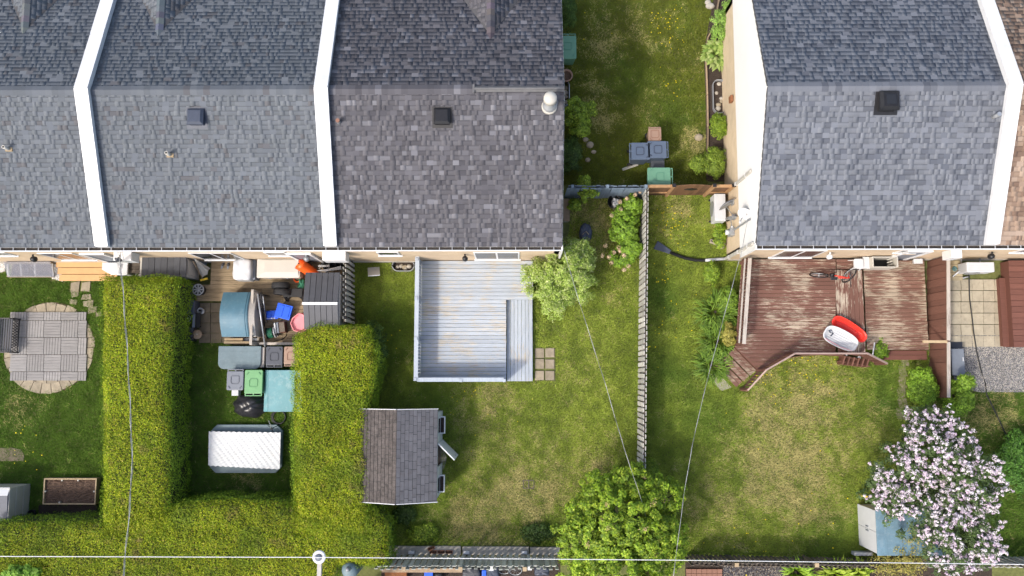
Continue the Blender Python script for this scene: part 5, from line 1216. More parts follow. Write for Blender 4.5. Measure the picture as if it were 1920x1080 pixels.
# ------------------------------------------------------------------ right yard: gable fixtures
a, b, c, d = PR(1340, 363, 1361, 414, .75); hp = T('heat_pump', 'white heat pump unit on slabs beside gable wall', 'heat pump', (a+b)/2, (c+d)/2)
MB().box(a, b, c, d, .1, .75).build('cabinet', m_wplast, hp, bevel=.03, seg=3)
for k in range(6): board('lid_rib', m_wplast, hp, (a+(b-a)*(k+.5)/6, (c+d)/2, .752), (.015, d-c-.08, .012))
MB().cyl((a-.005, (c+d)/2, .42), (a-.03, (c+d)/2, .42), .27, n=24).build('fan_grille', m_grey, hp)
for yy in (c+.1, d-.1): board('foot', m_black, hp, ((a+b)/2, yy, .05), (b-a+.1, .06, .1))
MB().tube([(b, c+.1, .4), (b+.12, c+.05, .45), (b+.2, c+.05, .9)], .025, 6).build('line_set', m_black, hp)
a, b, c, d = PR(1330, 355, 1348, 364, .1); tag(MB().box(a, b, c, d, 0, .1).build('patio_slab', m_conc, None, bevel=.01), 'small concrete slab between gate panel and heat pump', 'slab')
def dish(label, px, py, z, rad, aim, m, wallx):
    x, y = P(px, py, z); t_ = T('satellite_dish', label, 'satellite dish', x, y, z, 0, 'dishes on the gable', True)
    q = Vector(aim).normalized().to_track_quat('Z', 'Y'); n = 22; prof = [(0.001, 0), (.5, .03), (.85, .09), (1, .13), (1.01, .125), (.86, .075), (.5, .012), (.001, -.02)]
    vs = [q @ Vector((r*rad*math.cos(2*math.pi*k/n), r*rad*1.1*math.sin(2*math.pi*k/n), h_*rad*2)) for r, h_ in prof for k in range(n)]
    MB().add(vs, [(i*n+k, i*n+(k+1) % n, (i+1)*n+(k+1) % n, (i+1)*n+k) for i in range(len(prof)-1) for k in range(n)]).build('reflector', m, t_, True)
    tip = q @ Vector((0, -rad*.5, rad*1.5)); MB().tube([q @ Vector((0, -rad, .02)), tip], .015, 6).build('feed_arm', m_grey, t_)
    MB().cyl(tip, tip*.86, .04, .05).build('receiver', m_wplast, t_, True)
    w_ = Vector((wallx-x, 0, -.15)); MB().tube([(0, 0, -.02), (w_.x*.5, 0, -.12), (w_.x, 0, -.15)], .024, 6).build('mast', m_grey, t_); MB().box(w_.x-.03, w_.x+.01, -.08, .08, -.3, 0).build('wall_plate', m_grey, t_)
dish('grey satellite dish on gable wall above heat pump', 1363, 379, 1.3, .36, (.48, -.88, .10), m_grey, xW-.02)
dish('pale satellite dish below the grey one on gable wall', 1373, 406, 1.5, .24, (.02, -1.0, .05), m_grey, xW-.02)
dish('white satellite dish high on white siding', 1399, 399, 2.9, .26, (-.5, -.75, .35), m_white, xW-.02)
x, y = P(1368, 437, .9); mt_ = T('electric_meter', 'grey electric meter box low on gable wall', 'electric meter', x, y, .9)
MB().box(xW-.16, xW-.005, y-.14, y+.14, .85, 1.25).build('box', m_grey, mt_, bevel=.02); MB().cyl((xW-.16, y, 1.05), (xW-.28, y, 1.05), .09, n=18).build('dial', m_wplast, mt_, True); MB().cyl((xW-.06, y+.03, 1.25), (xW-.06, y+.03, 3.3), .03).build('conduit', m_grey, mt_)
# drain pipe
x0_, y0_ = P(1363, 485, .1); x1_, y1_ = P(1322, 488, .1)
dp = T('drain_pipe', 'black corrugated drain pipe with white connector across right lawn', 'drain pipe', *P(1290, 482))
MB().tube([(x0_, y0_, .12), (x1_, y1_, .09)], .055, 10).build('white_connector', m_wplast, dp, True)
pp = [(1322, 488), (1305, 488), (1285, 484), (1268, 478), (1256, 473)]; path = [Vector((*P(*p, .07), .08)) for p in pp]
dense = [];  N_ = 70
for k in range(N_+1):
    f = k/N_*(len(path)-1); i = min(int(f), len(path)-2); dense.append(path[i].lerp(path[i+1], f-i))
MB().tube(dense, [.052 if k % 2 else .066 for k in range(N_+1)], 10).build('corrugated_hose', m_black, dp)
e0, e1 = Vector((*P(1257, 473, .07), .07)), Vector((*P(1229, 459, .06), .06)); ax_ = (e1-e0).normalized(); sd_ = Vector((-ax_.y, ax_.x, 0))
MB().add([e0+sd_*.07+Vector((0, 0, .05)), e0-sd_*.07+Vector((0, 0, .05)), e1-sd_*.17+Vector((0, 0, .03)), e1+sd_*.17+Vector((0, 0, .03)), e0+sd_*.07-Vector((0, 0, .05)), e0-sd_*.07-Vector((0, 0, .05)), e1-sd_*.17-Vector((0, 0, .04)), e1+sd_*.17-Vector((0, 0, .04))],
         [(0, 1, 2, 3), (0, 3, 7, 4), (2, 1, 5, 6), (1, 0, 4, 5), (3, 2, 6, 7), (4, 7, 6, 5)]).build('outlet', m_navy, dp, bevel=.02)
x, y = P(1347, 457, .1); sb = T('splash_block', 'pale round-ended stone ornament lying beside gable wall', 'stone', x, y, 0, -.35, None, True)
MB().lathe([(.15, 0), (.16, .14), (.12, .2), (.001, .2)], (.1, 0, 0), 16).build('round_end', m_paverg, sb, True); MB().box(-.32, -.02, -.07, .07, 0, .14).build('stem', m_paverg, sb, bevel=.02); MB().box(-.3, -.05, -.02, .02, .14, .152).build('groove', m_dark, sb)
# ------------------------------------------------------------------ brown deck
z = .62
def PZ(pts, zz): return [P(*p, zz) for p in pts]
main = PZ([(1391, 486), (1567, 486), (1567, 664), (1474, 664), (1422, 694), (1379, 650)], z)
dk2 = T('brown_deck', 'large brown deck with flaking paint behind the steel-grey house', 'deck', *P(1510, 570))
ys_ = [p[1] for p in main]; q0 = min(ys_); pit = .142
while q0 < max(ys_):
    q = clip(main, -99, 99, q0+.005, q0+pit-.005)
    if len(q) >= 3:
        xs_ = sorted(p[0] for p in q); zj = jit(.002); MB().prism(q, z-.035+zj, z+zj).build('plank', m_brdeck, dk2)
    q0 += pit
a, b, c, d = PR(1568.5, 506, 1620, 663, z); planks(dk2, m_brdeckY, a, b, c, d, z, 'y', .17, .010, .035)
a3, b3, c3, d3 = PR(1568.5, 486, 1620, 505, z); planks(dk2, m_brdeck, a3, b3, c3, d3, z, 'x', .142, .010, .035)
a, b, c, d = PR(1622, 488, 1737, 656, .42); planks(dk2, m_brdeck2, a, b, c, d, .42, 'x', .142, .010, .035)
planks(dk2, m_brplain, P(1648, 662, .25)[0], b, P(1690, 675, .25)[1], c-.01, .25, 'x', .16, .01, .04)
# skirts and posts
sk = MB(); pol = main + [main[0]]
for p, q in zip(main[2:5], main[3:6]):
    p, q = Vector((*p, 0)), Vector((*q, 0)); m_ = (p+q)/2; L_ = (q-p).length; an = math.atan2((q-p).y, (q-p).x); board('fascia', m_brrail, dk2, (m_.x, m_.y, z-.16), (L_, .03, .24), rz=an)
xs_, ys_ = P(1620, 663, z); p_ = main[2]; board('fascia', m_brrail, dk2, ((p_[0]+xs_)/2, p_[1]-.005, z-.16), (xs_-p_[0], .03, .24)); board('fascia', m_brrail, dk2, (xs_+.016, (ys_+P(1620, 486, z)[1])/2, z-.16), (.03, P(1620, 486, z)[1]-ys_, .24))
# curved skirt boards in front
cur = [(1452, 684), (1472, 672), (1500, 667), (1540, 665), (1575, 667), (1605, 674)]; cp = [Vector((*P(*p, .3), 0)) for p in cur]
for p, q in zip(cp, cp[1:]):
    n = max(1, round((q-p).length/.12))
    for i in range(n):
        m_ = p.lerp(q, (i+.5)/n); board('skirt_board', m_brrail, dk2, (m_.x, m_.y, .27), ((q-p).length/n-.006, .02, .5), rz=math.atan2((q-p).y, (q-p).x))
# railings
def railing(label, pts, zb, hgt, mtop, mbal, pitch=.115, bw=(.035, .035), tw=.12, name='deck_railing', zend=None, two=False):
    c_ = [Vector((*p, 0)) for p in pts]; f = T(name, label, 'railing', c_[len(c_)//2].x, c_[len(c_)//2].y, zb)
    for k, (p, q) in enumerate(zip(c_, c_[1:])):
        L_ = (q-p).length; an = math.atan2((q-p).y, (q-p).x); m_ = (p+q)/2; drop = (zend if zend is not None and k == len(c_)-2 else 0); sl = math.atan2(-drop, L_)
        board('top_rail', mtop, f, (m_.x, m_.y, zb+hgt-drop/2), (math.hypot(L_, drop)+.04, tw, .04), rz=an, ry=-sl)
        if two: board('inner_rail', mtop, f, (m_.x-math.sin(an)*two, m_.y+math.cos(an)*two, zb+hgt-.06), (L_, .05, .04), rz=an)
        board('bottom_rail', mbal, f, (m_.x, m_.y, zb+.12-drop/2), (math.hypot(L_, drop), .04, .07), rz=an, ry=-sl)
        n = max(2, round(L_/pitch))
        for i in range(n):
            t_ = p.lerp(q, (i+.5)/n); board('baluster', mbal, f, (t_.x, t_.y, zb+(hgt+.08)/2-drop*(i+.5)/n), (*bw, hgt-.15), rz=an)
        for e, dz in ((p, 0), (q, drop)): board('post', mbal, f, (e.x, e.y, zb+hgt/2-dz-.15), (.085, .085, hgt+.2), rz=an)
    return f
railing('grey-capped railing along left side of brown deck', [(main[5][0]+.04, main[5][1]+.08), (P(1391, 492, z)[0]+.02, P(1391, 492, z)[1])], z, .95, m_greyrail, m_brrail, two=.15)
r0 = [(P(1398, 714, .3)[0], P(1398, 714, .3)[1]), main[4], main[3], (P(1606, 664, z)[0], P(1606, 664, z)[1])]
railing('pale-topped railing along south edge of brown deck', [main[4], main[3], r0[3]], z, .92, m_railtop, m_brrail, tw=.055)
railing('sloping handrail beside left corner stairs of brown deck', [main[4], P(1389, 730, .0)], z, .92, m_railtop, m_brrail, tw=.055, zend=.6)
railing('short handrail sloping down right of the sleds', [r0[3], P(1640, 682, .0)], z, .92, m_railtop, m_brrail, tw=.06, zend=.55)
p0_ = P(1645, 650, .9); hr2 = T('handrail_post', 'thin white metal handrail post beside right steps of brown deck', 'handrail', *P(1640, 676))
MB().tube([(*P(1637, 672, .2), .0), (*P(1636, 668, .8), .8), (*P(1640, 642, .95), .95)], .022, 6).build('tube', m_wplast, hr2, True)
MB().lathe([(.05, 0), (.05, .012), (.001, .012)], (*P(1637, 672, .2), 0), 12).build('foot_plate', m_wplast, hr2)
# stairs at corner
A, B = Vector((*main[5], 0)), Vector((*main[4], 0)); e_ = (B-A).normalized(); out = Vector((e_.y, -e_.x, 0)); 
if out.x > 0: out = -out
stv = T('deck_stairs', 'weathered brown plank stairs at left corner of brown deck', 'stairs', *(A+B).xy/2)
an = math.atan2(e_.y, e_.x); L_ = (B-A).length
for k in range(3):
    for h_ in range(2):
        c_ = (A+B)/2 + out*(.03+.29*k+.145*(h_+.5)); board('tread', m_brdeck2, stv, (c_.x, c_.y, .47-.155*k), (L_-.06, .135, .038), rz=an)
    c_ = (A+B)/2+out*(.03+.29*k); board('riser', m_brrail, stv, (c_.x, c_.y, .40-.155*k), (L_-.08, .02, .13), rz=an)
MB().prism([tuple((A+B).xy/2+out.xy*1.0+e_.xy*.45), tuple((A+B).xy/2+out.xy*1.0-e_.xy*.45), tuple((A+B).xy/2+out.xy*1.35-e_.xy*.4), tuple((A+B).xy/2+out.xy*1.35+e_.xy*.3)], -.03, .03).build('landing_slab', m_conc)['kind'] = 'structure'
# steps with louvres at right
a, b, c, d = PR(1572, 666, 1630, 682, .3); lv = T('louvred_steps', 'small brown slatted side steps below the sleds', 'steps', (a+b)/2, (c+d)/2)
for k in range(6): board('slat', m_brrail, lv, (a+.1+k*(b-a-.1)/6, (c+d)/2-.03-.02*k, .3), (.05, d-c, .5), rz=-.35)
board('front_board', m_brrail, lv, ((a+b)/2, c-.0, .2), (b-a, .03, .36), rz=-.18)
for px, py, lab in ((1587, 664, 'round white rail lamp nearest the white sled'), (1611, 670, 'round white lamp on slatted side steps'), (1440, 684, 'round white lamp beside curve of deck railing')):
    x, y = P(px, py, .45); tag(MB().lathe([(.05, 0), (.055, .05), (.03, .08), (.001, .085)], (x, y, .42), 12).cyl((x, y, 0), (x, y, .43), .02).build('garden_lamp', m_wplast, None, True), lab, 'lamp', 'round deck lamps')
# sleds
def sled(label, px, py, z0, rz, L_, W_, m, tiltx=0, rim=None, name='sled'):
    x, y = P(px, py, z0+.1); o = T(name, label, 'sled', x, y, z0, rz, 'sleds', True); Mr = Matrix.Rotation(tiltx, 4, 'X'); n = 40; vs = []
    pr = [(1.0, .16), (.96, .165), (.88, .12), (.82, .03), (.001, .02)]
    for k_, h_ in pr:
        for i in range(n):
            t_ = 2*math.pi*i/n; c_, s_ = math.cos(t_), math.sin(t_); ex = 3.2; rr = (abs(c_)**ex+abs(s_)**ex)**(-1/ex)
            tp = 1-.13*max(0, c_*rr); vs.append(Mr @ Vector((L_/2*rr*c_*k_, W_/2*rr*s_*k_*tp, h_)))
    mb = MB().add(vs, [(i*n+k, i*n+(k+1) % n, (i+1)*n+(k+1) % n, (i+1)*n+k) for i in range(len(pr)-1) for k in range(n)]); mb.build('shell', m, o, True)
    for k in range(5): MB().box(-L_*.34, L_*.34, -.012, .012, .024, .05, Mr @ Matrix.Translation((0, (k-2)*W_*.13, 0))).build('floor_rib', m, o)
    MB().tube([Mr @ Vector((L_/2*.99*(abs(math.cos(t_))**3.2+abs(math.sin(t_))**3.2)**(-1/3.2)*math.cos(t_), W_/2*.99*(abs(math.cos(t_))**3.2+abs(math.sin(t_))**3.2)**(-1/3.2)*math.sin(t_)*(1-.13*max(0, math.cos(t_))), .155)) for t_ in np.linspace(0, 2*math.pi, 41)], .016, 6).build('rim', m, o, True)
    return o, Mr
sled('bright red plastic sled on brown deck, above the white sled', 1592, 617, .64, R(-33), 1.32, .5, m_red, R(4))
ws, Mr = sled('white plastic sled with dark angular mark, leaning on brown deck rail', 1576, 634, .86, R(-27), 1.22, .62, m_wplast, R(8))
lw = [[(-.44, .10), (-.40, .14), (-.26, .06), (-.30, .02)], [(-.44, .10), (-.47, .06), (-.38, .0), (-.36, .05)], [(-.30, .06), (-.26, .06), (-.30, -.10), (-.34, -.08)]]
for q in lw: MB().prism(q, .054, .06).build('printed_mark', m_navy, ws)
MB().tube([(-.5, -.27, .19), (.1, -.30, .2), (.5, -.24, .19)], .008, 5).build('pull_rope', m_pink, ws)
# bicycle
x, y = P(1558, 512, .65); bc = T('bicycle', 'red and black bicycle lying against wall on brown deck', 'bicycle', x, y, z, 0, None, True)
Mt = Matrix.Rotation(R(20), 4, 'X'); r_ = .31
def wheel(c_, ex=0, rz=0):
    M2 = Mt @ Matrix.Rotation(rz, 4, 'Z') @ Matrix.Rotation(R(90), 4, 'X'); cc = Mt @ Vector(c_)
    wh = MB().torus(cc, r_, .024, 36, 8, M2).build('wheel', m_black, bc, True); MB().torus(cc, r_-.03, .012, 36, 6, M2).build('rim', m_steel, wh, True)
    mb = MB()
    for k in range(14): mb.cyl(cc, cc+M2 @ Vector(((r_-.03)*math.cos(k*.4488), (r_-.03)*math.sin(k*.4488), 0)), .003, n=4)
    mb.cyl(cc+M2 @ Vector((0, 0, -.05)), cc+M2 @ Vector((0, 0, .05)), .02, n=8); mb.build('spokes', m_grey, wh)
wheel((-.52, 0, r_)); wheel((.53, 0, r_), 0, R(52))
J = lambda *p: Mt @ Vector(p)
MB().tube([J(-.05, 0, .30), J(.35, 0, .72)], .02).tube([J(-.15, 0, .68), J(.36, 0, .76)], .018).build('frame', m_red, bc, True)
MB().tube([J(-.05, 0, .30), J(-.18, 0, .80)], .018).tube([J(-.05, .03, .30), J(-.52, .03, .31)], .012).tube([J(-.16, .03, .66), J(-.52, .03, .31)], .012).build('rear_frame', m_black, bc, True)
MB().tube([J(.34, 0, .80), J(.42, .03, .55), J(.53, .06, .31)], .018).tube([J(.34, 0, .80), J(.42, -.03, .55), J(.53, -.06, .31)], .018).build('fork', m_red, bc, True)
MB().tube([J(.33, 0, .80), J(.32, 0, .92), J(.34, .1, .95), J(.30, .28, .94)], .013).tube([J(.32, 0, .92), J(.34, -.1, .95), J(.38, -.28, .94)], .013).build('handlebar', m_black, bc, True)
MB().box(-.3, -.06, -.05, .05, .80, .84, Mt).build('saddle', m_black, bc, bevel=.015); MB().cyl(J(-.05, -.05, .30), J(-.05, .05, .30), .09, n=18).build('chainring', m_black, bc); MB().tube([J(-.05, .05, .3), J(.1, .07, .22)], .012).tube([J(-.05, -.05, .3), J(-.2, -.07, .38)], .012).build('crank', m_black, bc)
x, y = P(1608.5, 495, 1.0); stl = T('stool', 'white plastic stool on brown deck beside bicycle wheel', 'stool', x, y, z, 0, None, True)
MB().prism(rrect(-.17, .17, -.18, .18, .07), .40, .45).build('seat', m_wplast, stl, bevel=.015)
for sx in (-1, 1):
    for sy in (-1, 1): MB().cyl((sx*.13, sy*.13, .4), (sx*.18, sy*.18, 0), .022).build('leg', m_wplast, stl)
a, b, c, d = PR(1637, 481, 1683, 501, 1.2); ob = T('open_bin', 'open-topped white storage bin with dark inside against wall on brown deck', 'storage box', (a+b)/2, (c+d)/2, .42)
MB().box(a-.02, a+.02, c, d, .42, 1.2).box(b-.02, b+.02, c, d, .42, 1.2).build('side_wall', m_offw, ob); MB().box(a+.021, b-.021, c, c+.03, .42, 1.15).build('front_wall', m_offw, ob); MB().box(a+.021, b-.021, d-.03, d, .42, 1.2).build('back_wall', m_offw, ob); MB().box(a+.021, b-.021, c+.031, d-.031, .44, .5).build('bottom', m_dark, ob)
for k in range(3): board('inner_slat', m_offw, ob, (b-.16, c+.12+k*.1, .95), (.2, .03, .02), rz=.3)
MB().box(a-.26, a-.03, c-.02, d+.02, .95, .98, None).build('side_flap', m_wplast, ob)
x, y = P(1724, 489, .7); tag(MB().frustum((x-.12, x+.12, y-.07, y+.07), (x-.16, x+.16, y-.09, y+.09), .43, .62).build('white_tray', m_wplast, None, bevel=.012), 'small white tray at wall beside privacy fence', 'tray')
# privacy fence right of deck
def privacy(label, px, y0px, y1px, hgt, px1=None, capm=None):
    xa, ya = P(px, y1px); xb, yb = P(px1 or px, y0px); f = T('privacy_fence', label, 'fence', (xa+xb)/2, (ya+yb)/2); L_ = math.hypot(xb-xa, yb-ya); an = math.atan2(yb-ya, xb-xa); n = round(L_/.24)
    A = Vector((xa, ya, 0)); dv = Vector((math.cos(an), math.sin(an), 0))
    for i in range(n):
        p = A+dv*((i+.5)*L_/n); board('board', m_brrail, f, (p.x+(.012 if i % 2 else -.012), p.y, .06+hgt/2), (L_/n+.01, .022, hgt), rz=an+jit(.03))
    m_ = A+dv*(L_/2); board('cap_rail', capm or m_greyrail, f, (m_.x+.03, m_.y, hgt+.08), (L_+.05, .11, .04), rz=an); board('inner_rail', m_brrail, f, (m_.x+.05, m_.y, hgt*.5), (L_, .05, .09), rz=an)
    for k in np.linspace(0, L_, max(2, int(L_/1.6)+1)): p = A+dv*k; board('post', m_brrail, f, (p.x+.07, p.y, hgt/2), (.09, .09, hgt), rz=an)
    return f
privacy('tall brown board privacy fence between brown deck and paved area', 1737, 492, 640, 1.38)
privacy('lower section of brown board fence beside gravel, above green shrubs', 1742, 645, 742, 1.2)
tag(MB().box(P(1727, 641, 1.2)[0], P(1772, 641, 1.2)[0], P(1750, 641, 1.3)[1]-.04, P(1750, 641, 1.3)[1]+.05, 1.3, 1.36).build('loose_rail', m_palewood), 'pale timber rail laid across junction of the brown fences', 'rail')
# ------------------------------------------------------------------ paved area and gravel
pv2 = T('paved_yard', '', '', *P(1830, 580)); del pv2['label']; del pv2['category']; pv2['kind'] = 'structure'
for i in range(7):
    for j in range(6):
        w_ = 21.0; a, b, c, d = PR(1760.5+i*w_, 524+j*21.2, 1780.5+i*w_, 544+j*21.2, .04); MB().box(a+jit(.006), b+jit(.006), c, d, -.03, .04+jit(.004)).build('paver', m_paverg, pv2)
a, b, c, d = PR(1772, 488, 1804, 526, .28); wp = T('wooden_platform', 'pale mossy plank platform between privacy fence and wall', 'platform', (a+b)/2, (c+d)/2)
planks(wp, mat('pale_mossy_planks', (.36, .30, .19), .85, .2, 6, objvar=.1), a, b, c, d, .28, 'x', .15, .012, .035); MB().box(a+.05, b-.05, c+.05, d-.05, 0, .24).build('base', m_dkwood, wp)
x, y = P(1789, 504, .3); tl = T('coiled_twine', 'small bundle of teal twine on the pale plank platform', 'twine', x, y, .28)
for k in range(5): MB().torus((x+jit(.04), y+jit(.04), .30+.01*k), .07+jit(.02), .008, 14, 5, Matrix.Rotation(jit(.5), 4, 'X')).build('loop', m_turq, tl)
a, b, c, d = PR(1813, 491, 1865, 510, 1.0); h2_ = T('heat_pump', 'white heat pump on wall brackets beside paved area at right', 'heat pump', (a+b)/2, (c+d)/2)
MB().box(a, b, c, d, .4, 1.0).build('cabinet', m_wplast, h2_, bevel=.04, seg=3)
for k in range(4): board('lid_rib', m_wplast, h2_, ((a+b)/2, c+(d-c)*(k+.5)/4, 1.003), (b-a-.1, .015, .012))
MB().cyl(((a+b)/2-.15, c-.004, .7), ((a+b)/2-.15, c-.03, .7), .25, n=24).build('fan_grille', m_grey, h2_)
for xx in (a+.15, b-.15): board('bracket', m_grey, h2_, (xx, d+.08, .38), (.04, .45, .04))
MB().tube([(a+.02, c+.1, .5), (a-.12, c-.05, .3), (a-.06, c-.15, .1), (a+.25, c-.12, .08), (b-.4, c-.05, .08)], .03, 7).build('line_set', m_wplast, h2_, True)
tag(MB().tube([(*P(1817, 512, .3), .3), (*P(1817, 530, .06), .06), (*P(1818, 560, .06), .06), (*P(1822, 590, .06), .06), (*P(1826, 625, .06), .06), (*P(1832, 660, .06), .05), (*P(1840, 695, .06), .05), (*P(1848, 720, .05), .05), (*P(1850, 740, .04), .04), (*P(1870, 780, .04), .04), (*P(1895, 835, .04), .04)], .022, 7).build('ground_cable', m_dkcable, None, True), 'black cable snaking over pavers and gravel at right', 'cable')
grp = [P(px, py) for px, py in ((1782, 628), (1990, 620), (1990, 735), (1835, 735), (1790, 722))]
MB().prism(grp, -.03, .02).build('gravel_bed', m_conc)['kind'] = 'structure'
def pebbles(name, poly, n, smin, smax, cols, z):
    xs_ = [p[0] for p in poly]; ys_ = [p[1] for p in poly]; A_ = np.array(poly); pts = []
    while len(pts) < n:
        q = np.stack([RNG.uniform(min(xs_), max(xs_), 4*n), RNG.uniform(min(ys_), max(ys_), 4*n)], 1); ins = np.zeros(len(q), bool)
        for i in range(len(A_)):
            a_, b_ = A_[i-1], A_[i]; c_ = ((a_[1] > q[:, 1]) != (b_[1] > q[:, 1])) & (q[:, 0] < (b_[0]-a_[0])*(q[:, 1]-a_[1])/(b_[1]-a_[1]+1e-12)+a_[0]); ins ^= c_
        pts += list(q[ins])
    p = np.array(pts[:n]); s_ = RNG.uniform(smin, smax, n); th = RNG.uniform(0, 6.28, n)
    base = np.array([(1, 0, 0), (0, 1, 0), (-1, 0, 0), (0, -1, 0), (.15, .1, .8)]); V = np.zeros((n, 5, 3))
    bx_ = base[None]*np.stack([s_, s_*RNG.uniform(.6, 1, n), s_*RNG.uniform(.5, 1, n)], 1)[:, None, :]
    V[:, :, 0] = bx_[:, :, 0]*np.cos(th)[:, None]-bx_[:, :, 1]*np.sin(th)[:, None]+p[:, None, 0]; V[:, :, 1] = bx_[:, :, 0]*np.sin(th)[:, None]+bx_[:, :, 1]*np.cos(th)[:, None]+p[:, None, 1]; V[:, :, 2] = bx_[:, :, 2]+z
    F = (np.arange(n)[:, None, None]*5+np.array([(0, 1, 4), (1, 2, 4), (2, 3, 4), (3, 0, 4)])[None]).reshape(-1, 3)
    ci = RNG.integers(0, len(cols), n); C_ = np.repeat(np.array(cols)[ci]*RNG.uniform(.75, 1.2, n)[:, None], 5, 0)
    return mesh_np(name, V.reshape(-1, 3), F, m_stone, C_, None, 'stuff')
o = pebbles('gravel', grp, 26000, .012, .032, [(.17, .17, .18), (.125, .125, .135), (.235, .235, .24), (.09, .09, .095)], .015); tag(o, 'grey gravel spread right of the brown fence', 'gravel')
for k, (q, n) in enumerate((([(95, 488), (112, 488), (117, 527), (98, 522)], 420), ([(0, 490), (10, 490), (8, 508), (0, 510)], 150), ([(246, 486), (267, 486), (267, 518), (244, 516)], 330))):
    poly = [P(*p) for p in q]; MB().prism(poly, -.03, .008).build('pebble_bed', m_conc)['kind'] = 'structure'
    o = pebbles('white_pebbles', poly, n, .025, .05, [(.62, .60, .56), (.5, .48, .45), (.7, .69, .66)], .0); tag(o, ('white pebbles between cold frame and cedar step', 'white pebbles left of the cold frame', 'white pebbles under planter box by resin shed')[k], 'pebbles')
# brown steps right
for k, (px0, px1, py0, py1, zz, lab) in enumerate(((1877, 1896, 521, 650, .25, 'lower long maroon bench step beside pavers at right'), (1896, 1990, 488, 651, .55, 'raised maroon plank deck at right edge'))):
    a, b, c, d = PR(px0, py0, px1, py1, zz); s_ = T('maroon_step' if k == 0 else 'maroon_deck', lab, 'step' if k == 0 else 'deck', (a+b)/2, (c+d)/2)
    if k == 0: planks(s_, m_brplain, a, b, c, d, zz, 'y', .18, .008, .035)
    else: planks(s_, m_brplain, a, b, c, d, zz, 'x', .2, .012, .035)
    MB().box(a+.02, b-.02, c+.02, d-.02, 0, zz-.04).build('skirt', m_brplain, s_)
a, b, c, d = PR(1784, 654, 1808, 704, .5); d3_ = T('deck_box', 'dark slate storage box on gravel beside brown fence', 'storage box', (a+b)/2, (c+d)/2)
rboxpart(d3_, 'body', m_greyp, a+.02, b-.02, c+.02, d-.02, 0, .46, .02); rboxpart(d3_, 'lid', m_greyp, a, b, c, d, .462, .52, .015); board('lid_handle', m_wplast, d3_, (b-.05, (c+d)/2+.1, .527), (.03, .14, .015))
a, b, c, d = PR(1783, 641, 1806, 653, .1); MB().box(a, b, c, d, -.03, .05).build('dark_mat', m_slate); tag(bpy.data.objects['dark_mat'], 'dark grey rubber mat above slate storage box on gravel', 'mat')
# path stones by shrubs
pth = T('stone_path', '', '', *P(1692, 700)); del pth['label']; del pth['category']; pth['kind'] = 'structure'
for px, py in ((1695, 676), (1693, 696), (1692, 716), (1690, 736), (1691, 756), (1689, 776)):
    x, y = P(px, py); MB().prism([(x-.12+jit(.04), y-.19+jit(.03)), (x+.13+jit(.04), y-.18+jit(.03)), (x+.14+jit(.05), y+jit(.05)), (x+.12+jit(.04), y+.17+jit(.03)), (x-.13+jit(.04), y+.18+jit(.03)), (x-.15+jit(.04), y+jit(.05))], -.03, .022+jit(.006)).build('stone', m_paver, pth)
# ------------------------------------------------------------------ blue-roofed shed under the lilac
x0_ = P(1608, 980, 0)[0]; x1_ = x0_+2.2; y0_, y1_ = P(1608, 1021, 0)[1], P(1608, 944, 0)[1]; zt = 1.5
bs_ = T('garden_shed', 'white shed with weathered blue roof half hidden under pink lilac', 'shed', (x0_+x1_)/2, (y0_+y1_)/2)
for i in range(2): MB().box(x0_, x0_+.04, y0_+(y1_-y0_)*i/2+.006, y0_+(y1_-y0_)*(i+1)/2-.006, .05, zt).build('door', m_wplast, bs_)
MB().box(x0_+.041, x1_, y0_+.02, y1_-.02, 0, zt-.01).build('body', m_offw, bs_)
MB().box(x0_-.01, x1_+.05, y0_-.05, y1_+.05, zt, zt+.05).build('roof', m_bluesheet, bs_, bevel=.02)
for k in range(4): board('roof_rib', m_bluesheet, bs_, (x0_+.3+k*.5, (y0_+y1_)/2, zt+.055), (.05, y1_-y0_+.06, .02))
for yy in (y0_+(y1_-y0_)*.45, y0_+(y1_-y0_)*.55): board('handle', m_greyp, bs_, (x0_-.015, yy, .8), (.02, .03, .2))
a, b, c, d = PR(1602, 1036, 1637, 1042, .3); tag(MB().box(a, b, c, d, .0, .3).build('white_plank', m_wplast, None, bevel=.01), 'white plank lying below the blue-roofed shed', 'plank')
x, y = P(1628, 932, .8); tag(MB().box(x-.10, x+.10, y-.025, y+.025, .0, .75, None).build('yellow_tool', m_yellow, None, bevel=.012), 'yellow tool propped above the blue-roofed shed', 'tool')
# ------------------------------------------------------------------ clutter behind the back fence
MB().prism([P(px, py) for px, py in ((715, 1052), (1050, 1052), (1050, 1130), (715, 1130))], -.03, -.005).build('back_lot_soil', m_mulch)['kind'] = 'structure'
MB().prism([P(px, py) for px, py in ((1285, 1055), (1860, 1055), (1860, 1130), (1285, 1130))], -.03, -.005).build('rear_gravel', m_mulch)['kind'] = 'structure'
o = pebbles('dark_gravel', [P(1356, 1062), P(1470, 1062), P(1470, 1110), P(1356, 1110)], 2500, .02, .05, [(.10, .10, .11), (.05, .05, .06), (.25, .22, .18)], -.01); tag(o, 'dark gravel behind the dark weathered fence', 'gravel')
def simple(name, label, cat, q, z0, z1, m, bev=.02, rz=0, group=None):
    a, b, c, d = PR(*q, z1); t_ = T(name, label, cat, (a+b)/2, (c+d)/2, z0, rz, group, True)
    MB().box(-(b-a)/2, (b-a)/2, -(d-c)/2, (d-c)/2, 0, z1-z0-.04).build('body', m, t_, bevel=bev); MB().box(-(b-a)/2-.01, (b-a)/2+.01, -(d-c)/2-.01, (d-c)/2+.01, z1-z0-.038, z1-z0).build('top', m, t_, bevel=min(bev, .015)); return t_
simple('rusty_sheet', 'rust-brown sheet metal panel behind mossy fence at hedge end', 'metal sheet', (722, 1057, 762, 1090), 0, .3, m_rustsheet, .01)
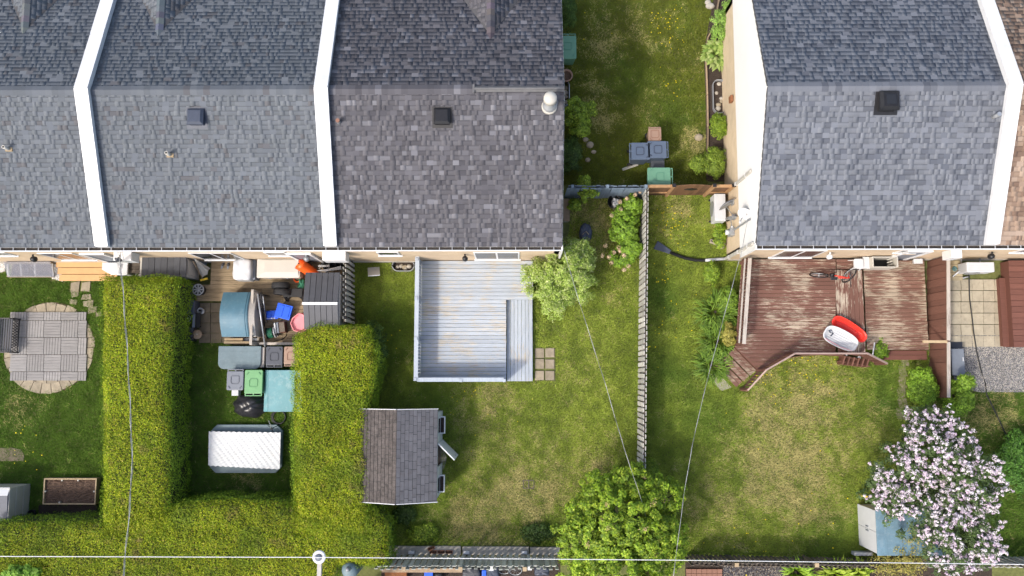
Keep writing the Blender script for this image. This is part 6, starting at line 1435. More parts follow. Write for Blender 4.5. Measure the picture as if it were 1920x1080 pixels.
simple('long_board', 'long bare timber board laid behind mossy picket fence', 'board', (716, 1066, 866, 1073), .4, .55, m_lumber, .01)
for k, (q, z1, m, lab) in enumerate(((( 866, 1064, 900, 1090), .5, m_slate, 'dark covered heap behind fence, left of bicycle wheels'), ((800, 1074, 830, 1092), .4, m_black, 'black crate behind fence below long timber board'), ((905, 1060, 935, 1090), .45, m_navy, 'dark blue heap behind fence near tubs'), ((1002, 1062, 1030, 1080), .5, m_navy, 'navy covered heap behind fence next to green tree'))):
    a, b, c, d = PR(*q, z1); t_ = T('covered_heap', lab, 'heap', (a+b)/2, (c+d)/2, 0); lumpy('cover', m, t_, a, b, c, d, 0, z1, .05)
for q, z1, m, lab in (((796, 1074, 811, 1084), .5, m_blue, 'bright blue bundle behind fence below timber board'), ((904, 1070, 911, 1080), .5, m_blue, 'small blue tub behind fence near middle'), ((917, 1062, 925, 1070), .5, m_wplast, 'white tub behind fence beside blue tub'), ((990, 1063, 997, 1069), .6, m_wplast, 'small white box behind fence at last post')):
    simple('tub', lab, 'tub', q, 0, z1, m)
for k, (px, py) in enumerate(((945, 1068), (966, 1070))):
    x, y = P(px, py, .35); t_ = T('spoked_wheel', ('spoked bicycle wheel leaning behind fence, left one', 'spoked bicycle wheel leaning behind fence, right one')[k], 'wheel', x, y, 0, 0, 'bicycle wheels', True); Mr = Matrix.Rotation(R(35), 4, 'X')
    MB().torus((0, 0, .3), .25, .018, 30, 6, Mr).build('tire', m_black, t_, True); MB().torus((0, 0, .3), .225, .01, 30, 5, Mr).build('rim', m_steel, t_, True)
    mb = MB()
    for j in range(10): mb.cyl((0, 0, .3), Vector((0, 0, .3))+Mr @ Vector((.22*math.cos(j*.628), .22*math.sin(j*.628), 0)), .003, n=4)
    mb.build('spokes', m_grey, t_)
a, b, c, d = PR(1288, 1068, 1356, 1110, .15); brk = T('brick_pad', '', '', (a+b)/2, (c+d)/2); del brk['label']; del brk['category']; brk['kind'] = 'structure'
for i in range(7):
    for j in range(5): MB().box(a+(b-a)*i/7+.006, a+(b-a)*(i+1)/7-.006, c+(d-c)*j/5+.006, c+(d-c)*(j+1)/5-.006, -.02, .06+jit(.004)).build('paver', m_terra, brk)
# ------------------------------------------------------------------ utility pole, transformer, wires
m_polew = mat('pole_wood', (.38, .36, .33), .85, .15, 5)
zP = 7.0; xP = P(601, 1045, zP)[0]; yP = P(700, 1104, 0)[1]
up = T('utility_pole', 'grey utility pole bracket with white ring insulator above hedge', 'utility pole', xP, yP)
MB().cyl((xP, yP, 0), (xP, yP, zP+.3), .15, .11, n=14).build('mast', m_polew, up, True)
yI = P(601, 1045, zP+.2)[1]; MB().box(xP-.055, xP+.055, yP, yI, zP+.02, zP+.13).build('bracket_arm', m_polew, up)
MB().lathe([(.17, 0), (.18, .03), (.17, .06), (.10, .06), (.09, .02), (.001, .02)], (xP, yI, zP+.135), 22).build('insulator', m_white, up, True); MB().lathe([(.085, .05), (.06, .09), (.001, .1)], (xP, yI, zP+.13), 16).build('insulator_cap', m_greyp, up, True)
xt, yt = P(650, 1076, 2.3); cn = T('metal_canister', 'grey domed metal canister with ribbed stub behind hedge corner', 'canister', xt, yt)
MB().lathe([(.27, 0), (.28, .1), (.28, 1.75), (.24, 1.9), (.1, 1.98), (.001, 1.98)], (xt, yt, 0), 22).build('tank', m_teal2, cn, True)
for k in range(3): MB().lathe([(.07-.012*k, 1.96+.05*k), (.085-.012*k, 1.98+.05*k), (.05, 2.02+.05*k), (.001, 2.03+.05*k)], (xt-.02, yt+.08, 0), 12).build('rib', m_grey, cn, True)
def wire(label, pts, r, m, sag=0, twist=0):
    p3 = [Vector((*P(px, py, zz), zz)) for px, py, zz in pts]; out = []
    for p, q in zip(p3, p3[1:]):
        L_ = max(6, int((q-p).length/.25))
        for k in range(L_): out.append(p.lerp(q, k/L_))
    out.append(p3[-1]); w_ = T('service_wire', label, 'wire', p3[0].x, p3[0].y, p3[0].z)
    MB().tube(out, r, 6).build('strand', m, w_, True)
    if twist:
        for ph in (0, 2.1): MB().tube([p+Vector((twist*math.cos(i*.9+ph), 0, twist*math.sin(i*.9+ph))) for i, p in enumerate(out)], r*.8, 5).build('strand', m_cable if ph else m_thin, w_, True)
    return w_
wire('long white overhead wire crossing the whole back of the yards', [(-60, 1043, zP+.25), (601, 1045, zP+.25), (1250, 1050, zP+.2), (1980, 1059, zP+.25)], .011, m_white)
wire('twisted service wire dropping over left hedge', [(224, 478, 3.3), (232, 560, 3.9), (240, 680, 4.6), (246, 800, 5.2), (248, 880, 5.6), (240, 990, 6.2), (230, 1095, 6.8)], .008, m_grey, twist=.024)
wire('twisted service wire over middle lawn and willow shrub', [(1058, 470, 3.4), (1075, 530, 3.6), (1100, 610, 3.8), (1135, 720, 3.9), (1170, 840, 3.5), (1205, 945, 2.7), (1222, 1010, 2.0)], .005, m_thin, twist=.008)
wire('twisted service wire from gable dish to rear of right yard', [(1402, 410, 3.6), (1391, 470, 3.7), (1372, 540, 4.0), (1345, 640, 4.5), (1318, 745, 5.0), (1297, 840, 5.5), (1282, 930, 5.9), (1262, 1085, 6.6)], .005, m_thin, twist=.008)
ms = T('service_mast', 'cluster of white service cables at eave above left hedge', 'service mast', *P(224, 488, 3.3), 2.4)
for k in range(5): MB().tube([(*P(220+k*2.5, 470, 3.5), 3.5), (*P(219+k*3, 484, 3.1), 3.1+.1*(k % 2)), (*P(222+k*2, 498, 2.4), 2.4), (*P(225+k, 515, 2.6), 2.7)], .016, 5).build('cable', m_cable if k % 2 else m_white, ms, True)
MB().lathe([(.06, 0), (.08, .2), (.05, .3), (.001, .3)], (*P(223, 487, 3.0), 2.9), 12).build('weather_head', m_slate, ms, True)
# ------------------------------------------------------------------ vegetation
def leaf_mesh(pos_, nrm, size, asp, cols, bright=None):
    """diamond leaves: pos (n,3), facing nrm, two triangles folded along the midrib"""
    n = len(pos_); nrm = nrm/np.linalg.norm(nrm, axis=1)[:, None]; r = RNG.normal(size=(n, 3)); t_ = np.cross(nrm, r); t_ /= np.linalg.norm(t_, axis=1)[:, None]+1e-9; b_ = np.cross(nrm, t_)
    s_ = size*RNG.uniform(.65, 1.3, n)[:, None]; V = np.stack([pos_-t_*s_, pos_+b_*s_*asp+nrm*s_*.18, pos_+t_*s_, pos_-b_*s_*asp+nrm*s_*.18], 1)
    F = (np.arange(n)[:, None, None]*4+np.array([(0, 1, 2), (0, 2, 3)])[None]).reshape(-1, 3)
    return V.reshape(-1, 3), F, np.repeat(cols, 4, 0)
def pickcols(n, pal, jitter=.18):
    w_ = np.array([p[1] for p in pal], float); c_ = np.array([p[0] for p in pal])[RNG.choice(len(pal), n, p=w_/w_.sum())]; return c_*RNG.uniform(1-jitter, 1+jitter, n)[:, None]
def crown(parent, name, blobs, n, size, asp, pal, clumps=60, cr=.28, m=m_leaf, up=.6, shell=(.55, 1.06), lower=-.25, cvar=.22):
    if clumps < 200: clumps = int(clumps*2.4); cr *= .68; size *= 1.12
    vol = np.array([b[3]*b[4]+b[4]*b[5]+b[3]*b[5] for b in blobs]); bi = RNG.choice(len(blobs), clumps, p=vol/vol.sum()); B = np.array(blobs)[bi]
    d = RNG.normal(size=(clumps, 3)); d /= np.linalg.norm(d, axis=1)[:, None]; d[:, 2] = np.where(d[:, 2] < lower, -d[:, 2], d[:, 2])
    C_ = B[:, :3]+d*B[:, 3:6]*RNG.uniform(*shell, clumps)[:, None]; cb = RNG.uniform(1-cvar, 1+cvar, clumps)
    k = RNG.integers(0, clumps, n); off_ = RNG.normal(size=(n, 3)); off_ /= np.linalg.norm(off_, axis=1)[:, None]; rad = cr*RNG.uniform(.25, 1, n)**.6
    p = C_[k]+off_*rad[:, None]*np.array([1, 1, .7]); nr = off_*.7+d[k]*.6+np.array([0, 0, up])+RNG.normal(size=(n, 3))*.35
    p[:, 2] = np.maximum(p[:, 2], .03)
    V, F, C2 = leaf_mesh(p, nr, size, asp, pickcols(n, pal)*cb[k][:, None]); return mesh_np(name, V, F, m, C2, parent), C_
def limbs(parent, base, tips, r0=.06, m=m_bark, name='trunk', h0=.5):
    mb = MB(); b0 = Vector(base); fork = b0+Vector((0, 0, h0)); mb.tube([b0, b0.lerp(fork, .5)+Vector((jit(.03), jit(.03), 0)), fork], [r0, r0*.85, r0*.7], 7)
    for t_ in tips:
        t_ = Vector(t_); mid = fork.lerp(t_, .5)+Vector((jit(.1), jit(.1), jit(.05))); mb.tube([fork, mid, t_], [r0*.55, r0*.35, r0*.1], 5)
    return mb.build(name, m, parent, True)
def shrub(name, label, cat, px, py, rpx, h, n, size, asp, pal, clumps=40, cr=.2, ry=None, m=m_leaf, zc=None, group=None, extra=(), lower=-.25, stems=6, **kw):
    zc = zc if zc is not None else h*.55; x, y = P(px, py, zc); r = rpx/55.; ry = (ry or rpx)/55.
    t_ = T(name, label, cat, x, y, 0, group=group)
    blobs = [(x, y, zc, r, ry, h-zc)] + [(*P(ex, ey, ez), ez, er/55., er/55., eh) for ex, ey, ez, er, eh in extra]
    o, C_ = crown(t_, 'crown' if cat == 'tree' else 'foliage', blobs, n, size, asp, pal, clumps, cr, m, lower=lower, **kw)
    tips = C_[RNG.choice(len(C_), min(stems, len(C_)), False)]; limbs(t_, (x, y, 0), tips, r0=.03+.02*h, h0=h*.25, name='trunk' if cat == 'tree' else 'stem'); return t_, C_
G1 = [((.16, .26, .018), 5), ((.23, .33, .025), 4), ((.095, .16, .016), 3), ((.31, .40, .045), 2)]
GY = [((.24, .33, .05), 5), ((.32, .40, .10), 4), ((.14, .22, .03), 3), ((.42, .48, .20), 2)]
GD = [((.05, .10, .018), 5), ((.08, .14, .025), 4), ((.035, .07, .012), 3)]
# hedges ---------------------------------------------------------------
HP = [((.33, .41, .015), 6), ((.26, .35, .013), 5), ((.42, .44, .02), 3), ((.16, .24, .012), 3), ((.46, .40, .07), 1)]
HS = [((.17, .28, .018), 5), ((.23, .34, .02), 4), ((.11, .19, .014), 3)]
def hedge(label, poly_px, z, ntop, nside, seed, lum=1.0):
    pts = [P(*p, z) for p in poly_px]; A_ = np.array(pts); c_ = A_.mean(0); h = T('cedar_hedge', label, 'hedge', float(c_[0]), float(c_[1]))
    inner = [tuple(c_+(a_-c_)*.0+(a_-c_)*(1-.26/np.linalg.norm(a_-c_))) for a_ in A_]
    MB().prism([tuple(p) for p in inner], .1, z-.42).build('branch_core', mat('hedge_inner_twigs', (.035, .045, .012), .95, .4, 20) if 'hedge_inner_twigs' not in MATS else MATS['hedge_inner_twigs'], h)
    # top
    mn, mx = A_.min(0), A_.max(0); q = RNG.uniform(mn, mx, (ntop*3, 2)); ins = np.zeros(len(q), bool)
    for i in range(len(A_)):
        a_, b_ = A_[i-1], A_[i]; ins ^= ((a_[1] > q[:, 1]) != (b_[1] > q[:, 1])) & (q[:, 0] < (b_[0]-a_[0])*(q[:, 1]-a_[1])/(b_[1]-a_[1]+1e-12)+a_[0])
    q = q[ins][:ntop]; zt = z-.18+.22*vnoise(q[:, 0], q[:, 1], .32, seed, 3)+.12*vnoise(q[:, 0], q[:, 1], 1.6, seed+1, 2)
    dmin = np.full(len(q), 9.)
    for i in range(len(A_)):
        a_, b_ = A_[i-1], A_[i]; ab = b_-a_; t_ = np.clip(((q-a_) @ ab)/(ab @ ab), 0, 1); dmin = np.minimum(dmin, np.linalg.norm(q-(a_+t_[:, None]*ab), axis=1))
    zt -= .34*np.clip(1-dmin/.42, 0, 1)**2
    pt = np.column_stack([q, zt-RNG.uniform(0, .16, len(q))]); nt_ = np.column_stack([RNG.normal(0, .55, (len(q), 2)), np.full(len(q), .8)])
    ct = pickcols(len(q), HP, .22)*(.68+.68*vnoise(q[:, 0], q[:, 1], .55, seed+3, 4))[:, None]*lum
    ye = vnoise(q[:, 0], q[:, 1], 2.2, seed+5, 2)[:, None]; ct = ct*(1-.25*(1-ye))+np.array([.05, .0, 0])*np.clip(ye-.5, 0, 1)
    bp = np.clip((vnoise(q[:, 0], q[:, 1], .5, seed+15, 3)-.70)*5, 0, 1)*(RNG.random(len(q)) < .75); ct = ct*(1-bp[:, None])+np.array([.34, .25, .09])*RNG.uniform(.6, 1.1, len(q))[:, None]*bp[:, None]
    gp = np.clip((vnoise(q[:, 0], q[:, 1], 1.1, seed+19, 3)-.52)*3, 0, .55)[:, None]; ct = ct*(1-gp)+np.array([.13, .21, .014])*gp
    # sides
    per = np.array([np.linalg.norm(A_[i]-A_[i-1]) for i in range(len(A_))]); ei = RNG.choice(len(A_), nside, p=per/per.sum()); f = RNG.random(nside)[:, None]
    a_, b_ = A_[ei-1], A_[ei]; e_ = a_+(b_-a_)*f; dr = (b_-a_)/np.linalg.norm(b_-a_, axis=1)[:, None]; on = np.stack([dr[:, 1], -dr[:, 0]], 1)
    area = sum(A_[i-1][0]*A_[i][1]-A_[i][0]*A_[i-1][1] for i in range(len(A_)))
    if area < 0: on = -on
    zz = RNG.uniform(.1, z-.08, nside); s_ = (e_*dr).sum(1); bulge = .26*vnoise(s_*1.0+ei*7, zz, .45, seed+7, 3)-.09-.12*np.clip((zz-(z-.3))/.3, 0, 1)
    ps = np.column_stack([e_+on*(bulge+RNG.uniform(-.1, .04, nside))[:, None], zz]); ns = np.column_stack([on, np.full(nside, .45)])+RNG.normal(0, .45, (nside, 3))
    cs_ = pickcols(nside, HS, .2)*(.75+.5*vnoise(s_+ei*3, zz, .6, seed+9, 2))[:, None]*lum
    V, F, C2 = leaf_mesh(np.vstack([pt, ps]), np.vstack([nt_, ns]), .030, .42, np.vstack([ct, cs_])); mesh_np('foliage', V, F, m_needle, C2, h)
    for k in range(6):
        f_ = (k+.5)/6; p = c_+(np.array([0, (f_-.5)*(mx[1]-mn[1])*.9]) if mx[1]-mn[1] > mx[0]-mn[0] else np.array([(f_-.5)*(mx[0]-mn[0])*.9, 0])); MB().cyl((p[0], p[1], 0), (p[0], p[1], .3), .06, n=7).build('stem', m_bark, h)
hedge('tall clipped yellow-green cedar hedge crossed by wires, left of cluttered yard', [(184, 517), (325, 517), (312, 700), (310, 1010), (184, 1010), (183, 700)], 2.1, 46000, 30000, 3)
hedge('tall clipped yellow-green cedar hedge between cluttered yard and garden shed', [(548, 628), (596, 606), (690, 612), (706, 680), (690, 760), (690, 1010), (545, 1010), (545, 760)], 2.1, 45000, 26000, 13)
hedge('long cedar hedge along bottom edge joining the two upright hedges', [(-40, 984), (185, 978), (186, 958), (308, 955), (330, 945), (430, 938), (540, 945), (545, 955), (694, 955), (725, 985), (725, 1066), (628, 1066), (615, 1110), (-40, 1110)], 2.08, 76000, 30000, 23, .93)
# looser dark tufts on the right hedge flank
for k, (px, py, r_) in enumerate(((700, 655, 26), (712, 1000, 22))):
    shrub('cedar_shoot', ('dark green cedar shoots bulging from right hedge flank above garden shed', 'dark cedar shoots at lower right hedge below garden shed')[k], 'shrub', px, py, r_, 1.5, 4200, .035, .5, GD, 40, .2, ry=r_*2.0, m=m_needle)
# green tree at bottom --------------------------------------------------
def tree_px(label, blobs_px, n, size, asp, pal, clumps, cr, trunk_px, name='green_tree', m=m_leaf, cvar=.25, r0=.11, group=None):
    x, y = P(*trunk_px, 0); t_ = T(name, label, 'tree', x, y, group=group); blobs = [(*P(px, py, z), z, r/56., r2/56., rz) for px, py, z, r, r2, rz in blobs_px]
    o, C_ = crown(t_, 'crown', blobs, n, size, asp, pal, clumps, cr, m, cvar=cvar); tips = [Vector(c) for c in C_[RNG.choice(len(C_), 26, False)]]; limbs(t_, (x, y, 0), tips, r0, h0=.7); return t_, C_, blobs
GT = [((.18, .29, .016), 5), ((.25, .37, .022), 4), ((.11, .19, .014), 3), ((.34, .43, .035), 2)]
tg, CG, _ = tree_px('bushy bright green tree at bottom beneath two service wires', [(1160, 985, 2.0, 95, 85, 1.3), (1095, 1010, 1.8, 55, 60, 1.0), (1225, 1010, 1.8, 62, 65, 1.1), (1180, 905, 1.6, 42, 38, .9), (1245, 925, 1.6, 38, 34, .8), (1120, 920, 1.6, 36, 34, .8), (1150, 1070, 2.0, 95, 60, 1.2)], 60000, .044, .62, GT, 900, .15, (1160, 985))
# dry seed heads in the tree
mb_p = []
for k in RNG.choice(len(CG), 22, False): mb_p.append(CG[k]+RNG.normal(size=(26, 3))*.05+np.array([0, 0, .2]))
pp_ = np.vstack(mb_p); V, F, C2 = leaf_mesh(pp_, RNG.normal(size=pp_.shape)+np.array([0, 0, .6]), .024, .6, pickcols(len(pp_), [((.48, .33, .2), 3), ((.36, .25, .15), 2)])); mesh_np('seed_heads', V, F, m_petal, C2, tg)
# lilac --------------------------------------------------------------------
LP = [((.075, .125, .035), 5), ((.10, .16, .045), 4), ((.05, .085, .028), 3)]
tl_, CL, LB = tree_px('pink flowering lilac tree beside blue-roofed shed', [(1745, 850, 2.3, 78, 72, 1.0), (1690, 880, 2.1, 58, 55, .9), (1810, 900, 2.3, 62, 70, 1.0), (1665, 930, 1.9, 36, 34, .7), (1720, 950, 2.1, 68, 58, .9), (1790, 985, 2.2, 72, 72, 1.0), (1830, 1020, 2.1, 40, 42, .8), (1775, 1050, 2.0, 42, 30, .8), (1735, 795, 2.0, 48, 36, .7), (1640, 930, 1.8, 26, 18, .4), (1655, 900, 1.9, 34, 26, .6)], 40000, .036, .6, LP, 800, .16, (1750, 925), 'lilac_tree', cvar=.2)
LBa = np.array(LB); rel = (CL[:, None, :]-LBa[None, :, :3])/LBa[None, :, 3:6]; rad_ = np.linalg.norm(rel, axis=2).min(1); topc = np.where((CL[:, 2] > 2.0) & (rad_ > .5))[0]
own = RNG.choice(topc, int(len(topc)*.74), False); cnt = RNG.integers(1, 7, len(own)); oi = np.repeat(own, cnt); nfl = len(oi)
d = RNG.normal(size=(nfl, 3)); d[:, 2] = np.abs(d[:, 2])+.5; d /= np.linalg.norm(d, axis=1)[:, None]; fc = CL[oi]+d*RNG.uniform(.10, .24, nfl)[:, None]
m1 = 30; k = np.repeat(np.arange(nfl), m1); hh = RNG.random(nfl*m1); ax = d+RNG.normal(0, .3, d.shape)+np.array([0, 0, .3]); ax /= np.linalg.norm(ax, axis=1)[:, None]
sz = RNG.uniform(.6, 1.5, nfl)[k]; off_ = RNG.normal(size=(nfl*m1, 3)); off_ /= np.linalg.norm(off_, axis=1)[:, None]
pf_ = fc[k]+ax[k]*(hh*.10*sz)[:, None]+off_*(.055*(1.1-.75*hh)*sz)[:, None]; pal_f = [((.78, .68, .75), 5), ((.70, .57, .68), 3), ((.85, .79, .82), 5), ((.58, .44, .56), 1)]
fcv = pickcols(nfl, pal_f, .08)[k]*RNG.uniform(.85, 1.08, nfl*m1)[:, None]; V, F, C2 = leaf_mesh(pf_, off_+ax[k]*.5, .0185, .85, np.minimum(fcv, .92)); mesh_np('flower_clusters', V, F, m_petal, C2, tl_)
# willow shrub over the deck corner -------------------------------------------
WP = [((.30, .42, .07), 5), ((.40, .50, .13), 4), ((.19, .29, .04), 3), ((.50, .55, .24), 2)]
shrub('dappled_willow', 'pale dappled willow shrub at corner of blue-grey deck', 'shrub', 1062, 505, 50, 2.3, 23000, .042, .30, WP, 150, .24, ry=52, zc=1.2, extra=((1015, 525, 1.3, 40, .7), (1040, 560, 1.1, 38, .6), (1080, 480, 1.2, 34, .7), (1090, 540, 1.0, 28, .5)), cvar=.2)
# hydrangea row beside shadowbox fence ----------------------------------------
HG = [((.17, .30, .022), 5), ((.22, .36, .03), 4), ((.10, .18, .018), 3)]
hy_, CH = shrub('hydrangea', 'bright green hydrangea with dry beige flower heads beside shadowbox fence', 'shrub', 1172, 425, 30, 1.1, 11000, .038, .7, HG, 90, .17, ry=48, extra=((1185, 385, .7, 20, .4), (1185, 470, .7, 22, .4), (1165, 480, .5, 22, .3)))
hp_ = np.array([(*P(px+jit(3), py+jit(3), 1.0), 1.0+jit(.1)) for px, py in ((1165, 378), (1175, 373), (1198, 362), (1148, 402), (1160, 465), (1152, 470), (1166, 472), (1170, 478), (1133, 460), (1140, 485), (1146, 492), (1180, 500), (1170, 505), (1128, 480), (1190, 365), (1163, 395))])
pp_ = np.repeat(hp_, 60, 0); o_ = RNG.normal(size=pp_.shape); o_ /= np.linalg.norm(o_, axis=1)[:, None]; V, F, C2 = leaf_mesh(pp_+o_*.085*RNG.uniform(.6, 1, len(pp_))[:, None], o_+np.array([0, 0, .3]), .022, .8, pickcols(len(pp_), [((.55, .40, .25), 3), ((.66, .52, .36), 2), ((.42, .3, .19), 2)])); mesh_np('dry_flower_heads', V, F, m_petal, C2, hy_)
# shrubs along the end row house -------------------------------------------------
shrub('leafy_shrub', 'bright green feathery shrub at end row house wall in side yard', 'shrub', 1080, 215, 26, 1.3, 6500, .036, .5, G1, 60, .17, ry=34, extra=((1105, 205, .8, 14, .3), (1088, 240, .9, 20, .4)))
shrub('ground_shrub', 'dark low shrub among rocks by end row house', 'shrub', 1070, 290, 22, .8, 5000, .032, .6, GD, 45, .16, ry=40)
shrub('cedar_shrub', 'dark cedar shrub at top beside end row house', 'shrub', 1066, 20, 14, 1.6, 4500, .03, .4, GD, 50, .15, ry=42, m=m_needle)
shrub('leafy_shrub', 'young leafy shrub growing through slate-blue fence', 'shrub', 1095, 355, 14, 1.5, 3200, .036, .6, G1, 40, .14, ry=24, extra=((1112, 360, 1.2, 10, .3), (1078, 385, .5, 12, .3)))
# planting bed ---------------------------------------------------------------------
def rosette(name, label, px, py, r, h, n, pal, wl=.03, L_=.3, group=None, cat='plant', tall=.5):
    x, y = P(px, py); t_ = T(name, label, cat, x, y, group=group); R_ = r/52.; a_ = RNG.uniform(0, 6.283, n); rr = R_*np.sqrt(RNG.random(n))*.75; bx_ = np.column_stack([x+rr*np.cos(a_), y+rr*np.sin(a_), np.zeros(n)])
    a2 = a_+RNG.normal(0, .9, n); l_ = L_*RNG.uniform(.7, 1.25, n); dr = np.column_stack([np.cos(a2), np.sin(a2), np.zeros(n)]); sd_ = np.column_stack([-np.sin(a2), np.cos(a2), np.zeros(n)])*wl; up_ = np.array([0, 0, 1.])
    z1 = h*RNG.uniform(.6, 1.1, n); p1 = bx_+dr*(l_*.35)[:, None]+up_*(z1*.85)[:, None]; p2 = bx_+dr*(l_*.75)[:, None]+up_*z1[:, None]; p3 = bx_+dr*(l_*1.15)[:, None]+up_*(z1*.75)[:, None]
    V = np.stack([bx_-sd_*.5, bx_+sd_*.5, p1+sd_, p1-sd_, p2+sd_*.9, p2-sd_*.9, p3], 1); base = np.arange(n)[:, None, None]*7
    F = np.concatenate([(base+np.array([(0, 1, 2), (0, 2, 3), (3, 2, 4), (3, 4, 5), (5, 4, 6)])[None]).reshape(-1, 3)]); C2 = np.repeat(pickcols(n, pal), 7, 0); mesh_np('leaves', V.reshape(-1, 3), F, m_leaf, C2, t_)
    MB().cyl((x, y, 0), (x, y, .1), .05, n=7).build('stem', m_bark, t_); return t_
HO = [((.26, .36, .08), 4), ((.34, .42, .14), 3), ((.16, .26, .05), 3)]
rosette('hosta', 'pale variegated hosta in bed below the feathery plant', 1342, 106, 24, .35, 260, HO, .05, .30)
shrub('leafy_shrub', 'tall light green perennial at top of bed beside gable', 'shrub', 1372, 25, 22, .9, 4200, .036, .4, [((.22, .38, .06), 4), ((.30, .46, .10), 3), ((.13, .24, .04), 2)], 60, .18, ry=36, extra=((1348, 62, .5, 18, .3), (1355, 38, .6, 20, .3)))
shrub('round_shrub', 'round clipped green shrub below galvanised window well', 'shrub', 1347, 237, 17, .8, 5200, .026, .35, G1, 70, .10, ry=26, lower=-.1)
shrub('leafy_shrub', 'yellow-green loose shrub at lower end of planting bed', 'shrub', 1340, 305, 22, .8, 5200, .03, .45, [((.19, .28, .03), 4), ((.25, .34, .04), 3), ((.12, .19, .02), 3)], 60, .17, ry=32, extra=((1310, 308, .4, 18, .25),))
# right yard plants ------------------------------------------------------------------
DL = [((.13, .23, .025), 5), ((.19, .30, .035), 4), ((.08, .145, .018), 3)]
for k, (px, py, r_, n, lab) in enumerate(((1340, 585, 34, 330, 'clump of strappy daylilies beside brown deck, uppermost'), (1345, 640, 32, 300, 'clump of strappy daylilies left of yellow shrub'), (1332, 685, 26, 240, 'clump of strappy daylilies beside corner stairs, lowest'))): rosette('daylily', lab, px, py, r_, .5, n, DL, .014, .42, 'daylilies')
shrub('golden_shrub', 'small rounded golden-yellow shrub against brown deck railing', 'shrub', 1366, 628, 13, .8, 3200, .026, .6, [((.30, .28, .05), 4), ((.38, .34, .08), 3), ((.22, .22, .04), 2)], 36, .11, ry=24)
shrub('leafy_shrub', 'green shrub below white pipe beside gable corner', 'shrub', 1335, 512, 16, .6, 2600, .03, .5, G1, 32, .14, ry=22)
shrub('leafy_shrub', 'low bright green shrub between brown deck and daylilies', 'shrub', 1368, 560, 14, .8, 2600, .03, .5, [((.20, .32, .03), 4), ((.13, .22, .025), 3)], 32, .14, ry=24)
shrub('ground_shrub', 'low leafy plants around splash stone beside gable', 'shrub', 1350, 440, 12, .35, 1700, .032, .7, G1, 28, .13, ry=30)
YS = [((.19, .33, .025), 5), ((.26, .41, .04), 4), ((.11, .20, .018), 3)]
shrub('leafy_shrub', 'fresh green shrub left of lower brown fence', 'shrub', 1727, 725, 26, 1.1, 8200, .032, .55, YS, 85, .17, ry=38)
shrub('leafy_shrub', 'fresh green shrub right of lower brown fence at gravel edge', 'shrub', 1797, 745, 26, 1.2, 6800, .034, .55, YS, 70, .18, ry=34, extra=((1810, 715, 1.0, 14, .3), (1785, 770, .8, 14, .3)))
shrub('leafy_shrub', 'low green weeds beside right deck steps', 'shrub', 1650, 655, 14, .5, 1600, .03, .55, YS, 24, .13, ry=22)
shrub('ochre_shrub', 'sparse ochre-leaved shrub in front of blue-roofed shed', 'shrub', 1690, 1040, 40, 1.9, 3600, .028, .5, [((.30, .27, .06), 4), ((.36, .30, .08), 3), ((.20, .22, .05), 2)], 120, .20, ry=40, zc=1.0, extra=((1660, 1060, 1.2, 28, .4), (1725, 1010, 1.5, 26, .4)), cvar=.15, stems=24)
for k, (px, py, r_, lab) in enumerate(((1490, 1072, 16, 'strappy green plant behind dark fence'), (1560, 1072, 22, 'yellow-green fern behind dark fence, nearer its middle'), (1598, 1070, 16, 'yellow-green broad fern behind dark fence near ochre shrub'))): rosette('fern', lab, px, py, r_, .6, 90, YS if k == 0 else [((.28, .40, .03), 3), ((.34, .44, .05), 2)], .035, .4, 'ferns behind the fence')
shrub('leafy_shrub', 'bright green bush at bottom left corner of the view', 'shrub', 45, 1078, 40, 2.3, 5000, .04, .6, [((.20, .38, .04), 4), ((.26, .44, .06), 3)], 70, .18, ry=20, zc=1.9)
shrub('leafy_shrub', 'lush green shrub at right edge beside lilac', 'shrub', 1912, 870, 40, .9, 9000, .036, .4, [((.08, .20, .025), 4), ((.12, .27, .035), 3), ((.05, .12, .018), 2)], 110, .2, ry=60)
for k, (px, py, r_, lab) in enumerate(((1010, 1000, 34, 'low green weeds along ledge near the green tree'), (795, 1000, 30, 'low green weeds along ledge near the right hedge'), (758, 965, 20, 'dark weeds below garden shed beside hedge'), (1220, 880, 12, 'weeds at south end of shadowbox fence'))):
    shrub('ground_shrub', lab, 'weeds', px, py, r_, .3, 2400, .03, .6, G1 if k % 2 else GD, 60, .14, ry=18, stems=3, group='weed patches')
# ------------------------------------------------------------------ lawns
DRY = [(935, 765, 55, .55), (960, 905, 95, .75), (905, 975, 70, .95), (1000, 945, 55, .75), (1120, 880, 60, .5), (1085, 690, 60, .35), (870, 790, 40, .35), (1150, 560, 40, .4), (1450, 885, 85, .95), (1395, 850, 60, .7), (1540, 850, 70, .8), (1475, 740, 80, .6), (1580, 740, 60, .5), (1330, 965, 75, .75), (1500, 960, 60, .6), (1420, 700, 40, .5), (1280, 385, 34, .6), (1250, 430, 40, .4),
       (1120, 210, 60, .6), (1300, 265, 28, .8), (1190, 55, 60, .4), (1110, 90, 50, .55), (1290, 120, 40, .3), (1230, 200, 40, .3), (460, 905, 35, .8), (350, 800, 18, .7), (1640, 800, 40, .5), (1850, 790, 50, .8), (1880, 760, 40, .7), (40, 760, 40, .5), (1110, 400, 40, .9), (1120, 470, 40, .6), (1750, 770, 20, .8)]
LUSH_AND_SHADE = [(730, 620, 60, .9), (800, 740, 60, .5), (1240, 560, 40, .7), (1250, 700, 50, .6), (1230, 800, 40, .5), (1650, 690, 50, .7), (1560, 1010, 80, .5), (1660, 760, 40, .6), (1330, 780, 60, .5), (800, 985, 60, .6), (1010, 1000, 40, .5), (1180, 150, 50, .4), (1260, 220, 50, .5)]  # lush clumps; between hedge and deck the dark green also paints shade
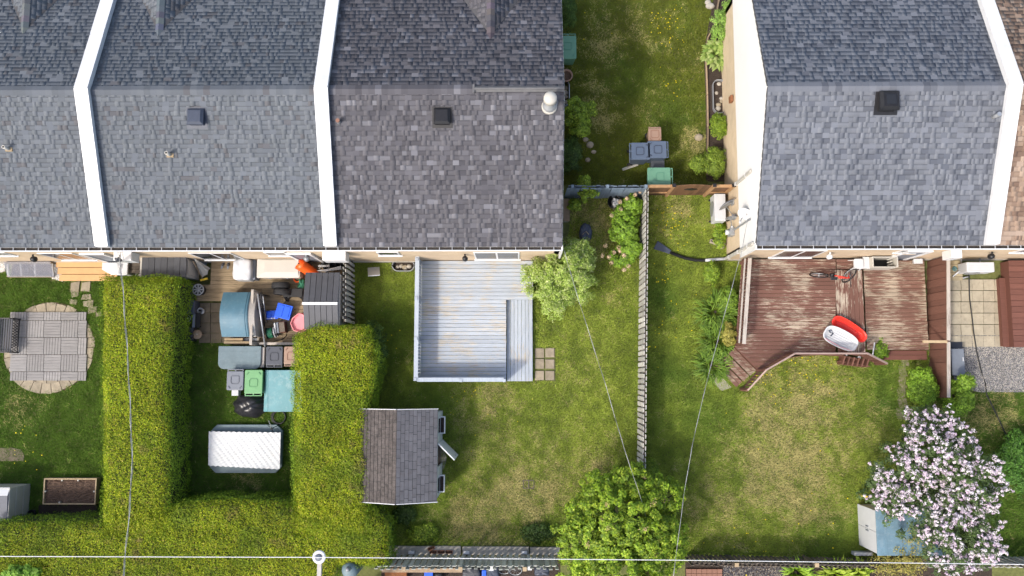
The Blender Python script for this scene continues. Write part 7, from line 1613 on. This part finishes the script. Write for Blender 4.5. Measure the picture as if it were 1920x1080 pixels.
SKIP = [(1002, 651, 1042, 715), (1783, 625, 2000, 735), (1760, 490, 1990, 660), (733, 488, 780, 510), (72, 944, 182, 990), (95, 488, 118, 528), (108, 489, 216, 528), (724, 1023, 1050, 1048), (266, 480, 366, 640), (366, 560, 480, 640), (130, 527, 172, 548), (1335, 355, 1364, 416)]
SKIPP = [[(x, y) for x, y in bed]]
TINT = {'a': ((.065, .13, .014), (.11, .19, .022)), 'm': ((.17, .24, .030), (.315, .375, .058)), 's': ((.10, .13, .014), (.165, .19, .024))}  # first pair: lush green with the yards' shade put into the colour
def lawn(label, poly_px, dens, pal, hgt=.05, seed=1, soilf=.0):
    A_ = np.array([P(*p) for p in poly_px]); mn, mx = A_.min(0), A_.max(0); n = int(dens*(mx[0]-mn[0])*(mx[1]-mn[1])); q = RNG.uniform(mn, mx, (n, 2))
    def inside(A, q):
        ins = np.zeros(len(q), bool)
        for i in range(len(A)):
            a_, b_ = A[i-1], A[i]; ins ^= ((a_[1] > q[:, 1]) != (b_[1] > q[:, 1])) & (q[:, 0] < (b_[0]-a_[0])*(q[:, 1]-a_[1])/(b_[1]-a_[1]+1e-12)+a_[0])
        return ins
    k = inside(A_, q)
    for s_ in SKIP: a, b, c, d = PR(*s_); k &= ~((q[:, 0] > a) & (q[:, 0] < b) & (q[:, 1] > c) & (q[:, 1] < d))
    for s_ in SKIPP: k &= ~inside(np.array(s_), q)
    k &= ((q[:, 0]-cx)**2+(q[:, 1]-cy)**2) > 1.6**2
    q = q[k]; n = len(q); x, y = q[:, 0], q[:, 1]
    nz = vnoise(x, y, 1.3, seed, 4); nf = vnoise(x, y, .28, seed+3, 3); dry = np.zeros(n); lush = np.zeros(n)
    for L_, out in ((DRY, dry), (LUSH_AND_SHADE, lush)):
        for px, py, r_, am in L_: c_ = P(px, py); rr = r_/52.; out += am*np.exp(-((x-c_[0])**2+(y-c_[1])**2)/(rr*rr)*1.1)
    n2 = vnoise(x, y, .55, seed+7, 3); n3 = vnoise(x, y, .13, seed+9, 2); n4 = vnoise(x, y, 2.6, seed+11, 2)
    lush = np.clip(lush*(.4+1.1*nz)+np.clip(n2-.56, 0, 1)*1.6, 0, 1)
    dry = np.clip(.8*dry*(.0+1.7*n2)*(.55+.9*n4)+np.clip(n2-.6, 0, 1)*.8*(pal != 'a'), 0, .8)
    keep = RNG.random(n) > dry*.25+soilf*np.clip(nf-.5, 0, 1)*2; q, x, y, nz, nf, dry, lush, n2, n3, n4 = (v[keep] for v in (q, x, y, nz, nf, dry, lush, n2, n3, n4)); n = len(q)
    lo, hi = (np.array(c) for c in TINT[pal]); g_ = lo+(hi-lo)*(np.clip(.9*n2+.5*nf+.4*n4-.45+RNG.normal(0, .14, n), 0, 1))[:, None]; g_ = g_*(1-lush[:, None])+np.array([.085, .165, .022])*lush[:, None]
    dc = np.array([.43, .385, .155])*RNG.uniform(.7, 1.15, n)[:, None]*(.7+.6*nf)[:, None]; isd = (dry*1.1+(n3-.5)*.5+(nf-.5)*.6) > RNG.uniform(.15, 1.05, n); col = np.where(isd[:, None], dc, g_*RNG.uniform(.8, 1.22, n)[:, None]*(.70+.6*nf)[:, None])
    a_ = RNG.uniform(0, 6.283, n); h_ = hgt*RNG.uniform(.5, 1.4, n)*(1+.5*lush-.4*dry)*(.7+.8*nf); ln_ = h_*RNG.uniform(.8, 2.0, n); wd = RNG.uniform(.007, .013, n)
    dx_, dy_ = np.cos(a_), np.sin(a_); V = np.zeros((n, 3, 3)); V[:, 0, 0] = x-dy_*wd; V[:, 0, 1] = y+dx_*wd; V[:, 1, 0] = x+dy_*wd; V[:, 1, 1] = y-dx_*wd; V[:, 2, 0] = x+dx_*ln_; V[:, 2, 1] = y+dy_*ln_; V[:, 2, 2] = h_; V[:, :2, 2] = -.02
    o = mesh_np('grass', V.reshape(-1, 3), np.arange(n*3).reshape(-1, 3), m_grass, np.repeat(col, 3, 0), None, 'stuff'); tag(o, label, 'grass')
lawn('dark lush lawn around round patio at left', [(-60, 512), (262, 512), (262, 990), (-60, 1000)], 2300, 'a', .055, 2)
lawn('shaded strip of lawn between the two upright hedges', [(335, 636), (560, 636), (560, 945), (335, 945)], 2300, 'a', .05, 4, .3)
lawn('sunlit patchy lawn behind end row house', [(648, 490), (1060, 490), (1075, 372), (1199, 370), (1196, 900), (1060, 1026), (680, 1026), (690, 700)], 2500, 'm', .05, 6)
lawn('patchy lawn with dandelions behind steel-grey house', [(1199, 366), (1366, 366), (1366, 486), (1740, 660), (1745, 1046), (1180, 1046), (1197, 880)], 2500, 'm', .055, 8)
lawn('side lawn between end row house and gable wall', [(1040, -60), (1345, -60), (1328, 60), (1322, 110), (1326, 345), (1040, 345)], 2500, 's', .05, 10, .2)
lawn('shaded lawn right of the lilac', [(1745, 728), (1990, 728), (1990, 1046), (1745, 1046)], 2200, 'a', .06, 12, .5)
# dandelions
dc_ = [(1250, 430, 30, 24), (1260, 410, 22, 14), (1235, 520, 22, 18), (1245, 600, 40, 14), (1480, 690, 60, 34), (1540, 685, 50, 24), (1450, 715, 50, 22), (1245, 45, 26, 30), (1262, 75, 25, 14), (1260, 150, 30, 12), (900, 770, 80, 12), (860, 745, 50, 8), (1320, 460, 60, 10), (1500, 1030, 120, 26), (1380, 1030, 70, 10), (50, 850, 60, 12), (730, 640, 30, 6), (1215, 650, 12, 8), (1330, 560, 40, 6), (1110, 60, 40, 4), (1420, 880, 120, 8), (1290, 600, 60, 12)]
Vd, Fd = [], []
for px, py, r_, n in dc_:
    for _ in range(n):
        x, y = P(px+random.gauss(0, r_*.55), py+random.gauss(0, r_*.55)); s_ = random.uniform(.012, .024); b0 = len(Vd); z0 = random.uniform(.06, .10)
        Vd += [(x+s_*math.cos(i*1.047), y+s_*math.sin(i*1.047), z0) for i in range(6)]+[(x, y, z0+s_*.4)]; Fd += [(b0+i, b0+(i+1) % 6, b0+6) for i in range(6)]
o = mesh_np('dandelion_flowers', np.array(Vd), np.array(Fd), m_petal, np.tile(np.array([[.80, .66, .02]]), (len(Vd), 1)), None, 'stuff'); tag(o, 'yellow dandelion heads scattered over the lawns', 'dandelions')
